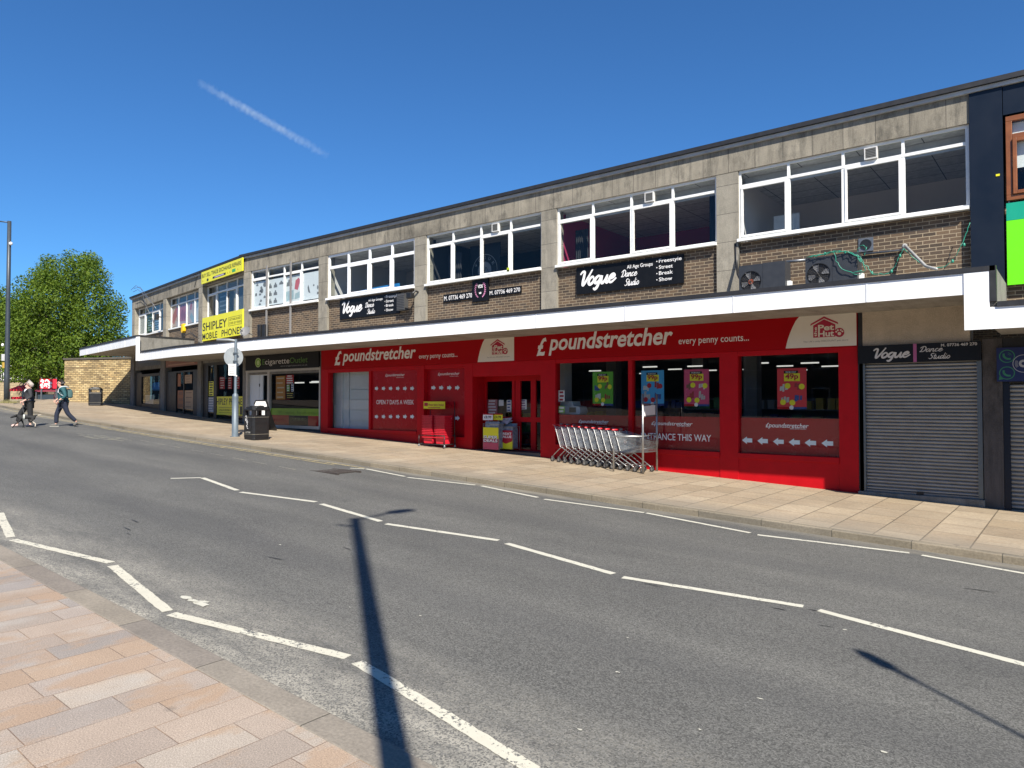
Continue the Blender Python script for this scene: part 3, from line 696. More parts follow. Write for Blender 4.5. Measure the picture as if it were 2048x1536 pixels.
# --- e-cigarette shop
ez = lambda px, py: wz(px, py)
m = MB()
m.box(wx(641), wx(654), -.004, .25, -.2, 3.86)
m.build('side_pier', MATS['dark_marble'], main)
m = MB(); m.box(wx(488), wx(641), 0, .2, -.2, 1.0 - .02); eb = m.build('base_wall', MATS['dark_marble'], main)
fr = MB(); zt = ez(540, 740)
fr.box(wx(492), wx(641), -.03, .1, zt - .07, zt + .04); fr.box(wx(492), wx(495.5), -.02, .1, 1.0, zt - .07); fr.box(wx(535), wx(539), -.02, .1, 1.0, zt - .07)
fr.box(wx(539), wx(641), -.05, .1, 1.0 - .015, 1.09); fr.box(wx(638.5), wx(641), -.02, .1, 1.09, zt - .07)
ef = fr.build('shopfront', S('cream_frame', (.42, .39, .34), .5), main)
m = MB(); m.quad((wx(539), .05, 1.09), (wx(638.5), .05, 1.09), (wx(638.5), .05, zt - .07), (wx(539), .05, zt - .07)); m.build('pane', MATS['shop_glass'], ef)
d = MB(); d.box(wx(495.5), wx(514), .1, .14, .95, zt - .07); d.box(wx(514.6), wx(521), .1, .15, .95, zt - .07); d.box(wx(533), wx(535), .1, .15, .95, zt - .07)
d.box(wx(521), wx(533), .1, .15, zt - .2, zt - .07); d.box(wx(521), wx(533), .1, .15, .95, 1.2); dd = d.build('door', PANEL_W, main)
m = MB(); m.box(wx(514.2), wx(515.2), .08, .1, 1.5, 1.62); m.box(wx(514.2), wx(515.2), .08, .1, 2.6, 2.72); m.build('hinge', BLKM, dd)
m = MB(); m.quad((wx(521), .12, 1.2), (wx(533), .12, 1.2), (wx(533), .12, zt - .2), (wx(521), .12, zt - .2)); m.build('pane', MATS['shop_glass'], dd)
gz = lambda py: wz(590, py)
m = MB(); m.box(wx(539), wx(638.5), .054, .058, gz(831), gz(817)); m.build('vinyl_band', S('lime_vinyl', (.25, .42, .01), .4), ef)
m = MB(); m.box(wx(539), wx(575.5), .054, .058, 1.09, gz(831)); m.box(wx(614), wx(638.5), .054, .058, 1.09, gz(831)); m.build('vinyl_band', REDV, ef)
m = MB(); m.box(wx(575.5), wx(614), .054, .058, 1.09, gz(831)); m.build('vinyl_band', BLK, ef)
m = MB(); Vb = S('dark_green_letter', (.06, .12, .01), .5); wtext(m, 'TPD Compliant... Buy with confidence', 553, 828, 637, 6.5, .05); m.build('lettering', Vb, ef)
m = MB(); wtext(m, 'STARTER KITS', 578.5, 840.5, 611, 5, .05); m.build('lettering', S('pale_green_letter', (.4, .45, .2), .5), ef)
m = MB(); wtext(m, 'E-LIQUID', 546, 840.5, 568, 5, .05); wtext(m, 'E-LIQUID', 618, 841, 637, 5, .05); m.build('lettering', S('dark_red_letter', (.2, .005, .01), .5), ef)
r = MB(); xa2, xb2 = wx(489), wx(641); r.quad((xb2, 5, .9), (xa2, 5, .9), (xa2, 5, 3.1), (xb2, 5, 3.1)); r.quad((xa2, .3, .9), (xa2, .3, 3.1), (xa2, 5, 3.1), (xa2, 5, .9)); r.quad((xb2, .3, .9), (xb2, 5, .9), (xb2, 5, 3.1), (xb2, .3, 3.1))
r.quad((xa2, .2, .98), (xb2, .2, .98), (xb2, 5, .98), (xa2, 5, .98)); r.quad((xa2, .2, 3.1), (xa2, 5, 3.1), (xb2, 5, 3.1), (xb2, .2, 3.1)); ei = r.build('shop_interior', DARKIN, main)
for px, Y in ((598, 1.5), (628, 1.5), (632, .9)):
    x = onY(px, 762, Y).x; m = MB(); m.box(x - .3, x + .3, Y, Y + .05, 2.75, 2.8); m.build('lamp_tube', TUBE, ei)
for k, (px, Yq, sz, mt) in enumerate([(600, 2.2, 2.0, GOODS[1]), (630, 2.6, 1.6, GOODS[3])]):
    pass

# ------------------------------------------------------------------ the turned left block
left = thing('corner_parade', 'far end of the parade turning away, with grey concrete piers and yellow phone shop boards', 'building', (-35, 1.2, 1))
LP = [-5.35, -10.6, -16.3]                                     # pilaster centres in the block's own frame
LSP = [-.26] + LP
ZL_S = 5.73
for k in range(3):
    a, b = LP[k] + .27, (LSP[k] - .27 if k else -.42)
    m = MB(ML); m.box(a - .02, b + .02, .16, .4, 4.0, ZL_S - .05); m.build('spandrel', MATS['brown_brick'], left)
    window(left, ML, a, b, ZL_S, Z_LINT, 4, 6.93, y=.22, fw=.06, mat=WHT, gl=MATS['dark_glass'], casements=(0, 2) if k != 1 else ())
    room(left, ML, a - .1, b + .1, 4.5, 4.7, 7.28, GREYW)
for k, x in enumerate(LP):
    m = MB(ML); m.box(x - .26, x + .26, 0, .42, 3.9, Z_LINT - .012); m.build('pilaster', MATS['pilaster_concrete'], left)
    m = MB(ML); m.box(x - .12, x + .12, .42, 6, 4, 7.5); m.build('party_wall', GREYW, left)
m = MB(ML); m.box(LP[2] - .27, -.25, -.004, .36, Z_LINT, Z_PAR); m.build('parapet', MATS['precast'], left)
m = MB(ML); m.box(LP[2] - .27, -.1, .4, 12, 7.35, 7.95); m.build('roof', ROOF, left)
m = MB(ML); m.box(LP[2] - .4, 0, -.13, .5, 7.965, Z_ROOF - .004); m.build('roof_edge', FLASH, left)
m = MB(ML); m.box(LP[2] - .38, 0, -.07, .45, Z_PAR + .003, 7.958); m.build('drip_trim', MATS['pale_trim'], left)
m = MB(ML); m.box(LP[2] - .26, LP[2] - .02, .43, 12, -.5, 7.34); m.build('end_wall', MATS['plain_concrete'], left)
bk = [(x, Lw(x)) for x in (-42.3, -32.83)]
lc = canopy(left, LFRONT, [(-43.25, Lw(-43.25) - .02), (-32.83, Lw(-32.83) - .02)], 3.80 + DZL)
s = MB(); s.box(-32.83, -32.55, -1.72, -1.665, 3.80, 4.87); s.build('fascia_board', MATS['white_board'], lc)
s = MB(); s.box(-32.82, -32.72, -1.6, Lw(-32.83) - .03, 4.245, 4.885); s.build('upstand', MATS['plain_concrete'], lc)
s = MB(); s.box(-32.82, -32.70, -1.64, Lw(-32.83) - .03, 4.888, 4.96); s.build('flashing', FLASH, lc)
# ground floor of the left block
m = MB(ML); m.box(-16.5, -.27, .02, .3, 3.75, 4.4); m.build('beam', MATS['plain_concrete'], left)
for pa, pb in ((396.5, 404), (322, 330.5), (262, 269)):
    m = MB(ML); m.box(lx(pa), lx(pb), -.05, .3, .2, 4.4); m.build('pier', MATS['plain_concrete'], left)
m = MB(ML); m.box(lx(486.5), 0, -.03, .3, .2, 3.8); m.build('pier', MATS['plain_concrete'], left)
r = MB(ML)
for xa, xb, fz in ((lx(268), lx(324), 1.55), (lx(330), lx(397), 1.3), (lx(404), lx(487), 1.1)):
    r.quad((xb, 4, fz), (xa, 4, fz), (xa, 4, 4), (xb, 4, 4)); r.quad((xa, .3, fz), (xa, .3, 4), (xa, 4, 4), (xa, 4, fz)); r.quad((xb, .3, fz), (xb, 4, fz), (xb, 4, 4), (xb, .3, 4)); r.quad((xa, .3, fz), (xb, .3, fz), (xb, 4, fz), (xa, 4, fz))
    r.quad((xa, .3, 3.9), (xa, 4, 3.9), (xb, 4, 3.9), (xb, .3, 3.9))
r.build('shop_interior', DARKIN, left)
m = MB(ML)
m.box(lx(404), lx(487), .05, .3, -.2, lz(450, 838)); m.box(lx(268), lx(324), .05, .3, -.2, lz(290, 808)); m.box(lx(330), lx(397), .05, .3, -.2, 1.35)
m.build('base_wall', S('black_tile', (.025, .025, .028), .35), left)
DBF = S('dark_brown_frame', (.02, .016, .014), .5); f = MB(ML)
f.box(lx(404), lx(414), .04, .14, 1.1, 3.75); f.box(lx(425.5), lx(431), .04, .14, 1.1, 3.75); f.box(lx(404), lx(487), .035, .15, 3.62, 3.76)
f.build('shopfront', DBF, left); f = MB(ML); f.box(lx(330), lx(350), .04, .14, 1.3, 3.5); f.box(lx(384), lx(397), .04, .14, 1.3, 3.5); f.box(lx(364), lx(366), .05, .13, 1.3, 3.5); f.box(lx(350), lx(384), .04, .14, 3.42, 3.5)
f.build('shopfront', DBF, left); f = MB(ML); f.box(lx(269), lx(281), .04, .14, 1.5, 3.6); f.box(lx(317), lx(322), .04, .14, 1.5, 3.6); f.box(lx(281), lx(317), .035, .14, 3.36, 3.5)
lf = f.build('shopfront', DBF, left)
for pa, pb, zb, zt_ in ((414, 425.5, 1.15, 3.62), (431, 487, lz(455, 838), 3.62), (350, 384, 1.4, 3.5), (281, 317, lz(300, 808), 3.36)):
    p = MB(ML); p.quad((lx(pa), .09, zb), (lx(pb), .09, zb), (lx(pb), .09, zt_), (lx(pa), .09, zt_)); p.build('shop_pane', MATS['shop_glass'], left)

# ------------------------------------------------------------------ dark clad shop at the right edge
clad = thing('clad_building', 'dark navy clad shop with a brown framed window beside lime green boards', 'building', (2, 0, 0))
m = MB(); m.box(-1.58, -1.06, -.035, .34, 3.64, Z_PAR - .003); m.build('pilaster', NAVY, clad)
m = MB(); m.box(-1.05, 6, -.02, .34, 7.34, Z_PAR - .003); m.build('header', NAVY, clad)
m = MB(); m.box(-1.05, 6, .08, .34, 3.3, 5.72); m.build('spandrel', MATS['brown_brick'], clad)
wb = MB(); a, b_, c, d = -1.02, 2.6, 5.74, 7.31
for q in ((a, b_, c, c + .1), (a, b_, d - .1, d), (a, a + .1, c + .1, d - .1), (b_ - .1, b_, c + .1, d - .1)): wb.box(q[0], q[1], .0, .1, q[2], q[3])
for x in (.2, 1.4): wb.box(x - .05, x + .05, .003, .1, c + .1, d - .1)
for x0, x1 in ((a + .1, .15), (.25, 1.35), (1.45, b_ - .1)):
    wb.box(x0, x1, .003, .1, 6.88, 6.97)
    wb.box(x0 + .004, x0 + .07, -.03, .05, c + .105, 6.875); wb.box(x1 - .07, x1 - .004, -.03, .05, c + .105, 6.875); wb.box(x0 + .07, x1 - .07, -.028, .05, c + .105, c + .17); wb.box(x0 + .07, x1 - .07, -.028, .05, 6.81, 6.875)
wo = wb.build('window', WOODB, clad, bevel=.008)
p = MB(); p.quad((a + .1, .05, c + .1), (b_ - .1, .05, c + .1), (b_ - .1, .05, d - .1), (a + .1, .05, d - .1)); p.build('pane', MATS['window_glass'], wo)
p = MB(); p.box(a + .1, b_ - .1, .12, .125, 6.35, 7.2); p.build('blind', S('roller_blind', (.75, .77, .76), .7), wo)
room(clad, None, -1.0, 2.8, 4, 4.8, 7.28, S('blue_wall', (.06, .1, .2), .8))
s = MB(); s.box(-1.13, 6, -2.1 + .03, -.01, 3.27, 3.58); cc = s.build('canopy', MATS['soffit_paint'], clad)
s = MB(); s.box(-1.128, 6, -2.1, -2.073, 3.21, 3.562); s.build('fascia_board', MATS['white_board'], cc)
s = MB(); s.box(-1.03, 6, -2.125, -2.01, 3.565, 3.648); s.build('flashing', FLASH, cc)
m = MB(); m.box(wx(1966.5), wx(2006), -.04, .3, -.3, 3.2); m.build('pier', MATS['dark_marble'], clad)
m = MB(); m.box(wx(2005.5), 6, .0, .3, 2.4, 3.2); m.build('beam', BLKM, clad)
m = MB(); m.box(wx(2006.5), wx(2020), -.02, .2, -.3, 2.4); m.build('door_frame', NAVY, clad)
m = MB(); P = []; x0, x1 = wx(2020), 4.5; n = 30; hs = 2.3 / n
for i in range(n):
    for dy, dz in ((.045, 0), (.02, .12), (.008, .35), (.008, .62), (.02, .86), (.045, .97)): P += [(x0, .06 + dy, .06 + (i + dz) * hs), (x1, .06 + dy, .06 + (i + dz) * hs)]
m.add(P, [(2 * i, 2 * i + 1, 2 * i + 3, 2 * i + 2) for i in range(len(P) // 2 - 1)]); m.build('roller_shutter', SHUT, clad)
m = MB(); m.box(x0, 4.5, -.01, .3, -.4, .05); m.build('threshold', MATS['plain_concrete'], clad)
m = MB(); m.box(4.5, 6, 0, .4, -.5, 3.2); m.build('side_wall', MATS['brown_brick'], clad)

# ------------------------------------------------------------------ SIGNS on the parade
def sign(name, label, cat='sign', loc=None, group=None): return thing(name, label, cat, loc, group)

# red fascia of the discount shop
zf0, zf1 = 3.172, 3.868
fs = sign('shop_sign', 'long red fascia sign with white italic lettering and two pale panels under the canopy', 'sign', (-12, -.06, 3.5))
m = MB(); m.box(wx(645), wx(1717), -.065, -.005, zf0, zf1); m.build('sign_board', REDF, fs)
m = MB(); YF = -.0675
wtext(m, '£', 672, 729.6, 685.5, 25.5, YF, .22, .03); wtext(m, 'poundstretcher', 688, 723.3, 834.4, 21.5, YF, .22, .022); m.build('lettering', LET, fs); m = MB(); wtext(m, 'every penny counts...', 841, 717.5, 917.8, 9, YF, 0, .004); m.build('slogan', LET, fs); m = MB()
wtext(m, '£', 1076, 710.5, 1096, 32, YF, .22, .03); wtext(m, 'poundstretcher', 1100, 700.5, 1349, 30, YF, .22, .022); m.build('lettering', LET, fs); m = MB(); wtext(m, 'every penny counts...', 1359.7, 688.8, 1501, 13, YF, 0, .004); m.build('slogan', LET, fs)
CREAM = S('cream_panel', (.72, .66, .56), .4, var=.03); LOGOR = S('logo_red', (.40, .008, .04), .4, var=.05); GREYT = S('grey_lettering', (.2, .17, .16), .5)
for xa, xt, xb, flip in ((958.4, 971.5, 1031, 0), (1574.4, 1600, 1716, 0)):
    x0, xt, x1 = wx(xa), wx(xt), wx(xb); W_ = x1 - x0; z0, z1 = zf0 + .012, zf1 - .004; H = z1 - z0
    P = [(x0, z0), (x1, z0), (x1, z1), (xt + .02, z1)] + [(x0 + (xt - x0) * (t ** 1.0) * (t * .55 + .45), z0 + H * t) for t in (.85, .7, .55, .4, .25, .12)]
    m = MB(); m.face_prism(P, -.0715, -.066); m.build('panel', CREAM, fs)
    m = MB(); cx = x0 + W_ * .56; hw = W_ * .155; y = -.074; zb = z0 + H * .3
    m.face_prism([(cx - hw, zb), (cx + hw, zb), (cx + hw, z0 + H * .68), (cx, z0 + H * .86), (cx - hw, z0 + H * .68)], y, -.0716)
    k = hw * .30
    m.face_prism([(cx - hw * 1.28, z0 + H * .68), (cx, z0 + H * .885), (cx + hw * 1.28, z0 + H * .68), (cx + hw * 1.22, z0 + H * .74), (cx, z0 + H * .95), (cx - hw * 1.22, z0 + H * .74)], y - .0015, y - .0002)
    m.disc(cx + hw * 1.36, z0 + H * .42, hw * .44, y - .003, y - .0021, 16)
    m.build('emblem', LOGOR, fs)
    m = MB()
    letters(m, 'Pet', cx - hw * .55, cx + hw * .9, z0 + H * .515, H * .17, y - .004, 0, .03); letters(m, 'Hut', cx - hw * .55, cx + hw * .9, z0 + H * .325, H * .17, y - .004, 0, .03)
    letters(m, 'the', 0, H * .3, 0, H * .085, 0, 0, .02, map3=lambda u, v: (cx - hw * .66 - v, y - .004, z0 + H * .33 + u))
    m.disc(cx + hw * 1.36, z0 + H * .385, hw * .16, y - .0045, y - .0031, 12)
    for a in (25, 65, 115, 155): m.disc(cx + hw * 1.36 + hw * .3 * math.cos(R(a)), z0 + H * .41 + hw * .28 * math.sin(R(a)), hw * .085, y - .0045, y - .0031, 8)
    m.build('emblem_lettering', CREAM, fs)
    m = MB(); letters(m, "The UK's only DISCOUNT pet store", cx - W_ * .3, cx + W_ * .33, z0 + H * .16, H * .05, -.0735); m.build('small_lettering', GREYT, fs)

# vinyl notices on the shop windows belong to the shop front
yv = .066
for txt, a, b, py, h, yy, sh_, bo in (('£poundstretcher', 1154.4, 1214.4, 845.6, 6.2, yv, .2, .012), ('£poundstretcher', 1300, 1382.5, 849.7, 7, yv, .2, .012), ('£poundstretcher', 1529, 1615, 854.5, 8.5, yv, .2, .012),
        ('every penny counts...', 1190, 1212, 848.8, 2, yv, 0, 0), ('every penny counts...', 1352, 1379, 853.3, 2.3, yv, 0, 0), ('every penny counts...', 1578, 1611, 858.6, 3, yv, 0, 0), ('ENTRANCE THIS WAY', 1280, 1419.5, 878.3, 12.5, yv, 0, .006),
        ('OPEN 7 DAYS A WEEK', 751, 826, 808.4, 8.4, .037, 0, .004), ('£poundstretcher', 769, 807.5, 752.8, 5, .037, .2, .006), ('£poundstretcher', 870.5, 913.5, 750.5, 5.4, .117, .2, .006),
        ('every penny counts...', 790, 806.5, 755.6, 1.8, .037, 0, 0), ('every penny counts...', 894, 912, 753, 1.8, .117, 0, 0)):
    m = MB(); wtext(m, txt, a, py, b, h, yy, sh_, bo); m.build('window_lettering', LET, shopo)
AR = [(onY(px, py, .06), .235, .17, .064, False) for px, py in ((1494, 880.6), (1525, 882), (1556.5, 883.4), (1588.4, 884.6), (1620.6, 885.8), (1654.4, 886.8))]
AR += [(onY(753.5 + i * 14.0 + i * i * .05, py, .04), .175, .16, .034, True) for i in range(6) for py in (776.8, 833.3)]
AR += [(onY(px, py, .12), .19, .16, .114, True) for px in (867.3, 883, 899, 915) for py in (775.5, 836.3)]
for p, L, h, yy, rt_ in AR:
    m = MB(); arrow(m, p.x, p.z, L, h, yy, rt_); m.build('arrow_sticker', ARROW, shopo)

# dance studio boards
def dance_board(px0, px1, pyt, pyb, label):
    """black board: pixel columns of its ends, top and bottom pixel rows at the left end"""
    x0, x1 = wx(px0), wx(px1); zt, zb = wz(px0, pyt), wz(px0, pyb); W_, H = x1 - x0, zt - zb
    t = sign('studio_sign', label, 'sign', ((x0 + x1) / 2, 0, zb), 'dance studio boards on the brickwork')
    m = MB(); m.box(x0, x1, .035, .085, zb, zt); m.build('sign_board', BLK, t)
    y = .033; m = MB(); U = lambda f: x0 + W_ * f; Z = lambda f: zb + H * f
    script(m, 'Vogue', U(.015), U(.405), Z(.33), H * .56, y, .2)
    script(m, 'Dance', U(.445), U(.60), Z(.46), H * .25, y, .135); script(m, 'Studio', U(.475), U(.615), Z(.13), H * .25, y, .135); m.build('script_lettering', LET, t); m = MB()
    letters(m, 'All Age Groups', U(.5), U(.735), Z(.735), H * .125, y, 0, .008); m.build('lettering', LET, t); m = MB()
    for s, a, b, zz in (('Freestyle', .79, .985, .8), ('Street', .79, .91, .58), ('Break', .79, .91, .37), ('Show', .79, .905, .15)):
        letters(m, s, U(a), U(b), Z(zz), H * .125, y, 0, .008); m.build('lettering', LET, t); m = MB(); m.box(U(.768), U(.776), y, y + .0015, Z(zz) + H * .04, Z(zz) + H * .075); m.build('bullet', LET, t); m = MB()
dance_board(1151.5, 1367, 536.6, 589, 'larger black dance studio board with white script below the pink-walled window')
dance_board(677, 796.5, 600.6, 639.2, 'smaller black dance studio board with white script below the white plastic window')

x0, x1 = wx(884), wx(1040); t = sign('phone_number_sign', 'black three-piece board with a phone number either side of a pink laurel emblem', 'sign', ((x0 + x1) / 2, 0, 5))
zt, zb = wz(884, 589.3), wz(884, 604.6); m = MB(); m.box(wx(884), wx(943) - .002, .05, .085, zb, zt); m.build('side_board', BLK, t)
zt2, zb2 = wz(975, 579), wz(975, 593); m = MB(); m.box(wx(975) + .002, wx(1040), .05, .085, zb2, zt2); m.build('side_board', BLK, t)
m = MB(); zc0, zc1 = wz(943, 604), 5.68; xm0, xm1 = wx(943), wx(975); m.box(xm0, xm1, .03, .085, zc0, zc1); m.build('centre_board', BLK, t)
m = MB(); letters(m, 'M. 07736 469 270', wx(885.5), wx(941.5), zb + (zt - zb) * .22, (zt - zb) * .55, .0485, 0, .006); m.build('lettering', LET, t); m = MB()
letters(m, 'M. 07736 469 270', wx(977), wx(1038), zb2 + (zt2 - zb2) * .22, (zt2 - zb2) * .55, .0485, 0, .006); m.build('lettering', LET, t); m = MB()
cx, cz = (xm0 + xm1) / 2, (zc0 + zc1) / 2; H = zc1 - zc0
letters(m, 'VDS', cx - .1, cx + .1, cz + H * .1, H * .14, .0285, 0, .03); m.face_prism([(cx - .04, cz - H * .17), (cx + .04, cz - H * .17), (cx + .05, cz - H * .08), (cx + .02, cz - H * .12), (cx, cz - H * .07), (cx - .02, cz - H * .12), (cx - .05, cz - H * .08)], .0285, .0295)
m.build('lettering', LET, t)
m = MB()
for sgn in (-1, 1):
    for i in range(9):
        a = R(-62 + i * 14); px_, pz_ = cx + sgn * H * .27 * math.cos(a), cz - H * .02 + H * .36 * math.sin(a)
        for q in (-1, 1):
            dx, dz = sgn * (.5 - q * .45), .75
            m.face_prism([(px_, pz_), (px_ + H * .05 * dx * .6 + .008, pz_ + H * .02), (px_ + H * .1 * dx, pz_ + H * .09 * dz), (px_ + H * .02 * dx - .008, pz_ + H * .06)], .0285 - .0004 * (i + 9 * (q > 0)) , .0294)
m.build('laurel_emblem', S('pink_emblem', (.62, .25, .42), .5), t)

x0, x1 = wx(1719), wx(1965); z0 = wz(1719, 728); z1 = wz(1719, 693)
t = sign('studio_sign', 'narrow black dance studio sign with a pink stripe above the steel shutter', 'sign', ((x0 + x1) / 2, 0, z0))
m = MB(); m.box(x0, x1, -.1, -.021, z0, z1); m.build('sign_board', BLK, t)
y = -.103; m = MB()
a = onY(1744.5, 719.5); script(m, 'Vogue', wx(1744.5), wx(1825), z0 + (z1 - z0) * .3, (z1 - z0) * .55, y, .2)
script(m, 'Dance', wx(1842), wx(1890), z0 + (z1 - z0) * .55, (z1 - z0) * .3, y, .14); script(m, 'Studio', wx(1859), wx(1904), z0 + (z1 - z0) * .16, (z1 - z0) * .3, y, .14)
letters(m, 'M. 07736 469 270', wx(1885), wx(1957), z0 + (z1 - z0) * .79, (z1 - z0) * .145, y, 0, .015); m.build('lettering', S('grey_white_lettering', (.62, .6, .58), .5), t)
m = MB(); m.box(wx(1829.5), wx(1836.3), -.103, -.1, z0, z1); m.build('pink_stripe', PINKV, t)

# e-cigarette shop sign
x0, x1 = wx(493.5), wx(639.5); z0, z1 = ez(540, 742) + .05, wz(640, 703)
t = sign('shop_sign', 'black e-cigarette shop fascia with a round green emblem and white lettering', 'sign', ((x0 + x1) / 2, 0, z0))
m = MB(); m.box(x0, x1, -.06, -.005, z0, z1); m.build('sign_board', BLK, t)
GRN = S('emblem_green', (.16, .36, .03), .4); y = -.063; H = z1 - z0
cx, cz = wx(518.5), z0 + H * .52
m = MB(); m.disc(cx, cz, H * .27, y, -.0605, 24, 1.12); m.build('emblem', GRN, t)
m = MB(); m.ring(cx, cz, H * .27, H * .32, y - .001, 28, 25, 345, 1.12); letters(m, 'e', cx - H * .17, cx + H * .17, cz - H * .15, H * .42, y - .002, .1, .035); m.build('emblem_rim', S('pale_green', (.5, .62, .3), .4), t)
m = MB(); letters(m, 'cigarette', wx(532.5), wx(581), z0 + H * .36, H * .36, y); m.build('lettering', S('grey_white_lettering', (.62, .6, .58), .5), t)
m = MB(); letters(m, 'E', wx(527), wx(531.8), z0 + H * .36, H * .36, y); m.build('green_lettering', S('letter_green', (.08, .2, .03), .5), t); m = MB(); letters(m, 'Outlet', wx(582), wx(617.5), z0 + H * .36, H * .36, y); m.build('green_lettering', S('letter_green', (.08, .2, .03), .5), t)
m = MB(); letters(m, 'www.ecigaretteoutlet.co.uk', wx(563), wx(617), z0 + H * .16, H * .09, y); m.build('web_address', S('grey_letter', (.3, .3, .3), .5), t)

# posters behind the shop glass
def poster(px0, px1, pyt, pyb, col, price, label, frame='main'):
    x0, x1 = wx(px0, .17), wx(px1, .17); zt = onY((px0 + px1) / 2, pyt, .17).z; zb = onY((px0 + px1) / 2, pyb, .17).z; W_, H = x1 - x0, zt - zb
    t = thing('price_poster', label, 'poster', ((x0 + x1) / 2, .17, zb), 'price posters in the red shop window')
    U = lambda f: x0 + W_ * f; Z = lambda f: zb + H * f
    m = MB(); m.box(U(0), U(1), .165, .17, Z(0), Z(1)); m.build('sheet', S('poster_' + col[0], col[1], .45, var=.03), t)
    m = MB(); m.box(U(.24), U(.72), .163, .1648, Z(.875), Z(.94)); m.build('price_strip', BLK, t)
    m = MB(); letters(m, 'FROM ONLY', U(.3), U(.66), Z(.888), H * .035, .1615, 0, .01); m.build('lettering', LET, t)
    m = MB(); m.box(U(.24), U(.78), .1632, .1648, Z(.685), Z(.872)); m.build('price_box', YEL, t)
    m = MB(); letters(m, price, U(.28), U(.73), Z(.745), H * .115, .1615, 0, .035); m.build('price', S('price_red', (.38, .01, .02), .5), t)
    rr = random.Random(len(label)); cols = [GOODS[3], GOODS[1], GOODS[5], S('goods_pale', (.5, .52, .5), .5), GOODS[0]]
    for i, (u, v) in enumerate(((.22, .5), (.72, .55), (.26, .23), (.72, .26))):
        m = MB()
        for q in range(3):
            a, b = u - .13 + q * .09, v - .06 + rr.uniform(-.04, .05); hh = rr.uniform(.1, .2); ww = rr.uniform(.06, .1)
            m.face_prism([(U(a), Z(b)), (U(a + ww), Z(b + .01)), (U(a + ww * 1.1), Z(b + hh)), (U(a + .01), Z(b + hh * .95))], .1632 - .0003 * q, .1648)
        m.build('product_picture', cols[(i + len(label)) % 5], t)
    m = MB()
    for u, v in ((.36, .57), (.84, .55), (.2, .17), (.52, .16)): m.disc(U(u), Z(v), W_ * .1, .161, .1622, 14)
    m.build('price_spot', YEL if col[0] != 'blue' else S('price_red', (.38, .01, .02)), t)
    m = MB(); m.box(U(0), U(.42), .163, .1648, Z(0), Z(.055)); m.build('footer_strip', REDV, t)
    m = MB(); m.box(U(.42), U(1), .163, .1648, Z(0), Z(.055)); m.build('footer_strip', S('footer_blue', (.02, .05, .2), .5), t)
    m = MB(); m.disc(U(.49), Z(.04), W_ * .075, .1612, .1628, 12); m.build('footer_badge', LET, t)
poster(1185.6, 1226.4, 743.5, 811, ('green', (.10, .36, .02)), '99p', 'green 99p price poster in the shop window beside the entrance')
poster(1282.7, 1328.2, 740.8, 811, ('blue', (.05, .33, .62)), '99p', 'sky blue 99p price poster in the shop window above the trolleys')
poster(1368.4, 1418.5, 738.5, 812.3, ('pink', (.52, .06, .14)), '99p', 'deep pink 99p price poster in the middle shop window')
poster(1554.8, 1613.4, 736.4, 818.4, ('scarlet', (.6, .035, .04)), '49p', 'scarlet 49p price poster in the last shop window')
def flat(name, label, cat, px0, px1, pyt, pyb, mat, y=.1, L=False, group=None):
    if L: x0, x1, zt, zb = lx(px0), lx(px1), lz(px0, pyt), lz(px0, pyb); loc = ML @ Vector(((x0 + x1) / 2, y, zb))
    else: x0, x1, zt, zb = wx(px0), wx(px1), wz(px0, pyt), wz(px0, pyb); loc = ((x0 + x1) / 2, y, zb)
    t = thing(name, label, cat, loc, group); m = MB(ML if L else None); m.box(x0, x1, y, y + .006, zb, zt); m.build('sheet', mat, t)
    return t, x0, x1, zb, zt
def lines(t, x0, x1, zb, zt, y, rows, mat, L=False, seed=1, wd=.5):
    rr = random.Random(seed); m = MB(ML if L else None); H = (zt - zb) / rows
    for i in range(rows):
        a = x0 + (x1 - x0) * rr.uniform(.08, .2); b = x1 - (x1 - x0) * rr.uniform(.08, .3)
        m.box(a, b, y - .003, y - .001, zb + H * (i + .5 - wd / 2), zb + H * (i + .5 + wd / 2))
    m.build('print', mat, t)
t, *q = flat('window_poster', 'tall orange poster in the e-cigarette shop window', 'poster', 547.5, 566, 752, 799, S('orange_paper', (.5, .22, .05), .6), .09); lines(t, *q, .09, 5, S('pale_print', (.6, .5, .35), .6), seed=3, wd=.25)
t, *q = flat('window_poster', 'small red and white offer poster beside the orange poster', 'poster', 567.5, 583, 750, 768, S('red_paper', (.5, .02, .02), .6), .09); lines(t, *q, .09, 4, LET, seed=4)
t, *q = flat('window_poster', 'little green and white flyer under the red offer poster', 'poster', 569, 575, 769, 783, S('green_paper', (.2, .45, .1), .6), .09); lines(t, *q, .09, 3, LET, seed=6)
t, *q = flat('window_poster', 'little white flyer right of the green flyer', 'poster', 578, 583, 766, 783, LET, .09); lines(t, *q, .09, 4, GOODS[1], seed=8)
t, *q = flat('window_notice', 'yellow lettered notice low on the dark e-cigarette shop glass', 'notice', 568, 585, 785, 797, BLK, .09); lines(t, *q, .09, 3, S('ochre_print', (.5, .38, .08), .6), seed=9, wd=.4)
t, *q = flat('wall_poster', 'red display panel behind the e-cigarette shop door', 'poster', 519, 545, 752, 800, S('dull_red', (.2, .012, .012), .6), .8)
t, *q = flat('leaflet_sheet', 'red and white price list behind the left glass of the entrance', 'notice', 947, 967, 799, 829, S('red_white_print', (.45, .2, .2), .6), .64); lines(t, *q, .64, 5, LET, seed=12)
t, *q = flat('leaflet_sheet', 'white notice sheet with blue badge behind the entrance glass', 'notice', 970, 979.5, 800, 812, LET, .64)
t, *q = flat('leaflet_sheet', 'tall white notice with dark print beside the entrance door', 'notice', 986, 995, 800, 824, LET, .64); lines(t, *q, .64, 4, GOODS[1], seed=14)
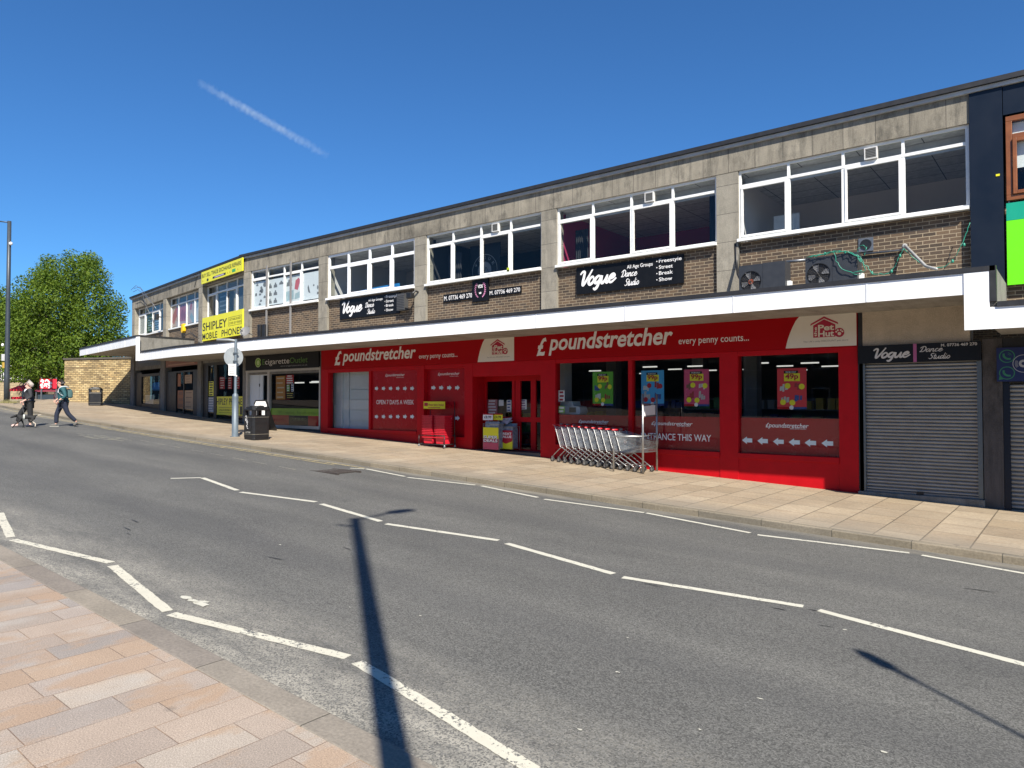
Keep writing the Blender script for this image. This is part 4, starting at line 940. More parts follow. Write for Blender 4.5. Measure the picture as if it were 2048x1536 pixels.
t, *q = flat('leaflet_sheet', 'pale notice with purple heading on the middle entrance door', 'notice', 1012, 1026, 799, 819, LET, .64); lines(t, *q, .64, 4, S('purple_print', (.18, .1, .25), .6), seed=16)
t, *q = flat('window_notice', 'red and white notices stuck on the pillar beside the shop window', 'notice', 1113, 1125, 781, 803, LET, .1); lines(t, *q, .1, 3, S('price_red', (.38, .01, .02)), seed=17)
t, *q = flat('window_notice', 'green notice low in the shop window corner', 'notice', 1113, 1125, 812, 826, S('green_paper', (.2, .45, .1)), .1); lines(t, *q, .1, 2, LET, seed=18)

# yellow phone shop boards
def phone_board(px0, px1, pyt, pyb, y0, label):
    x0, x1 = onL(px0, 800, -y0)[0], onL(px1, 800, -y0)[0]; zt, zb = onL(px0, pyt, -y0)[1], onL(px0, pyb, -y0)[1]
    t = sign('shop_board', label, 'sign', ML @ Vector(((x0 + x1) / 2, y0, zb))); m = MB(ML); m.box(x0, x1, y0, y0 + .05, zb, zt); m.build('sign_board', YEL, t)
    return t, x0, x1, zb, zt - zb
BT = S('black_lettering', (.012, .012, .012), .5)
t, x0, x1, z, H = phone_board(400.4, 482.3, 546, 569.4, -.16, 'narrow yellow phone shop board along the parapet')
m = MB(ML); U = lambda f: x0 + (x1 - x0) * f; y = -.163
letters(m, 'BUY SELL TRADE EXCHANGE REPAIRS', U(.02), U(.975), z + H * .5, H * .3, y, 0, .012); m.ring(U(.17), z + H * .2, 0, H * .12, y, 12, sx=1.8); m.box(U(.3), U(.62), y, y + .002, z + H * .13, z + H * .3); m.build('lettering', BT, t)
m = MB(ML); m.box(U(.35), U(.58), y - .003, y - .001, z + H * .17, z + H * .26); m.build('small_lettering', S('pale_purple', (.5, .4, .55), .5), t)
m = MB(ML); m.box(U(.77), U(.85), y, y + .002, z + H * .12, z + H * .36); m.build('badge', S('badge_green', (.05, .35, .1), .5), t)
m = MB(ML); 
for u in (.04, .66, .72, .9): m.ring(U(u), z + H * .22, 0, H * .07, y, 10)
m.build('dots', S('orange_dot', (.5, .3, .02), .5), t)
t, x0, x1, z, H = phone_board(403, 484, 637, 683, -.08, 'big yellow phone shop board with bold black lettering above the canopy')
m = MB(ML); U = lambda f: x0 + (x1 - x0) * f; y = -.083
letters(m, 'SHIPLEY', U(.015), U(.64), z + H * .435, H * .33, y, 0, .012); m.build('lettering', BT, t); m = MB(ML); letters(m, 'MOBILE', U(.01), U(.40), z + H * .06, H * .26, y, 0, .012); m.build('lettering', BT, t); m = MB(ML); letters(m, 'PHONES', U(.51), U(.985), z + H * .06, H * .26, y, 0, .012); m.build('lettering', BT, t); m = MB(ML)
letters(m, 'ESTABLISHED', U(.7), U(.96), z + H * .64, H * .085, y); letters(m, 'OVER 20 YEARS', U(.69), U(.97), z + H * .49, H * .085, y)
for a, b, c, d in ((.675, .98, .77, .78), (.675, .98, .43, .44), (.672, .677, .43, .78), (.978, .983, .43, .78)): m.box(U(a), U(b), y, y + .002, z + H * c, z + H * d)
m.build('lettering', BT, t)
t, x0, x1, z, H = phone_board(428.8, 486.3, 793.2, 829, .055, 'yellow phone shop board across the bottom of the dark shop window')
m = MB(ML); U = lambda f: x0 + (x1 - x0) * f; y = .052
letters(m, 'SHIPLEY PHONE', U(.02), U(.97), z + H * .56, H * .33, y, 0, .012); letters(m, 'UNLOCKING / REPAIRS', U(.17), U(.86), z + H * .22, H * .1, y); m.box(U(.17), U(.88), y, y + .002, z + H * .4, z + H * .42); m.box(U(.17), U(.88), y, y + .002, z + H * .12, z + H * .135)
m.face_prism([(U(.03), z + H * .1), (U(.1), z + H * .1), (U(.1), z + H * .48), (U(.03), z + H * .48)], y, y + .002); m.face_prism([(U(.9), z + H * .05), (U(.97), z + H * .05), (U(.97), z + H * .48), (U(.9), z + H * .48)], y, y + .002); m.build('lettering', BT, t)
t, *q = flat('window_poster', 'narrow yellow poster on the phone shop door glass', 'poster', 414.8, 424, 763, 792, YEL, .06, True); lines(t, *q, .06, 6, BT, True, 21)
t, *q = flat('window_poster', 'grey blue poster at the foot of the phone shop door', 'poster', 413, 425.4, 794, 824, S('greyblue_paper', (.25, .28, .33), .6), .06, True); lines(t, *q, .06, 6, LET, True, 22, .2)
for i, (a, b) in enumerate(((431.5, 441.5), (448.3, 456.3), (463.5, 471))):
    t, *q = flat('price_card', ['hanging red phone price card at the left of the window', 'hanging red phone price card in the middle of the window', 'hanging red phone price card behind the signpost'][i], 'poster', a, b, 754, 778, S('red_paper', (.5, .02, .02)), .16, True, 'hanging red price cards in the phone shop'); lines(t, *q, .16, 5, LET, True, 23 + i, .35)
t, *q = flat('shop_fascia', 'faded rust brown fascia sign over the dark salon doorway', 'sign', 331.8, 396.3, 720, 735.5, S('rust_brown', (.22, .075, .035), .5), -.02, True); lines(t, *q, -.02, 2, S('tan_letter', (.4, .2, .12), .5), True, 31, .3)
t, *q = flat('shop_fascia', 'dark navy fascia sign over the last shop at the far corner', 'sign', 272, 322, 716, 735, S('dark_navy', (.01, .012, .03), .4), -.02, True); lines(t, *q, -.02, 1, S('dim_blue', (.06, .08, .15), .5), True, 32, .3)
t, *q = flat('window_poster', 'orange brown salon poster at the lower left of the door glass', 'poster', 352, 365, 781, 817, S('orange_brown', (.36, .13, .05), .6), .075, True); lines(t, *q, .075, 3, S('rust_brown', (.22, .075, .035)), True, 33)
t, *q = flat('window_poster', 'tan salon poster with dark figures at the lower right', 'poster', 365, 383, 781, 818, S('tan_paper', (.45, .29, .17), .6), .075, True); lines(t, *q, .075, 4, GOODS[5], True, 34, .15)
t, *q = flat('window_poster', 'thin orange salon poster at the upper left of the glass', 'poster', 352, 358, 748, 773, S('orange_brown', (.36, .13, .05)), .075, True)
t, *q = flat('window_poster', 'small tan salon poster at the upper right of the glass', 'poster', 366, 380, 750, 767, S('tan_paper', (.45, .29, .17)), .075, True); lines(t, *q, .075, 3, GOODS[5], True, 36, .2)
t, *q = flat('window_poster', 'pale board low in the window of the corner shop', 'poster', 283, 299, 790, 810, S('pale_board', (.35, .34, .3), .6), .2, True)
p = ML @ Vector((lx(292), .7, 2.3)); t = thing('display_sofa', 'bright blue padded shape in the corner shop window', 'display', p)
m = MB(ML); x = lx(292); m.box(x - .75, x + .6, .5, .9, lz(292, 781), lz(292, 764)); m.box(x - .3, x + 1.0, .55, .95, lz(292, 776), lz(292, 763) - .1); m.build('cushion', S('bright_blue', (.01, .2, .6), .5), t, bevel=.1)

# blue phone repair sign at the right edge
x0, x1 = wx(1995.5), .6; z1, z0 = wz(1996, 696.5), wz(1996, 763.5)
t = sign('repair_sign', 'dark blue sign with green phone symbols beside the marble pier', 'sign', (x0, 0, z0))
m = MB(); m.box(x0, x1, -.12, -.045, z0, z1); m.build('sign_board', S('deep_blue', (.006, .015, .09), .35), t)
m = MB(); y = -.123; Gm = S('symbol_green', (.03, .2, .1), .4)
for px, py in ((2014, 712.5), (2014, 746)):
    c = onY(px, py, -.12); m.ring(c.x, c.z, .105, .12, y, 28)
    ribbon(m, smooth_pts([(c.x - .05, c.z + .05), (c.x - .045, c.z - .005), (c.x, c.z - .045), (c.x + .055, c.z - .05)]), .035, y, .9)
c = onY(2014, 712.5, -.12)
for r_ in (.03, .055): m.ring(c.x + .005, c.z + .005, r_, r_ + .008, y - .002, 8, 10, 80)
c = onY(2014, 746, -.12); m.face_prism([(c.x - .11, c.z - .05), (c.x - .05, c.z - .108), (c.x - .125, c.z - .125)], y, y + .002)
m.build('symbol', Gm, t)
m = MB(); c = onY(2047, 727, -.12); m.ring(c.x, c.z, .152, .162, y, 32); m.ring(c.x, c.z, .03, .07, y, 20)
for r_ in (.09, .105, .12): m.ring(c.x, c.z, r_, r_ + .005, y, 10, 150, 215)
m.build('emblem', S('pale_grey_letter', (.4, .42, .45), .5), t)
t = sign('lime_board', 'lime green shop board with a teal strip below the brown window', 'sign', (0, -.06, 4))
m = MB(); m.box(-1.02, 3, -.06, -.022, 5.36, 5.68); m.build('teal_panel', TEAL, t)
m = MB(); m.box(-1.02, 3, -.06, -.022, 4.17, 5.355); m.build('lime_panel', LIME, t)
m = MB(); m.box(wx(2003) - .03, wx(2003) + .03, -.045, -.04, wz(2003, 350) - .02, wz(2003, 350) + .02); tag(m.build('sticker', YEL), 'tiny yellow sticker on the dark navy cladding', 'sticker')

# ------------------------------------------------------------------ things fixed to the upper walls
for k, px in ((0, 1747), (1, 1300), (2, 990)):
    x = wx(px); t = thing('window_vent', ['square white extractor vent in the top light of the right-hand window', 'square white extractor vent in the top light above the larger studio board', 'square white extractor vent in the top light above the laurel emblem'][k], 'vent', (x, .05, 7.1), 'extractor vents in the top lights')
    m = MB()
    for a, b, c, d in ((-.12, .12, .1, .12), (-.12, .12, -.12, -.1), (-.12, -.1, -.1, .1), (.1, .12, -.1, .1)): m.box(x + a, x + b, -.015, .09, 7.13 + c, 7.13 + d)
    m.build('frame', S('vent_white', (.6, .59, .56), .5), t)
    m = MB()
    for i in range(6): m.box(x - .1, x + .1, -.01, .0, 7.04 + i * .033, 7.055 + i * .033)
    m.box(x - .1, x + .1, .02, .03, 7.03, 7.23); m.build('louvre', S('vent_grey', (.16, .16, .15), .5), t)
for px, yb, lab in ((1477.5, -.95, 'grey air conditioning unit with an orange fan hub on the canopy'), (1610.5, -.95, 'grey air conditioning unit draped with green cable on the canopy')):
    x0 = onY(px, 580, yb).x; zt = onY(px, 532 if px < 1500 else 516, yb).z; x1 = x0 + .98; zb = 4.26
    t = thing('air_conditioner', lab, 'air conditioner', ((x0 + x1) / 2, yb + .2, 4.235), 'air conditioners on the canopy')
    CAS = S('casing_grey', (.032, .035, .041), .45, var=.12)
    fx, fz, fr_ = x0 + .24 + .02, (zt + zb) / 2 - .02, .23; y0 = yb
    m = MB(); m.box(x0, x1, y0 + .04, y0 + .36, zb, zt); 
    n = 24                                                     # front plate with a round hole
    sq = []
    for i in range(n):
        a = 2 * math.pi * i / n; k = 1 / max(abs(math.cos(a)), abs(math.sin(a))); sq.append((fx + .255 * k * math.cos(a), fz + (zt - zb) / 2 * .97 * k * math.sin(a)))
    ci = [(fx + fr_ * math.cos(2 * math.pi * i / n), fz + fr_ * math.sin(2 * math.pi * i / n)) for i in range(n)]
    m.add([(a, y0, b) for a, b in sq] + [(a, y0, b) for a, b in ci] + [(a, y0 + .038, b) for a, b in ci], [(i, (i + 1) % n, n + (i + 1) % n, n + i) for i in range(n)] + [(n + i, n + (i + 1) % n, 2 * n + (i + 1) % n, 2 * n + i) for i in range(n)])
    m.box(fx + .26, x1, y0, y0 + .038, zb, zt); m.build('casing', CAS, t)
    m = MB(); m.disc(fx, fz, fr_ * .99, y0 + .03, y0 + .036); m.build('fan_well', S('fan_black', (.012, .012, .014), .6), t)
    m = MB()
    for k in range(4):
        a = R(20 + 90 * k); P = []
        for r_, s_ in ((.05, -.25), (.2, -.36), (.215, .1), (.18, .32), (.05, .3)): P.append((fx + r_ * math.cos(a + s_), y0 + .016 + .01 * s_, fz + r_ * math.sin(a + s_)))
        m.add(P, [(0, 1, 2, 3, 4)])
    m.build('fan_blade', S('blade_grey', (.16, .16, .165), .5, var=.5, scale=9), t)
    m = MB(); m.disc(fx, fz, .055, y0 + .004, y0 + .012); m.build('hub', S('orange_hub', (.4, .1, .05), .5) if px < 1500 else S('fan_black', (.012, .012, .014)), t)
    m = MB(); m.ring(fx, fz, fr_ - .012, fr_, y0 + .001 - .003, 28)
    for a in range(0, 360, 30): m.tube([(fx, y0 - .004, fz), (fx + fr_ * math.cos(R(a)), y0 - .004, fz + fr_ * math.sin(R(a)))], .003, 4)
    for r_ in (.06, .1, .14, .18): m.ring(fx, fz, r_, r_ + .005, y0 - .004, 24)
    m.build('grille', BLKM, t)
    m = MB(); m.box(x1 + .002, x1 + .07, y0 + .12, y0 + .26, zb + .08, zb + .28); m.build('valve_cover', WHT, t)
    m = MB()
    for q in (x0 + .1, x1 - .15): m.box(q, q + .05, y0 + .02, y0 + .34, 4.237, 4.258)
    m.build('foot', BLKM, t)
def P3(px, py, Y): return tuple(onY(px, py, Y))
t = thing('pipe_run', 'grey pipe clipped along the brick wall between the air conditioners and a bend', 'pipe', P3(1650, 520, .05))
m = MB(); m.tube([P3(1566, 524, -.3), P3(1611, 520, -.3)], .03); m.tube([P3(1726, 508, .05), P3(1800, 500.5, .05), P3(1808, 497, .03)], .022); m.build('pipe', GREYM, t, True)
m = MB(); m.tube([P3(1810, 491, -.02), P3(1851, 532, -.6), P3(1858, 534.5, -.8), P3(1873, 538, -1.1)], .027); m.tube([P3(1806, 500, .07), P3(1810, 490, -.03)], .045); m.build('waste_pipe', S('pipe_white', (.36, .36, .35), .4), t, True)
m = MB(); m.tube([P3(1471, 487, .02), P3(1472, 520, .02), P3(1476, 548, -.3), P3(1480, 556, -.6)], .035); m.tube([P3(1477, 487, .03), P3(1478, 540, .03)], .02); tag(m.build('cable_bundle', BLKM, smooth=True), 'black cable bundle dropping beside the pilaster behind the air conditioner', 'cable')
p = onY(1730, 488, 0); t = thing('wall_vent', 'round grey exhaust vent on a square plate in the brick wall', 'vent', (p.x, .05, p.z))
m = MB(); m.box(p.x - .14, p.x + .14, .07, .088, p.z - .14, p.z + .14); m.build('plate', GREYM, t)
m = MB(); m.ring(p.x, p.z, .085, .11, .06, 24); m.disc(p.x, p.z, .084, .064, .07); m.build('cowl', BLKM, t)
CAB = S('green_cable', (.02, .22, .15), .4)
m = MB(); rr = random.Random(5)
def cable(pts, Y, n=8, jit=.03):
    P = [Vector(P3(a, b, Y)) for a, b in pts]; Q = []
    for (a, b) in zip(P, P[1:]):
        for i in range(n):
            q = a + (b - a) * i / n; Q.append(q + Vector((rr.uniform(-jit, jit), rr.uniform(-jit, jit), rr.uniform(-jit, jit) * .7)))
    m.tube(Q + [P[-1]], .008, 5)
for s in range(3): cable([(1612 + s * 4, 516 - s), (1645, 509), (1668, 503), (1695, 503), (1714, 511), (1722, 524)], -.97 - .02 * s, 5, .022)
cable([(1668, 504), (1672, 522), (1684, 538), (1706, 546), (1724, 541)], -1.0, 4, .01); cable([(1714, 508), (1725, 520), (1731, 540), (1716, 550), (1706, 548)], -.95, 4, .015)
cable([(1713, 515), (1716, 498), (1722, 490), (1733, 494), (1728, 512)], -.3, 4, .02); cable([(1715, 517), (1735, 534), (1744, 546), (1757, 549), (1778, 547)], -.8, 4, .02)
cable([(1778, 547), (1790, 532), (1800, 510), (1808, 497)], -.2, 4, .01); cable([(1808, 497), (1832, 520), (1856, 536), (1890, 534), (1907, 521), (1920, 497), (1932, 468), (1940, 445)], -.15, 4, .008)
for a, b in ((1744, 546), (1783, 543), (1800, 512), (1905, 523), (1928, 490), (1650, 508), (1690, 505), (1718, 530)):
    q = P3(a, b, -.3); m.lathe([(.012, -.03), (.025, -.01), (.022, .02), (.008, .04)], q, 8)
tag(m.build('light_string', CAB, smooth=True), 'tangled green outdoor light string over the air conditioner and brick wall', 'string lights')
p = onY(828, 588, -.1); t = thing('floodlight', 'black floodlight on the pilaster between the white plastic window and phone number sign', 'light', tuple(p))
m = MB(); m.box(p.x - .14, p.x + .08, -.32, -.16, p.z - .16, p.z + .02); m.build('lamp_head', BLKM, t, bevel=.02)
m = MB(); m.tube([(p.x, -.2, p.z - .02), (p.x + .06, -.1, p.z + .1), (p.x + .1, 0.0, p.z + .06)], .03); m.build('bracket', BLKM, t)
x = wx(804); z = wz(804, 603); t = thing('wall_box', 'grey slatted box on the brick wall beside the smaller studio board', 'wall box', (x, .05, z))
m = MB(); m.box(x - .19, x + .19, -.08, .088, z - .3, z + .25); m.build('casing', S('box_grey', (.06, .06, .06), .5), t)
m = MB(); 
for i in range(9): m.box(x - .17, x + .17, -.095, -.082, z - .26 + i * .055, z - .235 + i * .055)
m.build('slats', S('slat_grey', (.09, .09, .09), .5), t)
for px, lab in ((521, 'black box speaker on the brick wall by the grey conduit, farther one'), (531, 'black box speaker on the brick wall touching the grey conduit')):
    x = wx(px); z = wz(px, 660); t = thing('wall_speaker', lab, 'speaker', (x, .0, z), 'speakers on the brick wall'); m = MB(); m.box(x - .1, x + .1, -.12, .05, z - .3, z + .22); m.build('casing', BLKM, t, bevel=.03)
    m = MB(); m.box(x - .03, x + .03, .04, .09, z - .1, z + .1); m.build('bracket', GREYM, t)
px = ML @ Vector((lx(362), -.02, lz(362, 660))); t = thing('alarm_box', 'yellow burglar alarm box under the pink window posters', 'alarm box', px)
x, z = lx(362), lz(362, 658); m = MB(ML); m.face_prism([(x - .14, z - .1), (x, z - .22), (x + .14, z - .1), (x + .14, z + .25), (x - .14, z + .25)], -.0, .155); m.build('casing', S('alarm_yellow', (.8, .5, .01), .4), t, bevel=.02)
m = MB(ML); m.box(x - .06, x + .06, .01, .15, z - .42, z - .2); m.build('siren', BLKM, t)
q = ML @ Vector((onL(491, 664, .3)[0], -.3, onL(491, 664, .3)[1])); t = thing('satellite_dish', 'grey satellite dish beside the big yellow phone shop board', 'dish', q)
m = MB(); P = []; c = q + Vector((0, 0, 0)); n = 20; dv = Vector((.45, -.75, .48)).normalized(); u = dv.cross(Vector((0, 0, 1))).normalized(); v = u.cross(dv)
for r_, dd_ in ((.001, 0), (.08, .008), (.15, .03), (.21, .06)):
    for k in range(n): P.append(c + u * r_ * math.cos(2 * math.pi * k / n) + v * r_ * 1.1 * math.sin(2 * math.pi * k / n) + dv * dd_)
m.add(P, [(i * n + k, i * n + (k + 1) % n, (i + 1) * n + (k + 1) % n, (i + 1) * n + k) for i in range(3) for k in range(n)]); m.build('reflector', S('dish_grey', (.16, .16, .16), .6), t, True)
m = MB(); m.tube([c - v * .3, c - v * .2 + dv * .35], .014); m.box(*(c.x + .14, c.x + .2), c.y - .3, c.y - .24, c.z - .02, c.z + .06); m.build('arm', GREYM, t)
m = MB(); m.tube([c, q + Vector((.03, .3, -.1))], .02); m.build('bracket', GREYM, t)
# aerial wires and small chimney pot on the far roof
m = MB(); a = lambda px, py, o=.3: Vector(ML @ Vector((onL(px, py, o)[0], -o, onL(px, py, o)[1])))
for pts in ([(262, 580), (272, 571), (283, 579), (291, 610), (300, 628)], [(268, 577), (280, 574), (300, 600), (312, 617)], [(266, 584), (276, 579), (290, 592), (308, 610)], [(284, 585), (296, 595), (310, 602)]): m.tube([a(*q) for q in pts], .012, 5)
tag(m.build('aerial_wire', GREYM, smooth=True), 'loose bent aerial wires hanging over the far end of the roof', 'wire')
q = ML @ Vector((lx(349), 1.5, 8.0)); m = MB(); m.lathe([(.14, -.1), (.14, .45), (.18, .46), (.18, .55), (.1, .56)], q, 14); tag(m.build('roof_flue', S('flue_yellow', (.55, .4, .05), .5)), 'short yellow flue standing on the far roof', 'flue')
m = MB(); m.tube([ML @ Vector((lx(395), -.03, lz(395, 548))), ML @ Vector((lx(388), -.03, lz(388, 575)))], .012, 5); m.tube([ML @ Vector((lx(372), -.1, lz(372, 672))), ML @ Vector((lx(385), -.1, lz(385, 666))), ML @ Vector((lx(394), -.1, lz(394, 674))), ML @ Vector((lx(401), -.1, lz(401, 677)))], .02, 5); tag(m.build('loose_cable', BLKM, smooth=True), 'loose black cable on the brickwork left of the big yellow board', 'cable')
for px, lab in ((323.5, 'black floodlight on the far pilaster between the corner windows'),):
    x, z = lx(px) - .2, lz(px, 634); q = ML @ Vector((x, -.2, z)); t = thing('floodlight', lab, 'light', q); m = MB(ML); m.box(x - .16, x + .12, -.3, -.14, z - .16, z + .16); m.build('lamp_head', BLKM, t, bevel=.02); m = MB(ML); m.box(x - .02, x + .02, -.15, .0, z - .03, z + .03); m.build('bracket', BLKM, t)

# things seen in the upper windows
def win_panel(label, bay, i, mat, shapes=None, L=False, z0=5.84, z1=6.86, name='window_print', cat='poster', frac=(0, 1), y=None):
    M = ML if L else None
    a, b = (LP[bay] + .27, (LSP[bay] - .27 if bay else -.42)) if L else (PX[bay + 1] + .25, PX[bay] - .25)
    wd = (b - a) / 4; x0, x1 = a + wd * i + .05 + wd * frac[0] * .9, a + wd * i + .05 + (wd - .1) * frac[1]; y = y or (.27 if L else .11)
    loc = (M @ Vector(((x0 + x1) / 2, y, z0))) if L else ((x0 + x1) / 2, y, z0)
    t = thing(name, label, cat, loc); m = MB(M); m.box(x0, x1, y, y + .005, z0, z1); m.build('sheet', mat, t)
    if shapes:
        for k, (smat, polys) in enumerate(shapes):
            m = MB(M)
            for q, P in enumerate(polys): m.face_prism([(x0 + (x1 - x0) * u, z0 + (z1 - z0) * v) for u, v in P], y - .002 - .0006 * k - .0002 * (q % 3), y - .0003)
            m.build('picture', smat, t)
    return t
def circ(u, v, r, s=1): return [(u + r * math.cos(2 * math.pi * k / 12), v + r * s * math.sin(2 * math.pi * k / 12)) for k in range(12)]
def bag(u, v, w_, h): return [(u - w_ / 2, v), (u + w_ / 2, v), (u + w_ * .42, v + h * .6), (u + w_ * .2, v + h * .62), (u + w_ * .15, v + h), (u - w_ * .15, v + h), (u - w_ * .2, v + h * .62), (u - w_ * .42, v + h * .6)]
PW = S('print_white', (.66, .68, .69), .5, var=.04); PG = S('print_grey', (.16, .16, .16), .5); PR = S('print_rose', (.5, .12, .15), .5); PT = S('print_teal', (.35, .45, .48), .5); PP = S('print_pink', (.6, .38, .38), .5); PSK = S('print_skin', (.62, .47, .42), .5)
r4 = random.Random(11)
win_panel('white window print of small black hats and jewellery, first of the fifth bay', 4, 0, PW, [(PG, [bag(r4.uniform(.15, .85), .06 + .13 * k, .16, .1) for k in range(7)] + [circ(.6, .62, .1), circ(.2, .5, .07), circ(.8, .85, .12, .8)])])
win_panel('white window print with rows of grey handbags', 4, 1, PW, [(PG, [bag(u, v, .24, .19) for v in (.06, .36, .66) for u in (.06, .42)] + [bag(.8, .74, .28, .14)])])
win_panel('white window print with a red handbag and teal fabric', 4, 2, PW, [(PG, [bag(.22, .62, .36, .25)]), (PT, [[(0, .05), (.5, .1), (.5, .45), (0, .42)], [(.55, .08), (1, .14), (1, .38), (.6, .3)]]), (PR, [[(.55, .48), (.75, .42), (.92, .78), (.8, .88), (.62, .8)]])])
win_panel('white window print of a pale face sketch', 4, 3, PW, [(PG, [[(.3, .28), (.42, .22), (.36, .4), (.3, .55), (.25, .45)], circ(.62, .5, .04), [(.8, .15), (.95, .14), (.93, .22), (.82, .24)], circ(.85, .4, .04, 2)])])
win_panel('pink nail salon window print, leftmost pane of the second far bay', 1, 0, PSK, [(PR, [[(.05, .25), (.3, .1), (.75, .55), (.9, .95), (.55, .95), (.1, .6)]])], True)
win_panel('rose red salon window print of folded hands', 1, 1, PR, [(PP, [[(0, 0), (1, 0), (1, .14), (0, .2)]]), (S('print_dark_rose', (.35, .06, .09), .5), [circ(.4, .5, .2, 1.3), circ(.72, .45, .13, 1.6)])], True)
win_panel('pale salon window print of slim fingers', 1, 2, PSK, [(PT, [[(.3, .3), (.5, .5), (.95, .15), (.9, 0), (.6, .02)]]), (PR, [[(.3, .65), (.5, .62), (.62, .98), (.4, .98)]])], True)
win_panel('grey and rose salon window print at the right of the second far bay', 1, 3, PT, [(PR, [[(.62, .3), (.98, .25), (.98, .85), (.7, .9)]]), (PW, [[(0, 0), (.98, 0), (.98, .2), (.3, .7), (0, .5)]])], True)
win_panel('dark green window print with pale lettering rows in the end bay', 2, 1, S('print_green', (.02, .05, .03), .5), [(S('print_pale_green', (.35, .45, .36), .5), [[(.2, .1 + .13 * k), (.85, .1 + .13 * k), (.85, .18 + .13 * k), (.2, .18 + .13 * k)] for k in range(6)])], True)
win_panel('dark blue window print with pale lettering rows in the end bay', 2, 2, S('print_blue', (.04, .06, .08), .5), [(PT, [[(.25, .08 + .13 * k), (.8, .08 + .13 * k), (.8, .15 + .13 * k), (.25, .15 + .13 * k)] for k in range(7)])], True)
win_panel('pale curtain panel at the left end of the end bay', 2, 0, S('curtain_pale', (.5, .52, .48), .8), None, True, name='curtain', cat='curtain')
win_panel('dark blue poster with faded white lines behind the phone shop upper glass', 0, 1, S('print_navy', (.05, .07, .09), .5), [(S('print_fade', (.2, .24, .28), .5), [[(.2, .2 + .2 * k), (.85, .2 + .2 * k), (.85, .27 + .2 * k), (.2, .27 + .2 * k)] for k in range(4)])], True)
win_panel('grey drawn blinds behind the right upper glass of the phone shop', 0, 3, S('blind_grey', (.12, .14, .15), .6), None, True, name='window_blind', cat='blind')
win_panel('cream timber strip leaning inside the phone shop upper window', 0, 2, S('cream_timber', (.5, .42, .28), .6), None, True, frac=(.62, .8), name='timber_strip', cat='timber')
def curtain(x0, x1, y, z0, z1, mat, label):
    t = thing('curtain', label, 'curtain', ((x0 + x1) / 2, y, z0)); m = MB(); n = 26; P = []
    for i in range(n + 1):
        x = x0 + (x1 - x0) * i / n; yy = y + .045 * math.sin(i * 1.7); P += [(x, yy, z0), (x + .0, yy, z1)]
    m.add(P, [(2 * i, 2 * i + 2, 2 * i + 3, 2 * i + 1) for i in range(n)]); m.build('cloth', mat, t, True)
CB = S('black_cloth', (.02, .02, .024), .8); CN = S('navy_cloth', (.012, .025, .05), .8)
a = PX[2] + .25; curtain(a + .3, a + .72, .5, 4.9, 6.75, CB, 'black curtain at the left of the window above the larger studio board'); curtain(PX[1] - .62, PX[1] - .3, .45, 4.9, 7.0, CN, 'navy curtain at the right of the window above the larger studio board')
a = PX[3] + .25; curtain(a + .42, a + 1.0, .6, 4.9, 6.75, CB, 'black curtain at the left of the window above the laurel emblem'); curtain(PX[2] - .62, PX[2] - .3, .45, 4.9, 7.0, CN, 'navy curtain at the right of the window above the laurel emblem')
a = PX[3] + .25; q = 5.09 - .5; t = thing('wall_emblem', 'round grey studio emblem on a black board inside the window', 'emblem', (a + q * .36, .9, 6.1)); cx, cz = a + q * .375, 6.12
m = MB(); m.box(cx - .62, cx + .62, .9, .93, 4.8, 6.95); m.build('board', BLK, t); m = MB(); m.disc(cx, cz, .28, .89, .895, 28); m.ring(cx, cz, .5, .52, .893, 36)
for k in range(5): 
    aa = R(150 - 30 * k); letters(m, 'VOGUE'[k], -.045, .045, 0, .09, 0, 0, .02, map3=lambda u, v, aa=aa: (cx + (.36 + v) * math.cos(aa) + u * math.sin(aa), .89, cz + (.36 + v) * math.sin(aa) - u * math.cos(aa)))
m.build('emblem', S('emblem_grey', (.2, .2, .2), .5), t)
m = MB(); ribbon(m, smooth_pts([(cx - .2, cz - .04), (cx - .1, cz + .08), (cx, cz - .02), (cx + .06, cz + .1), (cx + .18, cz - .08)]), .02, .885); m.build('drawing', BLK, t)
a = PX[4] + .25; t = thing('blue_sheet', 'bright blue boards leaning inside the white plastic window', 'board', (a + 2, .4, 5.8)); m = MB(); m.face_prism([(a + 1.25, 5.78), (a + 3.45, 5.78), (a + 3.4, 6.02), (a + 2.2, 6.0), (a + 1.3, 5.95)], .4, .43); m.build('panel', S('sky_blue', (.02, .2, .5), .5), t)
a = PX[1] + .25; t = thing('room_door', 'white panelled door standing open inside the right-hand upper room', 'door', (a + .3, 1.0, 4.6)); m = MB(); m.box(a + .35, a + .95, 1.4, 1.44, 4.6, 6.5)
for zz in (5.4, 5.95): m.box(a + .45, a + .85, 1.388, 1.4, zz, zz + .42)
m.build('leaf', S('door_white', (.6, .62, .64), .5), t)
m = MB(); m.box(wx(1012), wx(1017), .04, .046, 5.79, 5.9); tag(m.build('sticker', S('lime_sticker', (.4, .5, .02), .5)), 'small lime sticker in the corner of the window above the emblem', 'sticker')

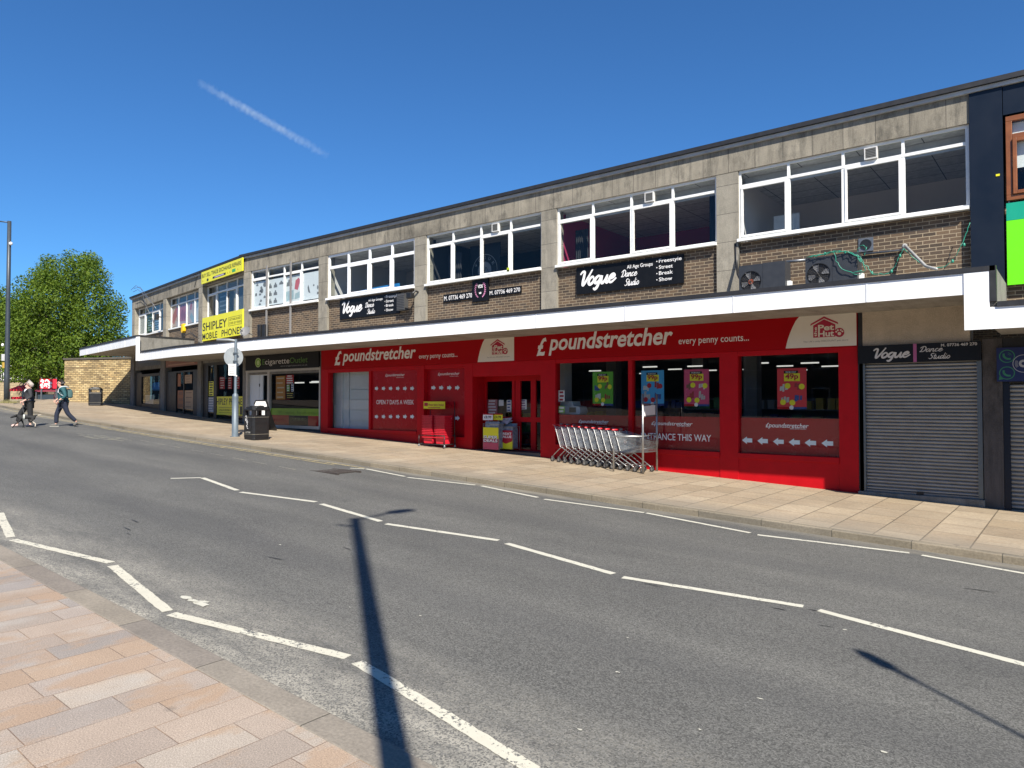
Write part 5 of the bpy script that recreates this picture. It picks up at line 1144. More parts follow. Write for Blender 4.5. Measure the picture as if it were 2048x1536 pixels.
# ------------------------------------------------------------------ STREET FURNITURE and shop displays
# shopping trolleys, nested: x forward, y across, z up, rear wheels at x = 0
def make_trolley():
    t = thing('shopping_trolley', 'wire shopping trolley', 'trolley', (0, 0, 0), 'trolleys nested in a row outside the red shop')
    hw = .245; RT_, FT, FB, RB = (.07, .93), (1.02, .77), (.96, .50), (.235, .43)
    m = MB(); L = lambda a, b, f: (a[0] + (b[0] - a[0]) * f, a[1] + (b[1] - a[1]) * f)
    for s in (-1, 1):
        fy = lambda x: s * (hw - .055 * max(0, x))
        for i in range(27):
            f = i / 26; a, b = L(RT_, FT, f), L(RB, FB, f); m.tube([(a[0], fy(a[0]), a[1]), (b[0], fy(b[0]), b[1])], .0028, 4)
        for j in range(5):
            f = j / 4; a, b = L(RT_, RB, f), L(FT, FB, f); m.tube([(a[0], fy(a[0]), a[1]), (b[0], fy(b[0]), b[1])], .005 if j in (0, 4) else .0028, 5)
    for i in range(12):
        y = -1 + 2 * i / 11; m.tube([(FT[0], y * (hw - .056), FT[1]), (FB[0], y * (hw - .053), FB[1]), (RB[0], y * (hw - .013), RB[1]), (RT_[0], y * hw, RT_[1])], .0028, 4)
    for f in (.25, .5, .75):
        a = L(FT, FB, f); m.tube([(a[0], -hw + .055, a[1]), (a[0], hw - .055, a[1])], .0028, 4); a = L(RT_, RB, f); m.tube([(a[0], -hw, a[1]), (a[0], hw, a[1])], .0028, 4)
    for f in (.2, .4, .6, .8): a = L(FB, RB, f); m.tube([(a[0], -hw + .04, a[1]), (a[0], hw - .04, a[1])], .0028, 4)
    m.build('basket', CHROME, t)
    m = MB()
    for s in (-1, 1):
        y = s * hw
        m.tube([(0.0, y, .13), (.06, y, .2), (.25, y, .37), (.29, y, .395), (.34, y, .38), (.72, y * .86, .17), (.80, y * .84, .125), (.83, y * .83, .06)], .0125, 8)
        m.tube([(.0, y, .955), (.05, y, .93), (.245, y, .42), (.29, y, .395)], .011, 8)
        m.tube([(0, y, .13), (0, y, .09)], .011, 8)
    m.tube([(.29, -hw, .395), (.29, hw, .395)], .01, 6); m.tube([(.74, -hw * .86, .16), (.74, hw * .86, .16)], .01, 6)
    m.build('frame', GALV, t, True)
    m = MB(); m.tube([(-.01, -hw - .02, .965), (-.01, hw + .02, .965)], .019, 10); m.build('handle', S('handle_red', (.62, .02, .03), .35), t, True)
    m = MB(); m.box(.02, .085, -.02, .05, .955, 1.0); m.build('coin_lock', S('lock_grey', (.16, .17, .16), .5), t, bevel=.008)
    m = MB(); m.box(.09, .10, hw - .12, hw - .02, .6, .72); m.build('child_seat_flap', S('handle_red', (.62, .02, .03)), t)
    for x, y in ((0, -hw), (0, hw), (.85, -hw * .83), (.85, hw * .83)):
        m = MB(); n = 14; P = []
        for yy, r_ in ((-.016, .045), (-.018, .058), (.018, .058), (.016, .045)): P += [(x + r_ * math.cos(2 * math.pi * k / n), y + yy, .06 + r_ * math.sin(2 * math.pi * k / n)) for k in range(n)]
        m.add(P, [(i * n + k, i * n + (k + 1) % n, (i + 1) * n + (k + 1) % n, (i + 1) * n + k) for i in range(3) for k in range(n)] + [list(range(n))[::-1], list(range(3 * n, 4 * n))])
        wo_ = m.build('wheel', S('wheel_rubber', (.03, .03, .03), .7), t, True)
        m = MB(); n = 12
        for sgn in (-1, 1): m.add([(x + .034 * math.cos(2 * math.pi * k / n), y + sgn * .02, .06 + .034 * math.sin(2 * math.pi * k / n)) for k in range(n)], [list(range(n)) if sgn < 0 else list(range(n))[::-1]])
        m.build('hub', GALV, wo_)
        m = MB(); m.box(x - .014, x + .014, y - .028, y - .022, .05, .14); m.box(x - .014, x + .014, y + .022, y + .028, .05, .14); m.box(x - .016, x + .016, y - .028, y + .028, .125, .145); m.build('fork', GALV, wo_)
    return t
ORD = ['first', 'second', 'third', 'fourth', 'fifth', 'sixth', 'seventh', 'eighth', 'ninth', 'tenth']
tr0 = make_trolley(); ang = math.atan2(-.16, 2.0)
for i in range(10):
    t = tr0 if i == 0 else copy_tree(tr0)
    x = -10.88 + i * .213; y = -.335 - i * .021
    t.location = (x, y, g(x)); t.rotation_euler = (0, math.atan(SL), ang)
    t['label'] = ('wire shopping trolley at the end of the row nearest the entrance, whole back visible' if i == 0 else 'wire shopping trolley at the head of the row, whole basket visible behind the rail' if i == 9 else
                  'wire shopping trolley, %s in the nested row counted from the entrance' % ORD[i])
p1, p2, p3 = onG(1227, 943), onG(1286, 948), onG(1314, 942)
t = thing('trolley_rail', 'galvanised trolley park rail with tall end frame around the front trolley', 'rail', (p2.x, p2.y, g(p2.x)))
zz = lambda px, py, p: (EYE + ray(px, py) * ((p - EYE).length / ray(px, py).length)).z
def vz(p, hh): return (p.x, p.y, hh)
h1 = g(p1.x) + .84; h2 = g(p2.x) + 1.88
m = MB(); m.tube([vz(p1, g(p1.x) - .02), vz(p1, h1 - .06), (p1.x + .015, p1.y + .004, h1 - .02), (p1.x + .05, p1.y + .012, h1), vz(p2, h1 + .01)], .022, 10); m.build('hoop', GALV, t, True)
m = MB(); m.tube([vz(p2, g(p2.x) - .02), vz(p2, h2)], .024, 10); m.build('post', GALV, t, True)
m = MB(); m.tube([vz(p3, g(p3.x) - .02), vz(p3, h2)], .024, 10); m.build('post', GALV, t, True)
m = MB()
for hh in (h2 - .24, h2 - .52, h2 - .98, h2 - 1.28): m.tube([vz(p2, hh - .02), vz(p3, hh)], .012, 6)
m.build('cross_bar', GREYM, t, True)
m = MB(); d = (p3 - p2); a, b = p2 + d * .1, p2 + d * .86; n_ = Vector((-d.y, d.x, 0)).normalized() * .012
for q in (1,): m.add([(v.x + s * n_.x, v.y + s * n_.y, hh) for s in (-1, 1) for v, hh in ((a, h2 - .52), (b, h2 - .5), (b, h2 - .27), (a, h2 - .29))], [(0, 1, 2, 3), (7, 6, 5, 4), (0, 4, 5, 1), (1, 5, 6, 2), (2, 6, 7, 3), (3, 7, 4, 0)])
m.build('sign_plate', LET, t)

# two stacks of red hand baskets in a wheeled black frame
bl = onG(838, 890); bx0 = wx(836) + .0; fy0, fy1 = -.62, -.16; bx0 = onY(838, 880, fy0).x; bx1 = onY(889, 880, fy0).x; gz_ = g((bx0 + bx1) / 2)
t = thing('basket_stand', 'black wheeled stand with a yellow sign holding two stacks of red baskets', 'stand', ((bx0 + bx1) / 2, (fy0 + fy1) / 2, gz_))
m = MB()
for y in (fy0, fy1):
    m.tube([(bx0, y, gz_ + .1), (bx1, y, gz_ + .1)], .013, 6); m.tube([(bx0, y, gz_ + .36), (bx1, y, gz_ + .36)], .012, 6)
    for x in (bx0, bx1): m.tube([(x, y, gz_ + .08), (x, y, gz_ + .36)], .013, 6)
for x in (bx0, bx1): m.tube([(x, fy0, gz_ + .1), (x, fy1, gz_ + .1)], .013, 6)
m.build('frame', BLKM, t, True)
zs = wz(848, 802, ); ztop = onY(866, 803, fy1).z
for x in (bx0 + .02, bx1 - .02):
    m = MB(); m.tube([(x, fy1, gz_ + .1), (x, fy1, ztop)], .012, 6); m.build('upright', BLKM, t, True)
for x in (bx0, bx1):
    for y in (fy0, fy1): m = MB(); m.lathe([(.01, .1), (.02, .085), (.035, .04), (.03, .005)], (x, y, gz_), 10); m.build('castor', GREYM, t, True)
m = MB(); sx0_, sx1_ = onY(848.5, 810, fy1).x, onY(891, 810, fy1).x; sz0 = onY(866, 817.5, fy1).z; m.box(sx0_, sx1_, fy1 - .03, fy1 - .014, sz0, ztop); sp = m.build('sign_plate', YEL, t)
m = MB(); letters(m, 'Please take a basket', sx0_ + .22, sx1_ - .04, sz0 + (ztop - sz0) * .42, (ztop - sz0) * .28, fy1 - .033, 0, .01); m.box(sx0_ + .2, sx1_ - .2, fy1 - .0325, fy1 - .031, sz0 + (ztop - sz0) * .14, sz0 + (ztop - sz0) * .22); m.build('lettering', LOGOR, sp)
m = MB(); m.box(sx0_ + .03, sx0_ + .19, fy1 - .032, fy1 - .03, sz0 + (ztop - sz0) * .38, ztop - .04); m.build('logo_block', LOGOR, sp)
BR = S('basket_red', (.62, .02, .04), .35, var=.06)
def make_basket():
    m = MB(); P = []
    for z, wx_, wy_ in ((0, .165, .12), (.0, .17, .125), (.176, .185, .142), (.176, .217, .172), (.2, .217, .172), (.2, .18, .135), (.02, .16, .115)): P += [(-wx_, -wy_, z), (wx_, -wy_, z), (wx_, wy_, z), (-wx_, wy_, z)]
    k = 7; m.add(P, [(i * 4 + j, i * 4 + (j + 1) % 4, (i + 1) * 4 + (j + 1) % 4, (i + 1) * 4 + j) for i in range(k - 1) for j in range(4)] + [(3, 2, 1, 0), (24, 25, 26, 27)])
    return m.build('shopping_basket', BR)
b0 = None
for sidx in range(2):
    cx = bx0 + (bx1 - bx0) * (.26 if sidx == 0 else .75)
    for j in range(14):
        if b0 is None: b0 = make_basket(); o = b0
        else: o = b0.copy(); COL.objects.link(o)
        o.location = (cx + random.uniform(-.004, .004), (fy0 + fy1) / 2, gz_ + .115 + j * .05); o.rotation_euler = (0, 0, random.uniform(-.03, .03))
        side = 'stack farther from the entrance' if sidx == 0 else 'stack nearer the entrance'
        nth = ['bottom', 'second', 'third', 'fourth', 'fifth', 'sixth', 'seventh', 'eighth', 'ninth', 'tenth', 'eleventh', 'twelfth', 'thirteenth', 'top'][j]
        tag(o, '%s red shopping basket in the %s on the black stand' % (nth, side), 'basket', 'red shopping baskets stacked outside the shop')

# display cages with boards in the doorway
def display(px0, px1, pyt, pyb, Y, label, top, bottom, txt, arrowhead):
    x0, x1 = onY(px0, pyb, Y).x, onY(px1, pyb, Y).x; z0 = onY(px0, pyb, Y).z; z1 = onY(px0, pyt, Y).z
    zg = .575 if Y > 0 else g(x0); H = z1 - z0; z0 = zg + .06; z1 = z0 + H
    t = thing('display_cage', label, 'display', ((x0 + x1) / 2, Y, zg), 'display cages with offer boards in the doorway')
    m = MB()
    for x in (x0, x1):
        for y in (Y, Y + .3): m.tube([(x, y, zg), (x, y, z1 + .12)], .009, 6)
    for zz_ in (zg + .08, z1 + .1):
        m.tube([(x0, Y, zz_), (x1, Y, zz_)], .008, 6); m.tube([(x0, Y + .3, zz_), (x1, Y + .3, zz_)], .008, 6); m.tube([(x0, Y, zz_), (x0, Y + .3, zz_)], .008, 6); m.tube([(x1, Y, zz_), (x1, Y + .3, zz_)], .008, 6)
    for i in range(9): m.tube([(x0 - .003, Y + .03 * i + .03, zg + .08), (x0 - .003, Y + .03 * i + .03, z1 + .1)], .0035, 4)
    m.build('cage', GALV, t, True)
    m = MB(); m.box(x0 + .012, x1 - .012, Y - .02, Y - .008, z0 + H * .5, z1); m.build('board_upper', top, t)
    m = MB(); m.box(x0 + .012, x1 - .012, Y - .02, Y - .008, z0, z0 + H * .497); m.build('board_lower', bottom, t)
    if arrowhead: 
        m = MB(); c = (x0 + x1) / 2; m.face_prism([(c, z0 + H * .28), (x1 - .014, z0 + H * .42), (x1 - .014, z0 + H * .5), (x0 + .014, z0 + H * .5), (x0 + .014, z0 + H * .42)], Y - .024, Y - .0205); m.build('point', top, t)
    for k, (s, zz_, mat_, sh_) in enumerate(txt):
        if sh_:
            m = MB(); letters(m, s, x0 + .03, x1 - .02, z0 + H * zz_ - .012, H * .12, Y - .0235, 0, .05); m.build('letter_shadow', BT, t)
        m = MB(); letters(m, s, x0 + .035, x1 - .035, z0 + H * zz_, H * .12, Y - .0265, 0, .03); m.build('lettering', mat_, t)
    m = MB()
    for k in range(9): m.box(x0 + .04, x1 - .03, Y + .04 + .026 * k, Y + .055 + .026 * k, zg + .1, z1 + random.uniform(.03, .2))
    m.build('packets', S('packets', (.26, .29, .34), .4, var=.6, scale=14), t)
    return x0, x1, z1
display(966.5, 998, 855.5, 899, -.06, 'display cage with a yellow and pink offer board in the doorway', YEL, S('board_pink', (.45, .06, .12), .4), [('SUPER', .5, LET, True), ('DEALS', .34, LET, True)], False)
display(999.5, 1026, 856, 893, .16, 'display cage with a red and yellow offer board in the doorway', S('board_red', (.42, .01, .03), .4), YEL, [('GREAT', .76, LET, False), ('VALUE', .6, LET, False)], True)
for px0, px1, mat_, s, lab, Y in ((966, 985.5, LET, '£8.99', 'white price card on a stick above the yellow offer board', .05), (986.5, 1005, YEL, '£4.99', 'yellow price card on a stick above the red offer board', .1)):
    x0, x1 = onY(px0, 833, Y).x, onY(px1, 833, Y).x; z1, z0 = onY(px0, 827, Y).z, onY(px0, 840, Y).z
    t = thing('price_card', lab, 'price card', ((x0 + x1) / 2, Y, z0)); m = MB(); m.box(x0, x1, Y, Y + .008, z0, z1); m.build('card', mat_, t)
    m = MB(); m.box(x0, x1, Y - .002, Y - .0005, z1 - .035, z1); m.build('header', REDV, t)
    m = MB(); letters(m, s, x0 + .05, x1 - .05, z0 + (z1 - z0) * .28, (z1 - z0) * .38, Y - .003, 0, .02); m.build('lettering', BT, t)
    m = MB(); m.tube([((x0 + x1) / 2, Y + .02, z0 - .25), ((x0 + x1) / 2, Y + .02, z1 - .02)], .008, 6); m.build('stick', GALV, t)
x = onY(1005, 845, .3).x; t = thing('plastic_bundle', 'clear plastic wrapped bundle on top of the doorway display', 'bundle', (x, .35, 1.5)); m = MB(); rr = random.Random(3)
n = 10; P = [(x + rr.uniform(-.3, .3), .35 + rr.uniform(-.14, .14), onY(1005, 850, .3).z + rr.uniform(0, .22)) for k in range(22)]; m.add(P, [(i, (i * 7 + 3) % 22, (i * 5 + 11) % 22) for i in range(22) if len({i, (i * 7 + 3) % 22, (i * 5 + 11) % 22}) == 3]); m.build('wrapping', S('plastic_pale', (.45, .47, .55), .25), t)
# white machine behind the glass near the entrance
x = onY(1146, 820, .6).x; z0 = onY(1146, 829, .6).z; t = thing('photo_machine', 'white desktop machine behind the shop glass beside the entrance', 'machine', (x, .6, z0))
m = MB(); m.face_prism([(x - .32, z0), (x + .3, z0), (x + .34, z0 + .08), (x + .3, z0 + .22), (x + .1, z0 + .25), (x + .08, z0 + .37), (x - .3, z0 + .37)], .45, .85); m.build('casing', S('machine_white', (.6, .64, .64), .4), t, bevel=.02)
m = MB(); m.box(x - .02, x + .2, .44, .449, z0 + .06, z0 + .2); m.build('panel', S('panel_dark', (.12, .12, .09), .4), t)
m = MB(); m.box(x - .6, x + .4, .45, .95, .575, z0 - .005); tag(m.build('counter', DARKIN), 'dark counter carrying the white machine', 'counter')

# signpost by the kerb, seen from behind
p = onG(470, 873); zb = g(p.x); t = thing('sign_post', 'grey signpost with a round sign seen from behind near the litter bin', 'signpost', (p.x, p.y, zb))
PG_ = S('post_grey', (.115, .145, .17), .5, .2, var=.12); scl = 1420 / ((p - EYE).dot(FW))
m = MB(); m.lathe([(.15, -.02), (.15, .0), (.16, .015), (.1, .02), (.1, 1.28), (.09, 1.36), (.05, 1.4), (.045, 1.42), (.045, 3.15), (.04, 3.17)], (p.x, p.y, zb), 18); m.build('post', PG_, t, True)
m = MB(); m.lathe([(.052, 1.95), (.052, 2.0)], (p.x, p.y, zb), 14); m.build('band', LET, t)
dr = (EYE - p); dr.z = 0; dr.normalize(); dr = (Matrix.Rotation(R(12), 3, 'Z') @ dr); sd = Vector((-dr.y, dr.x, 0))
def plate(c, w2, h2, th, name, mat, n=None):
    m = MB(); P = []
    pr = [(w2 * math.cos(2 * math.pi * k / n), h2 * math.sin(2 * math.pi * k / n)) for k in range(n)] if n else [(-w2, -h2), (w2, -h2), (w2, h2), (-w2, h2)]
    k_ = len(pr)
    for o_ in (0, th): P += [tuple(c + sd * a + Vector((0, 0, b)) + dr * o_) for a, b in pr]
    m.add(P, [list(range(k_)), list(range(k_, 2 * k_))[::-1]] + [(i, (i + 1) % k_, k_ + (i + 1) % k_, k_ + i) for i in range(k_)]); return m.build(name, mat, t)
cz = zb + (873 - 714) / scl
plate(Vector((p.x, p.y, cz)) - dr * .085 - sd * .05, .3, .32, .012, 'sign_back', S('sign_back_grey', (.32, .34, .34), .45, .3, var=.1), 28)
plate(Vector((p.x, p.y, cz - .42)) + dr * .07 - sd * .12, .115, .185, .008, 'notice', LET)
m = MB()
for i in range(5): q = Vector((p.x, p.y, cz - .55 + .062 * i)) + dr * .08 - sd * .12; m.add([tuple(q + sd * a + Vector((0, 0, b))) for a, b in ((-.085, -.012), (.08, -.012), (.08, .014), (-.085, .014))], [(0, 1, 2, 3)])
m.build('print', S('print_grey', (.16, .16, .16)), t)
m = MB(); q = Vector((p.x, p.y, zb + 3.12)); m.tube([q + Vector((0, 0, -.1)), q, q - RT * .22 + Vector((0, 0, .03)), q - RT * .62 + Vector((0, 0, .035))], .042, 8); m.build('lamp_arm', S('sign_back_grey', (.32, .34, .34)), t, True)
m = MB()
for dz in (-.13, .13): m.box(p.x - .062, p.x + .062, p.y - .062, p.y + .062, cz + dz - .02, cz + dz + .02)
m.build('clamp', PG_, t)

# litter bins
def bin_(px, py, s, hgt, rot, label, name='litter_bin'):
    p = onG(px, py); zb = g(p.x); t = thing(name, label, 'litter bin', (p.x, p.y, zb), 'black litter bins on the pavement'); M = Matrix.Translation((p.x, p.y, zb)) @ Matrix.Rotation(rot, 4, 'Z')
    def oct_(s_, c): return [(-s_ + c, -s_), (s_ - c, -s_), (s_, -s_ + c), (s_, s_ - c), (s_ - c, s_), (-s_ + c, s_), (-s_, s_ - c), (-s_, -s_ + c)]
    BB = S('bin_black', (.013, .013, .014), .35, var=.25, scale=9)
    m = MB(M); m.plan(oct_(s * .97, .05), 0, hgt * .06); m.plan(oct_(s, .05), hgt * .06, hgt * .70); m.build('body', BB, t, bevel=.01)
    m = MB(M)
    for zz_ in (.16, .66): m.plan(oct_(s + .006, .052), hgt * zz_, hgt * zz_ + .012)
    m.build('gilt_line', S('gilt', (.22, .2, .16), .4, .3), t)
    m = MB(M)
    for cx_, cy_ in ((-s + .06, -s + .06), (s - .06, -s + .06), (s - .06, s - .06), (-s + .06, s - .06)): m.box(cx_ - .055, cx_ + .055, cy_ - .055, cy_ + .055, hgt * .70, hgt * .86)
    m.plan(oct_(s * .8, .05), hgt * .70, hgt * .72); m.build('hood_post', BB, t)
    m = MB(M); m.plan(oct_(s + .015, .07), hgt * .86, hgt * .92); m.plan(oct_(s * .92, .1), hgt * .92, hgt * .97); m.plan(oct_(s * .7, .12), hgt * .97, hgt); m.build('hood', BB, t, bevel=.012)
    m = MB(M); m.box(-s * .8, s * .8, -s * .55, s * .8, hgt * .5, hgt * .72); m.build('liner', S('liner_dark', (.01, .01, .01), .8), t)
    m = MB(M); letters(m, 'LITTER', -.14, .14, hgt * .2, .045, -s - .003, 0, .02)
    letters(m, 'LITTER', -.14, .14, 0, .045, 0, 0, .02, map3=lambda u, v: (-s - .003, -u, hgt * .2 + v)); m.build('lettering', S('gilt_letter', (.4, .38, .33), .5), t)
    for a in (0, 1):
        m = MB(M)
        if a: m.box(-s * .6, s * .6, -s - .004, -s - .0005, hgt * .3, hgt * .6)
        else: m.box(-s - .004, -s - .0005, -s * .6, s * .6, hgt * .3, hgt * .6)
        m.build('door_panel', S('bin_panel', (.016, .016, .018), .3), t)
    return t, M, s, hgt
t, M, s_, h_ = bin_(513, 879, .29, 1.06, R(-8) + YAW * .2, 'black litter bin with white graffiti beside the signpost')
m = MB(M); 
for P in ([(-.16, .66), (-.1, .7), (-.07, .6), (-.14, .56), (-.05, .52)], [(-.1, .52), (-.03, .44), (-.09, .38), (-.02, .36)], [(-.13, .63), (-.16, .57), (-.1, .55)], [(-.06, .58), (-.02, .5), (-.07, .47)], [(-.07, .33), (.01, .3)]): ribbon(m, smooth_pts([(a, b + .05) for a, b in P]), .018, -s_ - .006, .8)
m.build('graffiti', LET, t)
t, M, s_, h_ = bin_(191, 811, .33, 1.02, R(-25), 'black litter bin with a white label in front of the buff stone wall')
m = MB(M); m.box(-.1, .1, -s_ - .02, -s_ - .016, h_ * .87, h_ * .94); m.build('label', LET, t)

p = onG(521, 861.5); zb = g(p.x); t = thing('pavement_board', 'white A-board with a fan of dark fingers in a black frame behind the litter bin', 'A-board', (p.x, p.y, zb))
w_ = .36
m = MB(Matrix.Translation((p.x, p.y, zb)) @ Matrix.Rotation(R(10), 4, 'Z')); M = m.M
arch = lambda s, b: [(-w_ * s, .0 + b), (w_ * s, .0 + b), (w_ * s, .98 - (1 - s) * .3), (w_ * s * .75, 1.12 - (1 - s) * .35), (-w_ * s * .75, 1.12 - (1 - s) * .35), (-w_ * s, .98 - (1 - s) * .3)]
m.face_prism(arch(1, 0), 0, .03); m.build('frame', BLKM, t)
m = MB(M); m.face_prism(arch(.86, .12), -.006, -.001); m.build('panel', LET, t)
m = MB(M)
for i in range(7): a = R(30 + 20 * i); m.face_prism([(.1 * math.cos(a) - .02 * math.sin(a), .72 + .1 * math.sin(a) + .02 * math.cos(a)), (.1 * math.cos(a) + .02 * math.sin(a), .72 + .1 * math.sin(a) - .02 * math.cos(a)), (.25 * math.cos(a), .72 + .25 * math.sin(a))], -.0095 - .0002 * i, -.0065)
m.build('picture', S('print_brown', (.1, .05, .03), .5), t)
m = MB(M); m.add([(-w_, .45, 0), (w_, .45, 0), (w_ * .75, .035, 1.1), (-w_ * .75, .035, 1.1)], [(0, 1, 2, 3)]); m.build('back_panel', BLKM, t)

# ------------------------------------------------------------------ street lamps
LG = S('lamp_grey', (.045, .055, .065), .45, .2, var=.1)
def lamp(loc, H, arm_dir, arm, label, rad=.11, hw=.14, head=.62, name='street_lamp'):
    x, y, z = loc; t = thing(name, label, 'street lamp', loc)
    m = MB(); m.lathe([(rad * 1.12, -.05), (rad * 1.12, 1.5), (rad, 1.6), (rad * .85, H * .6), (rad * .8, H)], loc, 16); m.build('column', LG, t, True)
    d = Vector((*arm_dir, 0)).normalized(); top = Vector((x, y, z + H - .08))
    m = MB(); m.tube([top, top + d * arm * .5 + Vector((0, 0, .06)), top + d * arm + Vector((0, 0, .12))], .035, 8); m.build('arm', LG, t, True)
    m = MB(); c = top + d * (arm + head / 2) + Vector((0, 0, .13)); s = Vector((-d.y, d.x, 0)); P = []
    for zz_, k in ((-.04, .8), (.0, 1), (.05, .75)):
        for a, b in ((-1, .35), (-.5, 1), (.5, .9), (1, .25), (1, -.25), (.5, -.9), (-.5, -1), (-1, -.35)): P.append(c + d * a * head / 2 * k + s * b * hw * k + Vector((0, 0, zz_)))
    m.add(P, [(i * 8 + j, i * 8 + (j + 1) % 8, (i + 1) * 8 + (j + 1) % 8, (i + 1) * 8 + j) for i in range(2) for j in range(8)] + [list(range(8))[::-1], list(range(16, 24))]); m.build('lantern', LG, t)
    return t
p = onG(13, 805); z = g(p.x)
t = lamp((p.x, p.y, z), 10.3, (-RT.x, -RT.y), .9, 'tall grey street lamp at the far left behind the walking people', .125)
m = MB(); q = Vector((p.x, p.y, z + 2.55)) - RT * .3; q = q + RT * .1; m.box(q.x - .1, q.x + .1, q.y - .1, q.y + .1, q.z - .2, q.z + .18); m.build('control_box', S('control_grey', (.5, .5, .5), .5), t, bevel=.02)
m = MB(); m.lathe([(.01, -.09), (.06, -.06), (.075, 0), (.05, .07), (.02, .09)], tuple(Vector((p.x, p.y, z + 3.25)) - RT * .2 - FW * .1), 12); m.lathe([(.01, -.1), (.09, -.05), (.09, .05), (.02, .1)], tuple(Vector((p.x, p.y, z + 9.0)) + RT * .17 - FW * .1), 12); m.build('camera_dome', LET, t, True)
m = MB(); m.box(q.x - .06, q.x + .06, q.y - .06, q.y + .06, q.z - .6, q.z - .28); m.build('ochre_tag', S('ochre_tag', (.5, .33, .06), .5), t)
# two lamps stand behind the viewer; their shadows cross the road
Lh = 12.6; bx, by = -9.15 + .798 * Lh, -8.54 - .603 * Lh
t = lamp((bx, by, g(bx) - .045), Lh * math.tan(SUN_EL) - .3, (0.02, 1), .62, 'tall street lamp whose long shadow crosses the whole road', .105, head=.6)
m = MB(); q = Vector((bx, by, g(bx) + Lh * math.tan(SUN_EL) - .95)); m.tube([q, q + Vector((-.32, -.1, .02))], .03, 8); m.build('bracket', LG, t)
Lh = 6.6; bx, by = -1.36 + .798 * Lh, -9.5 - .603 * Lh
t = lamp((bx, by, g(bx) - .045), Lh * math.tan(SUN_EL) - .2, (-.798, .603), .02, 'slim lamp post whose thin shadow ends on the road at the right', .026, .075, .5)

# ------------------------------------------------------------------ buff stone wall and the far left
wa, wb_ = Vector((-44.0, 2.9, 0)), Vector((-48.75, .95, 0)); d = (wb_ - wa).normalized(); n_ = Vector((-d.y, d.x, 0)); n_ = n_ if n_.x < 0 else -n_
t = thing('stone_wall', 'buff coursed stone wall with a flat dark coping at the end of the parade', 'wall', (-46.4, 2, 1.8))
zt_ = 4.52
m = MB(); m.plan([tuple(v.xy) for v in (wa, wa + n_ * .4, wb_ + n_ * .4, wb_)][::-1], 1.4, zt_); 
q2 = wb_ + n_ * .4; m.plan([tuple(v.xy) for v in (wb_ + n_ * .4, wb_ + n_ * 6, wb_ + n_ * 6 - d * .4, wb_ + n_ * .4 - d * .4)], 1.4, zt_); m.build('masonry', MATS['buff_stone'], t)
m = MB(); e = .06; m.plan([tuple(v.xy) for v in (wa - n_ * e, wa + n_ * (.4 + e), wb_ + n_ * (.4 + e) + d * e, wb_ - n_ * e + d * e)][::-1], zt_ + .003, zt_ + .11); m.build('coping', S('coping', (.085, .075, .06), .8, var=.3), t)

def at(px, d_, py=800):
    q = EYE + ray(px, 768) * (d_ / F); return Vector((q.x, q.y, 0))
def bld(name, label, px0, px1, dist, h, wall, roofc, wins, depth=8):
    a, b = at(px0, dist), at(px1, dist); gz2 = 2.0; dd = (b - a).normalized(); nn = Vector((-dd.y, dd.x, 0)); nn = nn if nn.dot(FW) > 0 else -nn; Lw_ = (b - a).length
    c = (a + b) / 2; t = thing(name, label, 'building', (c.x, c.y, gz2)); M = Matrix(((dd.x, nn.x, 0, a.x), (dd.y, nn.y, 0, a.y), (0, 0, 1, gz2), (0, 0, 0, 1)))
    m = MB(M); m.box(0, Lw_, 0, depth, -1, h); m.build('wall', wall, t)
    m = MB(M); m.add([(-.3, -.4, h - .05), (Lw_ + .3, -.4, h - .05), (Lw_ + .3, depth / 2, h + depth * .3), (-.3, depth / 2, h + depth * .3), (-.3, depth + .4, h - .05), (Lw_ + .3, depth + .4, h - .05)], [(0, 1, 2, 3), (3, 2, 5, 4), (0, 3, 4), (1, 5, 2), (0, 4, 5, 1)]); m.build('roof', roofc, t)
    for (u, z0_, w2, h2) in wins:
        m = MB(M); x = Lw_ * u; m.box(x - w2 / 2, x + w2 / 2, -.03, .1, z0_, z0_ + h2); f = m.build('window', WHT, t)
        m = MB(M); m.box(x - w2 / 2 + .08, x - .04, -.036, -.031, z0_ + .1, z0_ + h2 - .1); m.box(x + .04, x + w2 / 2 - .08, -.036, -.031, z0_ + .1, z0_ + h2 - .1); m.build('pane', S('far_glass', (.03, .035, .04), .15), f)
    return t
STN = brick_mat('far_stone', None, None, (.22, .18, .12), .5, .2, .012, stain=.3, speck=6, hue=[(.33, .26, .16), (.42, .33, .2), (.27, .21, .13)])[0]
SLATE = S('slate', (.07, .07, .08), .7, var=.3, scale=3)
bld('stone_house', 'buff stone house behind the tree at the far left', -140, 16, 62, 6.2, STN, SLATE, [(.88, 1.0, .9, 1.6), (.6, 1.0, .9, 1.6), (.88, 3.8, .9, 1.4), (.6, 3.8, .9, 1.4)])
bld('pale_house', 'pale stone house behind the market stalls under the tree', 17, 132, 74, 4.2, S('pale_stone', (.5, .4, .27), .9, var=.2, scale=1), SLATE, [(.2, .9, 1.0, 1.5), (.5, .9, 1.0, 1.5), (.8, .9, 1.0, 1.5)])
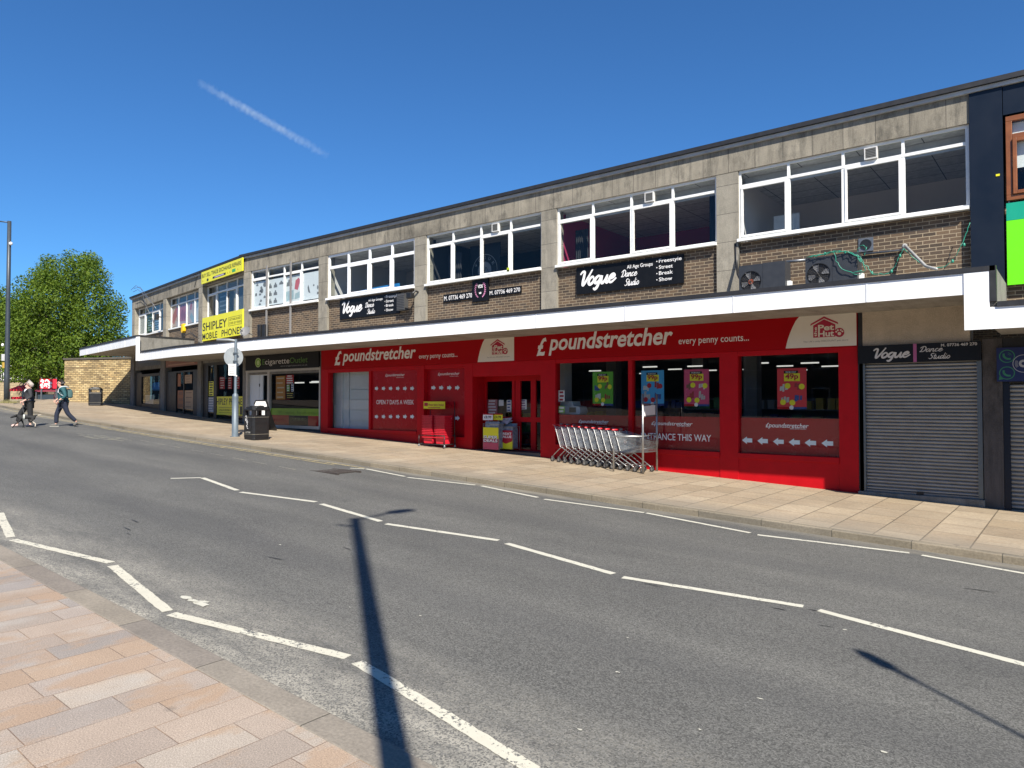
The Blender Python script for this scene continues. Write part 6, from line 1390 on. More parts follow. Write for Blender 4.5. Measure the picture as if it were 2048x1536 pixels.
# white railing and low stone wall in front of the pale house
a, b = at(-20, 56), at(46, 56); dd = (b - a).normalized(); L_ = (b - a).length; nn = Vector((-dd.y, dd.x, 0)); M = Matrix(((dd.x, nn.x, 0, a.x), (dd.y, nn.y, 0, a.y), (0, 0, 1, 1.9), (0, 0, 0, 1)))
t = thing('low_wall', 'low grey stone retaining wall beyond the street lamp', 'wall', ((a.x + b.x) / 2, (a.y + b.y) / 2, 1.9)); m = MB(M); m.box(0, L_, 0, .4, -.3, 1.6); m.build('masonry', STN, t); m = MB(M); m.box(-.05, L_ + .05, -.05, .45, 1.603, 1.72); m.build('coping', S('coping', (.085, .075, .06)), t)
t = thing('white_railing', 'white painted railing standing on the low stone wall', 'railing', ((a.x + b.x) / 2, (a.y + b.y) / 2, 3.6)); m = MB(M)
for i in range(int(L_ / .16)): m.box(.1 + i * .16, .14 + i * .16, .18, .22, 1.72, 2.85)
m.build('bars', WHT, t); m = MB(M); m.box(.05, L_, .17, .23, 2.85, 2.9); m.box(.05, L_, .175, .225, 1.85, 1.89); m.build('rail', WHT, t)
# market stalls
def stall(px0, px1, dist, zt, zc, label, top, body, slope=.35, tex=None):
    a, b = at(px0, dist), at(px1, dist); dd = (b - a).normalized(); L_ = (b - a).length; nn = Vector((-dd.y, dd.x, 0)); nn = nn if nn.dot(FW) > 0 else -nn
    M = Matrix(((dd.x, nn.x, 0, a.x), (dd.y, nn.y, 0, a.y), (0, 0, 1, 2.0), (0, 0, 0, 1))); t = thing('market_stall', label, 'market stall', ((a.x + b.x) / 2, (a.y + b.y) / 2, 2.0))
    m = MB(M); m.add([(0, 0, zt - slope), (L_, 0, zt - slope), (L_, 1.1, zt), (0, 1.1, zt), (0, 2.2, zt - slope), (L_, 2.2, zt - slope), (0, 0, zt - slope - .12), (L_, 0, zt - slope - .12)], [(0, 1, 2, 3), (3, 2, 5, 4), (6, 7, 1, 0), (0, 3, 4), (1, 5, 2)]); m.build('awning', top, t)
    for x in (.06, L_ - .06):
        for y in (.05, 2.1): m = MB(M); m.box(x - .03, x + .03, y - .03, y + .03, -.2, zt - slope); m.build('post', GREYM, t)
    m = MB(M); m.box(.05, L_ - .05, .2, 1.2, -.2, zc); m.build('counter', body, t)
    return t, M, L_
RS = S('stall_red', (.6, .015, .04), .6, var=.12, scale=2)
stall(17, 46, 52, 1.15, .30, 'small red market stall with goods just behind the woman walking', RS, RS, .32)
stall(20, 44, 58, 1.62, .5, 'teal and blue striped market stall beyond the small red stall', S('stall_teal', (.02, .3, .3), .6), S('stall_blue', (.03, .12, .35), .6), .3)
stall(70, 116, 49, .95, .45, 'dark red trailer stall under the printed red banner', S('stall_maroon', (.2, .03, .05), .5), S('stall_dark', (.03, .045, .06), .4), .2)
a, b = at(80, 46.5), at(113, 46.5); dd = (b - a).normalized(); L_ = (b - a).length; nn = Vector((-dd.y, dd.x, 0)); M = Matrix(((dd.x, nn.x, 0, a.x), (dd.y, nn.y, 0, a.y), (0, 0, 1, 0), (0, 0, 0, 1)))
zt2, zb2 = 2.06 + 42 / F * 46.5, 2.06 + 23 / F * 46.5
t = thing('banner', 'red banner with white flower-like print behind the man walking', 'banner', ((a.x + b.x) / 2, (a.y + b.y) / 2, zb2)); m = MB(M); m.box(0, L_, 0, .04, zb2, zt2); m.build('sheet', S('banner_red', (.68, .02, .04), .5, var=.05), t)
m = MB(M)
for i, P in enumerate(([(.05, .7), (.12, .9), (.2, .75), (.15, .55)], [(.02, .3), (.12, .45), (.1, .15), (.2, .1)], [(.3, .75), (.42, .9), (.55, .7), (.7, .55), (.5, .5)], [(.35, .3), (.45, .5), (.6, .25), (.72, .2)], [(.25, .2), (.32, .5), (.42, .15)], [(.5, .1), (.6, .12), (.66, .4)])): ribbon(m, smooth_pts([(u * L_, zb2 + (zt2 - zb2) * v) for u, v in P]), .1, -.003 - .001 * i, .8)
m.build('print', LET, t)
for x in (0.05, L_ - .05): m = MB(M); m.box(x - .03, x + .03, .042, .1, 1.8, zt2 + .1); m.build('post', GREYM, t)

# unseen buildings added so the shop glass reflects dark walls instead of bright sky
def opp(label, x0, x1, y, h, wall, n):
    t = thing('reflection_building', label, 'building', ((x0 + x1) / 2, y, 0)); m = MB(); m.box(x0, x1, y - 10, y, -2, h); m.build('wall', wall, t)
    m = MB(); m.box(x0 - .2, x1 + .2, y - 10.2, y + .25, h + .003, h + .5); m.build('roof', SLATE, t)
    for k in range(n):
        for zz_ in (1.2, 4.6):
            x = x0 + (x1 - x0) * (k + .5) / n; m = MB(); m.box(x - .7, x + .7, y - .1, y + .04, zz_, zz_ + 1.9); f = m.build('window', WHT, t); m = MB(); m.box(x - .6, x + .6, y + .0405, y + .05, zz_ + .1, zz_ + 1.8); m.build('pane', MATS['far_glass'], f)
opp('dark stone terrace farther up the street on the near side', -150, -66, -12, 9, S('far_brown', (.1, .085, .07), .9, var=.3), 14); opp('dark stone building across the square, left of the gap', -150, -14, -46, 11, S('far_brown', (.1, .085, .07), .9, var=.3), 24); opp('brick building across the square, right of the gap', -10, 40, -50, 8.5, MATS['brown_brick'], 12)

# ------------------------------------------------------------------ TREES
def leafy(name, centers, n, size, mat, parent, seed, zmin=-1e9):
    """thousands of small bent leaves through a crown made of many uneven clumps"""
    rr = random.Random(seed); m = MB(); V = []; Fc = []
    tot = sum(r ** 2 for _, r in centers)
    for c, r in centers:
        for _ in range(int(n * r * r / tot)):
            d = Vector((rr.gauss(0, 1), rr.gauss(0, 1), rr.gauss(0, 1))).normalized(); q = Vector(c) + d * r * (rr.random() ** .38) * Vector((1, 1, .85)).length / 1.65
            if q.z < zmin: continue
            u = (d + Vector((rr.uniform(-1, 1), rr.uniform(-1, 1), rr.uniform(-.4, 1.0)))).normalized(); a = u.cross(Vector((rr.uniform(-1, 1), rr.uniform(-1, 1), rr.uniform(-1, 1)))).normalized(); b = u.cross(a)
            s = size * rr.uniform(.6, 1.3); k = len(V)
            V += [q - a * s, q - b * s * .55 + u * s * .15, q + a * s, q + b * s * .55 + u * s * .15]; Fc += [(k, k + 1, k + 2), (k, k + 2, k + 3)]
    m.v = V; m.f = Fc; return m.build(name, mat, parent)
def tree(base, H, centers, n, size, label, leafmat, seed, tr=.28, name='broadleaf_tree', group='trees beyond the street lamp'):
    t = thing(name, label, 'tree', base, group); rr = random.Random(seed); B = Vector(base)
    m = MB(); top = B + Vector((.3, .2, H * .55)); m.tube([B - Vector((0, 0, .3)), B + Vector((.02, 0, .4)), B + (top - B) * .5 + Vector((.1, -.1, 0)), top], tr, 10, tr * .35)
    m.build('trunk', S('bark', (.05, .04, .03), .9, var=.4, scale=14), t, True)
    for c, r in rr.sample(centers, min(12, len(centers))):
        m = MB(); s = B + (top - B) * rr.uniform(.4, 1.0); e = Vector(c); m.tube([s, s + (e - s) * .5 + Vector((0, 0, -.25)), e], tr * .3, 6, .02); m.build('limb', S('bark', (.05, .04, .03)), t, True)
    leafy('crown', centers, n, size, leafmat, t, seed, 3.3)
    return t
def crown(cx_px, dist, rows, seed, depth=3.2):
    """clump centres filling an outline given as (y pixel, left pixel, right pixel), spread in depth"""
    rr = random.Random(seed); out = []
    for (y, a, b) in rows:
        k = max(2, int((b - a) / 26))
        for i in range(k):
            px = a + (b - a) * (i + rr.uniform(.2, .8)) / k; e = 1 - abs(2 * (px - a) / (b - a) - 1) ** 2
            for dpt in ([0] if e < .35 else (-1, 1) if rr.random() < .7 else (-1, 0, 1)):
                dd = dist + dpt * depth * (.35 + .65 * e) * rr.uniform(.5, 1); q = EYE + ray(px, y + rr.uniform(-6, 6)) * (dd / F); out.append((tuple(q), rr.uniform(.6, 1.05)))
    return out
rows = [(528, 88, 190), (552, 58, 214), (576, 28, 228), (600, 8, 240), (624, -8, 250), (650, -16, 254), (676, -20, 254), (702, -16, 252), (726, 0, 246), (746, 14, 226)]
q = at(81, 50); B = (q.x, q.y, 2.05)
tree(B, 11, crown(130, 51, rows, 4), 66000, .088, 'large round bright green tree above the buff stone wall', MATS['spring_leaf'], 4, .27)
rows = [(586, -70, 4), (610, -90, 12), (640, -95, 12), (670, -95, 9), (695, -80, 6)]
q = at(-45, 60); tree((q.x, q.y, 2.0), 9, crown(-40, 60, rows, 9), 12000, .12, 'green tree at the left edge behind the street lamp column', MATS['spring_leaf'], 9)
q = at(69, 51.5); t = thing('shrub', 'small green shrub beside the tree trunk behind the woman', 'shrub', (q.x, q.y, 2.0)); r6 = random.Random(2)
leafy('foliage', [((q.x + r6.uniform(-.4, .4), q.y + r6.uniform(-.4, .4), 2.5 + r6.uniform(0, 1.4)), .38) for _ in range(9)], 1500, .08, MATS['dark_leaf'], t, 3)
m = MB(); m.tube([(q.x, q.y, 1.9), (q.x, q.y, 3.2)], .04, 6); m.build('stem', MATS['bark'], t)
for px, dist, lab, h in ((121, 49.5, 'dark purple shrub between the tree and the stone wall', 3.2),):
    q = at(px, dist); t = thing('shrub', lab, 'shrub', (q.x, q.y, 2.0)); leafy('foliage', [((q.x + r6.uniform(-.25, .25), q.y + r6.uniform(-.3, .3), 2.3 + r6.uniform(0, h - 1.2)), .3) for _ in range(14)], 2500, .075, S('purple_leaf', (.06, .022, .035), .6, var=.3), t, 5); m = MB(); m.tube([(q.x, q.y, 1.9), (q.x, q.y, 3)], .05, 6); m.build('stem', MATS['bark'], t)
# weeds at the foot of the lamp
q = onG(17, 806); t = thing('weeds', 'dry weeds around the foot of the far street lamp', 'weeds', (q.x, q.y, g(q.x))); t['kind'] = 'stuff'; m = MB(); r7 = random.Random(8)
for _ in range(220):
    a = Vector((q.x + r7.gauss(0, .32), q.y + r7.gauss(0, .32), 0)); a.z = g(a.x); m.add([tuple(a + Vector((-.012, 0, 0))), tuple(a + Vector((.012, .01, 0))), tuple(a + Vector((r7.uniform(-.1, .1), r7.uniform(-.1, .1), r7.uniform(.06, .26))))], [(0, 1, 2)])
m.build('blades', S('dry_weed', (.22, .2, .08), .8, var=.3), t)

# ------------------------------------------------------------------ PEOPLE AND DOG
def skin(name, joints, edges, mat, parent, sub=2, M=None):
    """one continuous body surface grown round a skeleton: joints = {key: (point, rx, ry)}"""
    keys = list(joints); idx = {k: i for i, k in enumerate(keys)}
    me = bpy.data.meshes.new(name); me.from_pydata([tuple(M @ Vector(joints[k][0])) if M else joints[k][0] for k in keys], [(idx[a], idx[b]) for a, b in edges], [])
    o = bpy.data.objects.new(name, me); COL.objects.link(o); sm = o.modifiers.new('s', 'SKIN'); sm.use_smooth_shade = True
    for k in keys:
        j = joints[k]; v = me.skin_vertices[0].data[idx[k]]; v.radius = (j[1], j[2] if len(j) > 2 else j[1]); v.use_root = (idx[k] == 0)
    ss = o.modifiers.new('d', 'SUBSURF'); ss.levels = sub; ss.render_levels = sub
    m2 = bpy.data.meshes.new_from_object(o.evaluated_get(bpy.context.evaluated_depsgraph_get())); bpy.data.objects.remove(o); bpy.data.meshes.remove(me)
    o0 = WLOC.get(parent.name, Vector())
    for v in m2.vertices: v.co -= o0
    for p in m2.polygons: p.use_smooth = True
    m2.materials.clear(); m2.materials.append(mat); ob = bpy.data.objects.new(name, m2); COL.objects.link(ob); ob.parent = parent; WLOC[ob.name] = o0.copy(); return ob
def chain(*k): return list(zip(k, k[1:]))
SKINM = S('skin', (.52, .30, .22), .5, var=.05)
def hand(J, E, key, wrist, d, curl, side):
    """palm, four bent fingers of different length and a thumb, continued from the wrist joint"""
    w_ = Vector(wrist); d = Vector(d).normalized(); s = Vector(side).normalized(); c = Vector(curl).normalized()
    J[key + 'p'] = (tuple(w_ + d * .05), .026, .018); E.append((key, key + 'p')); J[key + 'q'] = (tuple(w_ + d * .09), .03, .016); E.append((key + 'p', key + 'q'))
    for i, (off, L) in enumerate(((-.03, .06), (-.01, .072), (.01, .068), (.028, .052))):
        a = w_ + d * .1 + s * off; b = a + d * L * .5 + c * .012; e = a + d * L * .75 + c * L * .6
        for n_, q_, r_ in (('a', a, .0095), ('b', b, .009), ('c', e, .008)): J['%s%d%s' % (key, i, n_)] = (tuple(q_), r_, r_)
        E += [(key + 'q', '%s0a' % key if i == 0 else '%s%da' % (key, i)), ('%s%da' % (key, i), '%s%db' % (key, i)), ('%s%db' % (key, i), '%s%dc' % (key, i))]
    a = w_ + d * .045 - s * .035; b = a + d * .035 - s * .012 + c * .015
    J[key + 'ta'] = (tuple(a), .011, .011); J[key + 'tb'] = (tuple(b), .009, .009); E += [(key + 'p', key + 'ta'), (key + 'ta', key + 'tb')]
def local(px, py, ang):
    p = onG(px, py, -.1); return Matrix.Translation((p.x, p.y, g(p.x) - .1)) @ Matrix.Rotation(ang, 4, 'Z'), p
# local axes: +x the way they walk, +y to their left, z up.  They walk to the left of the picture.
FACE = math.atan2(-RT.y, -RT.x) + R(33)
def head_part(J, E, hx, hz, lean=0):
    J['neck'] = ((hx - .04, 0, hz - .17), .055, .06); J['skull'] = ((hx - .015, 0, hz + .02), .088, .078); J['crownp'] = ((hx - .02, 0, hz + .085), .06, .055)
    J['jaw'] = ((hx + .025, 0, hz - .07), .055, .05); J['nose'] = ((hx + .10, 0, hz - .02), .013, .016); J['nbr'] = ((hx + .075, 0, hz + .0), .016, .018); J['chin'] = ((hx + .06, 0, hz - .095), .025, .028)
    J['eL'] = ((hx - .01, .088, hz - .01), .014, .024); J['eR'] = ((hx - .01, -.088, hz - .01), .014, .024)
    E += [('neck', 'jaw'), ('jaw', 'skull'), ('skull', 'crownp'), ('skull', 'nbr'), ('nbr', 'nose'), ('jaw', 'chin'), ('skull', 'eL'), ('skull', 'eR')]
def face_bits(t, M, hx, hz):
    for name, pts, mat_ in (('eye', [(hx + .068, .033, hz + .008), (hx + .068, -.033, hz + .008)], S('eye_dark', (.02, .015, .012), .3)),):
        m = MB(M)
        for q in pts: m.lathe([(.002, -.009), (.011, -.004), (.011, .004), (.002, .009)], q, 8)
        m.build('eyes', mat_, t)
    m = MB(M); m.box(hx + .072, hx + .083, -.024, .024, hz - .066, hz - .056); m.build('mouth', S('lip', (.35, .12, .1), .5), t)

# the man: striding, rear heel lifted, arms bent forward
M, p = local(124, 853, FACE); t = thing('person', 'man in a teal green jacket and navy jeans striding with a pack', 'person', tuple(M.translation))
J, E = {}, []
J['pelvis'] = ((-.02, 0, .90), .13, .15); J['waist'] = ((-.02, 0, 1.06), .125, .155); J['chest'] = ((0, 0, 1.27), .13, .175); J['upper'] = ((.0, 0, 1.40), .09, .13)
E += chain('pelvis', 'waist', 'chest', 'upper')
head_part(J, E, .09, 1.60); E.append(('upper', 'neck'))
for s, k in ((1, 'l'), (-1, 'r')):
    J[k + 'sh'] = ((-.01, .2 * s, 1.39), .062); E.append(('upper', k + 'sh'))
# left arm (nearer the viewer) hangs back at the elbow, forearm forward
J['lel'] = ((-.10, .27, 1.12), .047); J['lwr'] = ((.12, .25, .95), .03, .026); E += chain('lsh', 'lel', 'lwr'); hand(J, E, 'lwr', (.12, .25, .95), (.55, -.05, -.8), (-.4, -.6, -.3), (.8, 0, .5))
J['rel'] = ((-.02, -.27, 1.12), .047); J['rwr'] = ((.16, -.23, 1.0), .03, .026); E += chain('rsh', 'rel', 'rwr'); hand(J, E, 'rwr', (.16, -.23, 1.0), (.7, .1, -.6), (-.4, .6, -.3), (.7, 0, .6))
LEG = {'l': ((-.05, .1, .84), (-.17, .11, .48), (-.45, .11, .17), (-.37, .11, .045)), 'r': ((.02, -.1, .84), (.17, -.1, .46), (.18, -.1, .09), (.36, -.1, .035))}
for k in 'lr':
    h, kn, an, to = LEG[k]; J[k + 'hp'] = (h, .088); J[k + 'kn'] = (kn, .06); J[k + 'ca'] = (tuple(Vector(kn) + (Vector(an) - Vector(kn)) * .35 + Vector((-.015, 0, 0))), .058); J[k + 'an'] = (an, .034); J[k + 'to'] = (to, .018, .024)
    E += chain('pelvis', k + 'hp', k + 'kn', k + 'ca', k + 'an', k + 'to')
body = skin('body', J, E, SKINM, t, 2, M); face_bits(t, M, .09, 1.60)
JK = S('teal_jacket', (.012, .075, .085), .75, var=.2, scale=8); JN = S('navy_jeans', (.012, .017, .035), .85, var=.2, scale=12)
c = {k: (J[k][0], J[k][1] + .022, (J[k][2] if len(J[k]) > 2 else J[k][1]) + .022) for k in ('waist', 'chest', 'upper', 'lsh', 'rsh', 'lel', 'rel')}
c['hem'] = ((-.035, 0, .83), .165, .195); c['lcu'] = ((.04, .255, 1.01), .05, .05); c['rcu'] = ((.08, -.24, 1.05), .05, .05); c['collar'] = ((.02, 0, 1.47), .075, .08); c['hb'] = ((-.03, 0, .93), .155, .185)
skin('jacket', {k: c[k] for k in ('waist', 'hb', 'hem', 'chest', 'upper', 'collar', 'lsh', 'lel', 'lcu', 'rsh', 'rel', 'rcu')}, chain('waist', 'hb', 'hem') + chain('waist', 'chest', 'upper', 'collar') + chain('upper', 'lsh', 'lel', 'lcu') + chain('upper', 'rsh', 'rel', 'rcu'), JK, t, 2, M)
c = {'pelvis': ((-.02, 0, .90), .145, .165)}
for k in 'lr':
    h, kn, an, to = LEG[k]; c[k + 'h'] = (h, .108); c[k + 'k'] = (kn, .083); c[k + 'c'] = (tuple((Vector(kn) + Vector(an)) / 2), .078); c[k + 'a'] = (tuple(Vector(an) + (Vector(kn) - Vector(an)) * .08), .074)
skin('trousers', c, chain('pelvis', 'lh', 'lk', 'lc', 'la') + chain('pelvis', 'rh', 'rk', 'rc', 'ra'), JN, t, 2, M)
SH = S('shoe_grey', (.1, .095, .085), .7)
for k, (a, b, e) in {'l': ((-.47, .11, .16), (-.41, .11, .075), (-.345, .11, .035)), 'r': ((.13, -.1, .055), (.24, -.1, .05), (.37, -.1, .035))}.items(): skin('shoe', {'a': (a, .06, .054), 'b': (b, .056, .056), 'c': (e, .04, .05)}, chain('a', 'b', 'c'), SH, t, 2, M)
m = MB(M); m.box(.10, .385, -.155, -.045, .0, .018); m.build('sole', S('sole_pale', (.5, .48, .42), .7), t)
skin('hair', {'a': ((.01, 0, 1.66), .09, .086), 'b': ((.075, 0, 1.695), .05, .065), 'c': ((-.02, 0, 1.58), .065, .078)}, [('a', 'b'), ('a', 'c')], S('dark_hair', (.018, .014, .012), .6), t, 2, M)
m = MB(M); m.lathe([(.036, -.012), (.04, 0), (.036, .012)], (.10, .25, .965), 10); m.build('watch', BLKM, t)
bp_ = M @ Vector((-.24, 0, 1.2)); t2 = thing('backpack', 'pale grey backpack on the back of the man in the teal jacket', 'backpack', tuple(bp_))
skin('bag', {'a': ((-.2, 0, 1.38), .045, .09), 'b': ((-.22, 0, 1.22), .055, .12), 'c': ((-.215, 0, 1.04), .045, .11)}, chain('a', 'b', 'c'), S('bag_teal', (.05, .11, .11), .8), t2, 2, M)
m = MB(M)
for s in (-1, 1): m.tube([(-.2, .1 * s, 1.42), (-.1, .13 * s, 1.475), (.03, .135 * s, 1.465), (.12, .14 * s, 1.37), (.135, .15 * s, 1.26), (.05, .2 * s, 1.16), (-.16, .15 * s, 1.06)], .02, 6)
m.build('strap', S('strap_pale', (.5, .54, .55), .7), t2, True)

# the woman with the dog
M, p = local(57, 853, FACE); t = thing('person', 'woman in a dark blazer, white top and black trousers walking a dog', 'person', tuple(M.translation))
J, E = {}, []
J['pelvis'] = ((-.03, 0, .88), .12, .15); J['waist'] = ((-.02, 0, 1.04), .1, .13); J['chest'] = ((.01, 0, 1.22), .115, .15); J['upper'] = ((-.01, 0, 1.35), .08, .11); E += chain('pelvis', 'waist', 'chest', 'upper')
head_part(J, E, .05, 1.53); E.append(('upper', 'neck'))
for s, k in ((1, 'l'), (-1, 'r')): J[k + 'sh'] = ((-.02, .175 * s, 1.335), .055); E.append(('upper', k + 'sh'))
J['lel'] = ((-.07, .23, 1.07), .042); J['lwr'] = ((.14, .22, .93), .026, .023); E += chain('lsh', 'lel', 'lwr'); hand(J, E, 'lwr', (.14, .22, .93), (.8, -.05, -.4), (-.5, -.5, -.5), (.3, 0, .9))
J['rel'] = ((-.06, -.22, 1.06), .042); J['rwr'] = ((.1, -.2, .9), .026, .023); E += chain('rsh', 'rel', 'rwr'); hand(J, E, 'rwr', (.1, -.2, .9), (.7, .1, -.7), (-.4, .6, -.3), (.7, 0, .6))
LEG = {'l': ((-.03, .09, .82), (-.05, .1, .44), (-.07, .1, .09), (.06, .1, .03)), 'r': ((.02, -.09, .82), (.24, -.09, .48), (.34, -.09, .09), (.5, -.09, .035))}
for k in 'lr':
    h, kn, an, to = LEG[k]; J[k + 'hp'] = (h, .085); J[k + 'kn'] = (kn, .055); J[k + 'ca'] = (tuple(Vector(kn) + (Vector(an) - Vector(kn)) * .35), .052); J[k + 'an'] = (an, .036); J[k + 'to'] = (to, .03, .04); E += chain('pelvis', k + 'hp', k + 'kn', k + 'ca', k + 'an', k + 'to')
skin('body', J, E, S('skin_fair', (.6, .36, .28), .5, var=.05), t, 2, M)
m = MB(M); m.box(.095, .103, -.024, .024, 1.53 - .066 + .0, 1.53 - .056); m.build('mouth', S('lip', (.35, .12, .1)), t)
m = MB(M); m.box(.108, .126, -.07, .07, 1.515, 1.56); m.box(.0, .115, .082, .088, 1.535, 1.55); m.box(.0, .115, -.088, -.082, 1.535, 1.55); m.build('sunglasses', S('lens_dark', (.02, .015, .03), .15), t)
BL = S('charcoal_blazer', (.03, .03, .034), .8, var=.2, scale=8)
c = {k: (J[k][0], J[k][1] + .02, (J[k][2] if len(J[k]) > 2 else J[k][1]) + .02) for k in ('waist', 'chest', 'upper', 'lsh', 'rsh', 'lel', 'rel')}
c['hem'] = ((-.035, 0, .82), .15, .185); c['lcu'] = ((.09, .222, .965), .04, .04); c['rcu'] = ((.06, -.2, .93), .04, .04); c['hb'] = ((-.03, 0, .92), .14, .17)
skin('blazer', {k: c[k] for k in ('waist', 'hb', 'hem', 'chest', 'upper', 'lsh', 'lel', 'lcu', 'rsh', 'rel', 'rcu')}, chain('waist', 'hb', 'hem') + chain('waist', 'chest', 'upper') + chain('upper', 'lsh', 'lel', 'lcu') + chain('upper', 'rsh', 'rel', 'rcu'), BL, t, 2, M)
skin('top', {'a': ((.075, 0, 1.37), .05, .06), 'b': ((.095, 0, 1.26), .06, .06), 'c': ((.085, 0, 1.12), .04, .04)}, chain('a', 'b', 'c'), S('white_cloth', (.75, .75, .76), .8), t, 2, M)
c = {'pelvis': ((-.03, 0, .88), .135, .165)}
for k in 'lr':
    h, kn, an, to = LEG[k]; c[k + 'h'] = (h, .108); c[k + 'k'] = (kn, .088); c[k + 'c'] = (tuple((Vector(kn) + Vector(an)) / 2), .088); c[k + 'a'] = (tuple(Vector(an) + (Vector(kn) - Vector(an)) * .16), .09)
skin('trousers', c, chain('pelvis', 'lh', 'lk', 'lc', 'la') + chain('pelvis', 'rh', 'rk', 'rc', 'ra'), S('black_trousers', (.012, .012, .013), .85, var=.2), t, 2, M)
for a, b, e in (((-.1, .1, .055), (-.02, .1, .05), (.08, .1, .03)), ((.3, -.09, .06), (.4, -.09, .05), (.52, -.09, .032))): skin('shoe', {'a': (a, .047, .043), 'b': (b, .042, .045), 'c': (e, .03, .04)}, chain('a', 'b', 'c'), S('shoe_blush', (.6, .42, .38), .6), t, 2, M)
skin('hair', {'a': ((-.03, 0, 1.585), .092, .094), 'b': ((.035, 0, 1.625), .05, .065), 'c': ((-.07, 0, 1.5), .07, .09), 'd': ((-.07, 0, 1.42), .045, .075)}, [('a', 'b'), ('a', 'c'), ('c', 'd')], S('silver_blonde_hair', (.5, .44, .38), .6, var=.2, scale=30), t, 2, M)
womanM = M
# the dog: black with a white band, head low, mid-stride
M, p = local(51, 855, FACE - .05); t = thing('dog', 'small black and white dog walking in front of the woman', 'dog', tuple(M.translation))
J = {'hips': ((-.22, 0, .37), .075, .07), 'belly': ((-.05, 0, .365), .07, .065), 'chest': ((.13, 0, .36), .095, .08), 'neck': ((.24, 0, .43), .06, .055), 'head': ((.32, 0, .42), .058, .055), 'muz': ((.42, 0, .36), .03, .03), 'nose': ((.45, 0, .35), .02, .02),
     'earl': ((.29, .05, .45), .022, .012), 'earlt': ((.28, .07, .40), .016, .008), 'earr': ((.29, -.05, .45), .022, .012), 'earrt': ((.28, -.07, .40), .016, .008), 'tail': ((-.32, 0, .43), .02, .02), 'tailt': ((-.47, 0, .45), .01, .01)}
E = chain('hips', 'belly', 'chest', 'neck', 'head', 'muz', 'nose') + [('head', 'earl'), ('earl', 'earlt'), ('head', 'earr'), ('earr', 'earrt')] + chain('hips', 'tail', 'tailt')
for k, s, sh, el, kn, pw in (('fl', 1, (.15, .06, .3), (.17, .065, .24), (.30, .065, .12), (.36, .065, .02)), ('fr', -1, (.15, -.06, .3), (.1, -.065, .22), (.06, -.065, .1), (.07, -.065, .02))):
    for n_, q_, r_ in (('a', sh, .045), ('b', el, .03), ('c', kn, .02), ('d', pw, .022)): J[k + n_] = (q_, r_)
    J[k + 'e'] = ((pw[0] + .03, pw[1], .016), .017); E += [('chest', k + 'a')] + chain(k + 'a', k + 'b', k + 'c', k + 'd', k + 'e')
for k, hp, st, hk, pw in (('bl', (-.22, .055, .3), (-.17, .06, .22), (-.30, .06, .13), (-.29, .06, .02)), ('br', (-.22, -.055, .3), (-.12, -.06, .22), (-.2, -.06, .12), (-.14, -.06, .02))):
    for n_, q_, r_ in (('a', hp, .055), ('b', st, .038), ('c', hk, .02), ('d', pw, .021)): J[k + n_] = (q_, r_)
    J[k + 'e'] = ((pw[0] + .03, pw[1], .016), .017); E += [('hips', k + 'a')] + chain(k + 'a', k + 'b', k + 'c', k + 'd', k + 'e')
def dog_coat():
    m, ns, ls, b = nodes('dog_coat'); co = coord(ns); f = noise(ns, ls, co, 3.2, 2); ls.new(mix(ns, ls, ramp(ns, ls, f, .56, .6), (.012, .012, .012), (.5, .44, .36)), b.inputs['Base Color']); b.inputs['Roughness'].default_value = .8; MATS['dog_coat'] = m; return m
skin('body', J, E, dog_coat(), t, 2, M)
m = MB(M)
for a0, xx in ((0, .03), (0, .06)): m.tube([(xx + (.05 if k in (0, 12) else 0) * 0, .09 * math.sin(2 * math.pi * k / 12), .363 + .098 * math.cos(2 * math.pi * k / 12)) for k in range(13)], .012, 6)
m.build('harness', S('harness_white', (.6, .62, .56), .7), t, True)
a = womanM @ Vector((.2, .22, .87)); b = M @ Vector((.05, 0, .47)); m = MB(); m.tube([a, a + (b - a) * .5 + Vector((0, 0, -.03)), b], .009, 6); m.tube([a, a - RT * .12 + Vector((0, 0, -.02)), a - RT * .3 + Vector((0, 0, -.05))], .012, 6); tag(m.build('leash', S('leash_grey', (.06, .06, .06), .6), smooth=True), 'thin dark leash from the woman to the dog', 'leash')

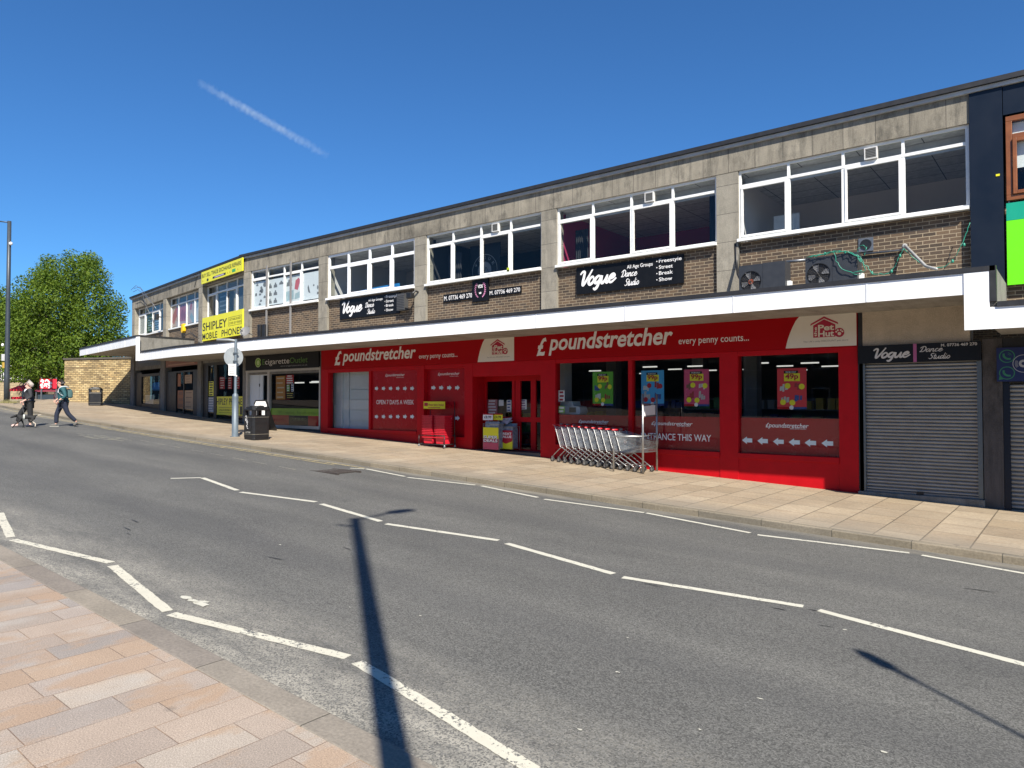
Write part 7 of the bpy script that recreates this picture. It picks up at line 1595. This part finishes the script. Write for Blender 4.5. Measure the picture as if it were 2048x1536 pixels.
# ------------------------------------------------------------------ vapour trail high in the sky
def trail_mat():
    m, ns, ls, b = nodes('vapour'); ns.remove(b); out = ns['Material Output']; co = coord(ns, 'Object')
    v = ns.new('ShaderNodeVolumePrincipled'); v.inputs['Color'].default_value = (.86, .95, 1, 1); v.inputs['Anisotropy'].default_value = 0
    # soft puffs round a line: density falls off from the axis, torn by noise
    uv = coord(ns, 'Object'); mp = mapping(ns, ls, uv, (1 / 3000, 1 / 66, 1 / 66)); sep = ns.new('ShaderNodeSeparateXYZ'); ls.new(mp, sep.inputs[0])
    nz = ns.new('ShaderNodeTexNoise'); nz.inputs['Scale'].default_value = 1; nz.inputs['Detail'].default_value = 5; nz.inputs['Roughness'].default_value = .65
    ls.new(mapping(ns, ls, uv, (1 / 120, 1 / 60, 1 / 60)), nz.inputs['Vector'])
    n2 = noise(ns, ls, mapping(ns, ls, uv, (1 / 420, 1 / 700, 1 / 700)), 1, 3)
    def math_(op, a, b_=None):
        q = ns.new('ShaderNodeMath'); q.operation = op
        for i, x in enumerate((a, b_)):
            if x is None: continue
            if hasattr(x, 'is_output'): ls.new(x, q.inputs[i])
            else: q.inputs[i].default_value = x
        return q.outputs[0]
    wob = math_('MULTIPLY', math_('SUBTRACT', n2, .5), 1.5)
    z2 = math_('SUBTRACT', sep.outputs[2], wob)
    r2 = math_('ADD', math_('POWER', math_('ABSOLUTE', sep.outputs[1]), 2), math_('POWER', math_('ABSOLUTE', z2), 2))
    r = math_('POWER', r2, .5); edge = math_('ADD', r, math_('MULTIPLY', math_('SUBTRACT', nz.outputs['Fac'], .5), 2.2))
    d = ramp(ns, ls, edge, .1, .9, 1, 0)
    ends = ramp(ns, ls, math_('ABSOLUTE', sep.outputs[0]), .2, 1.0, 1, .12)
    ls.new(math_('MULTIPLY', math_('MULTIPLY', d, ends), .0056), v.inputs['Density']); ls.new(v.outputs[0], out.inputs['Volume']); return m
D = 9000.0
a = EYE + ray(396, 164) * (D / F); b = EYE + ray(656, 312) * (D / F); c = (a + b) / 2; L_ = (b - a).length
o = bpy.data.objects.new('vapour_trail', None); bpy.data.objects.remove(o)
ex = (b - a).normalized(); ey = FW.cross(ex).normalized(); ez = ex.cross(ey)
me = bpy.data.meshes.new('vapour_trail'); n = 16; P = []
sc_ = 3000 / (L_ / 2)
for i in range(25):
    f = -1 + 2 * i / 24; rr_ = 150 * (1 - .55 * abs(f) ** 3)
    P += [(f * 3000, rr_ * math.cos(2 * math.pi * k / n), rr_ * math.sin(2 * math.pi * k / n)) for k in range(n)]
me.from_pydata(P, [], [(i * n + k, i * n + (k + 1) % n, (i + 1) * n + (k + 1) % n, (i + 1) * n + k) for i in range(24) for k in range(n)] + [list(range(n))[::-1], list(range(24 * n, 25 * n))])
me.materials.append(trail_mat()); o = bpy.data.objects.new('vapour_trail', me); COL.objects.link(o)
o.matrix_world = Matrix(((ex.x, ey.x, ez.x, c.x), (ex.y, ey.y, ez.y, c.y), (ex.z, ey.z, ez.z, c.z), (0, 0, 0, 1))) @ Matrix.Diagonal(((L_ / 2) / 3000, 1, 1, 1))
tag(o, 'thin ragged white vapour trail slanting across the blue sky', 'vapour trail')
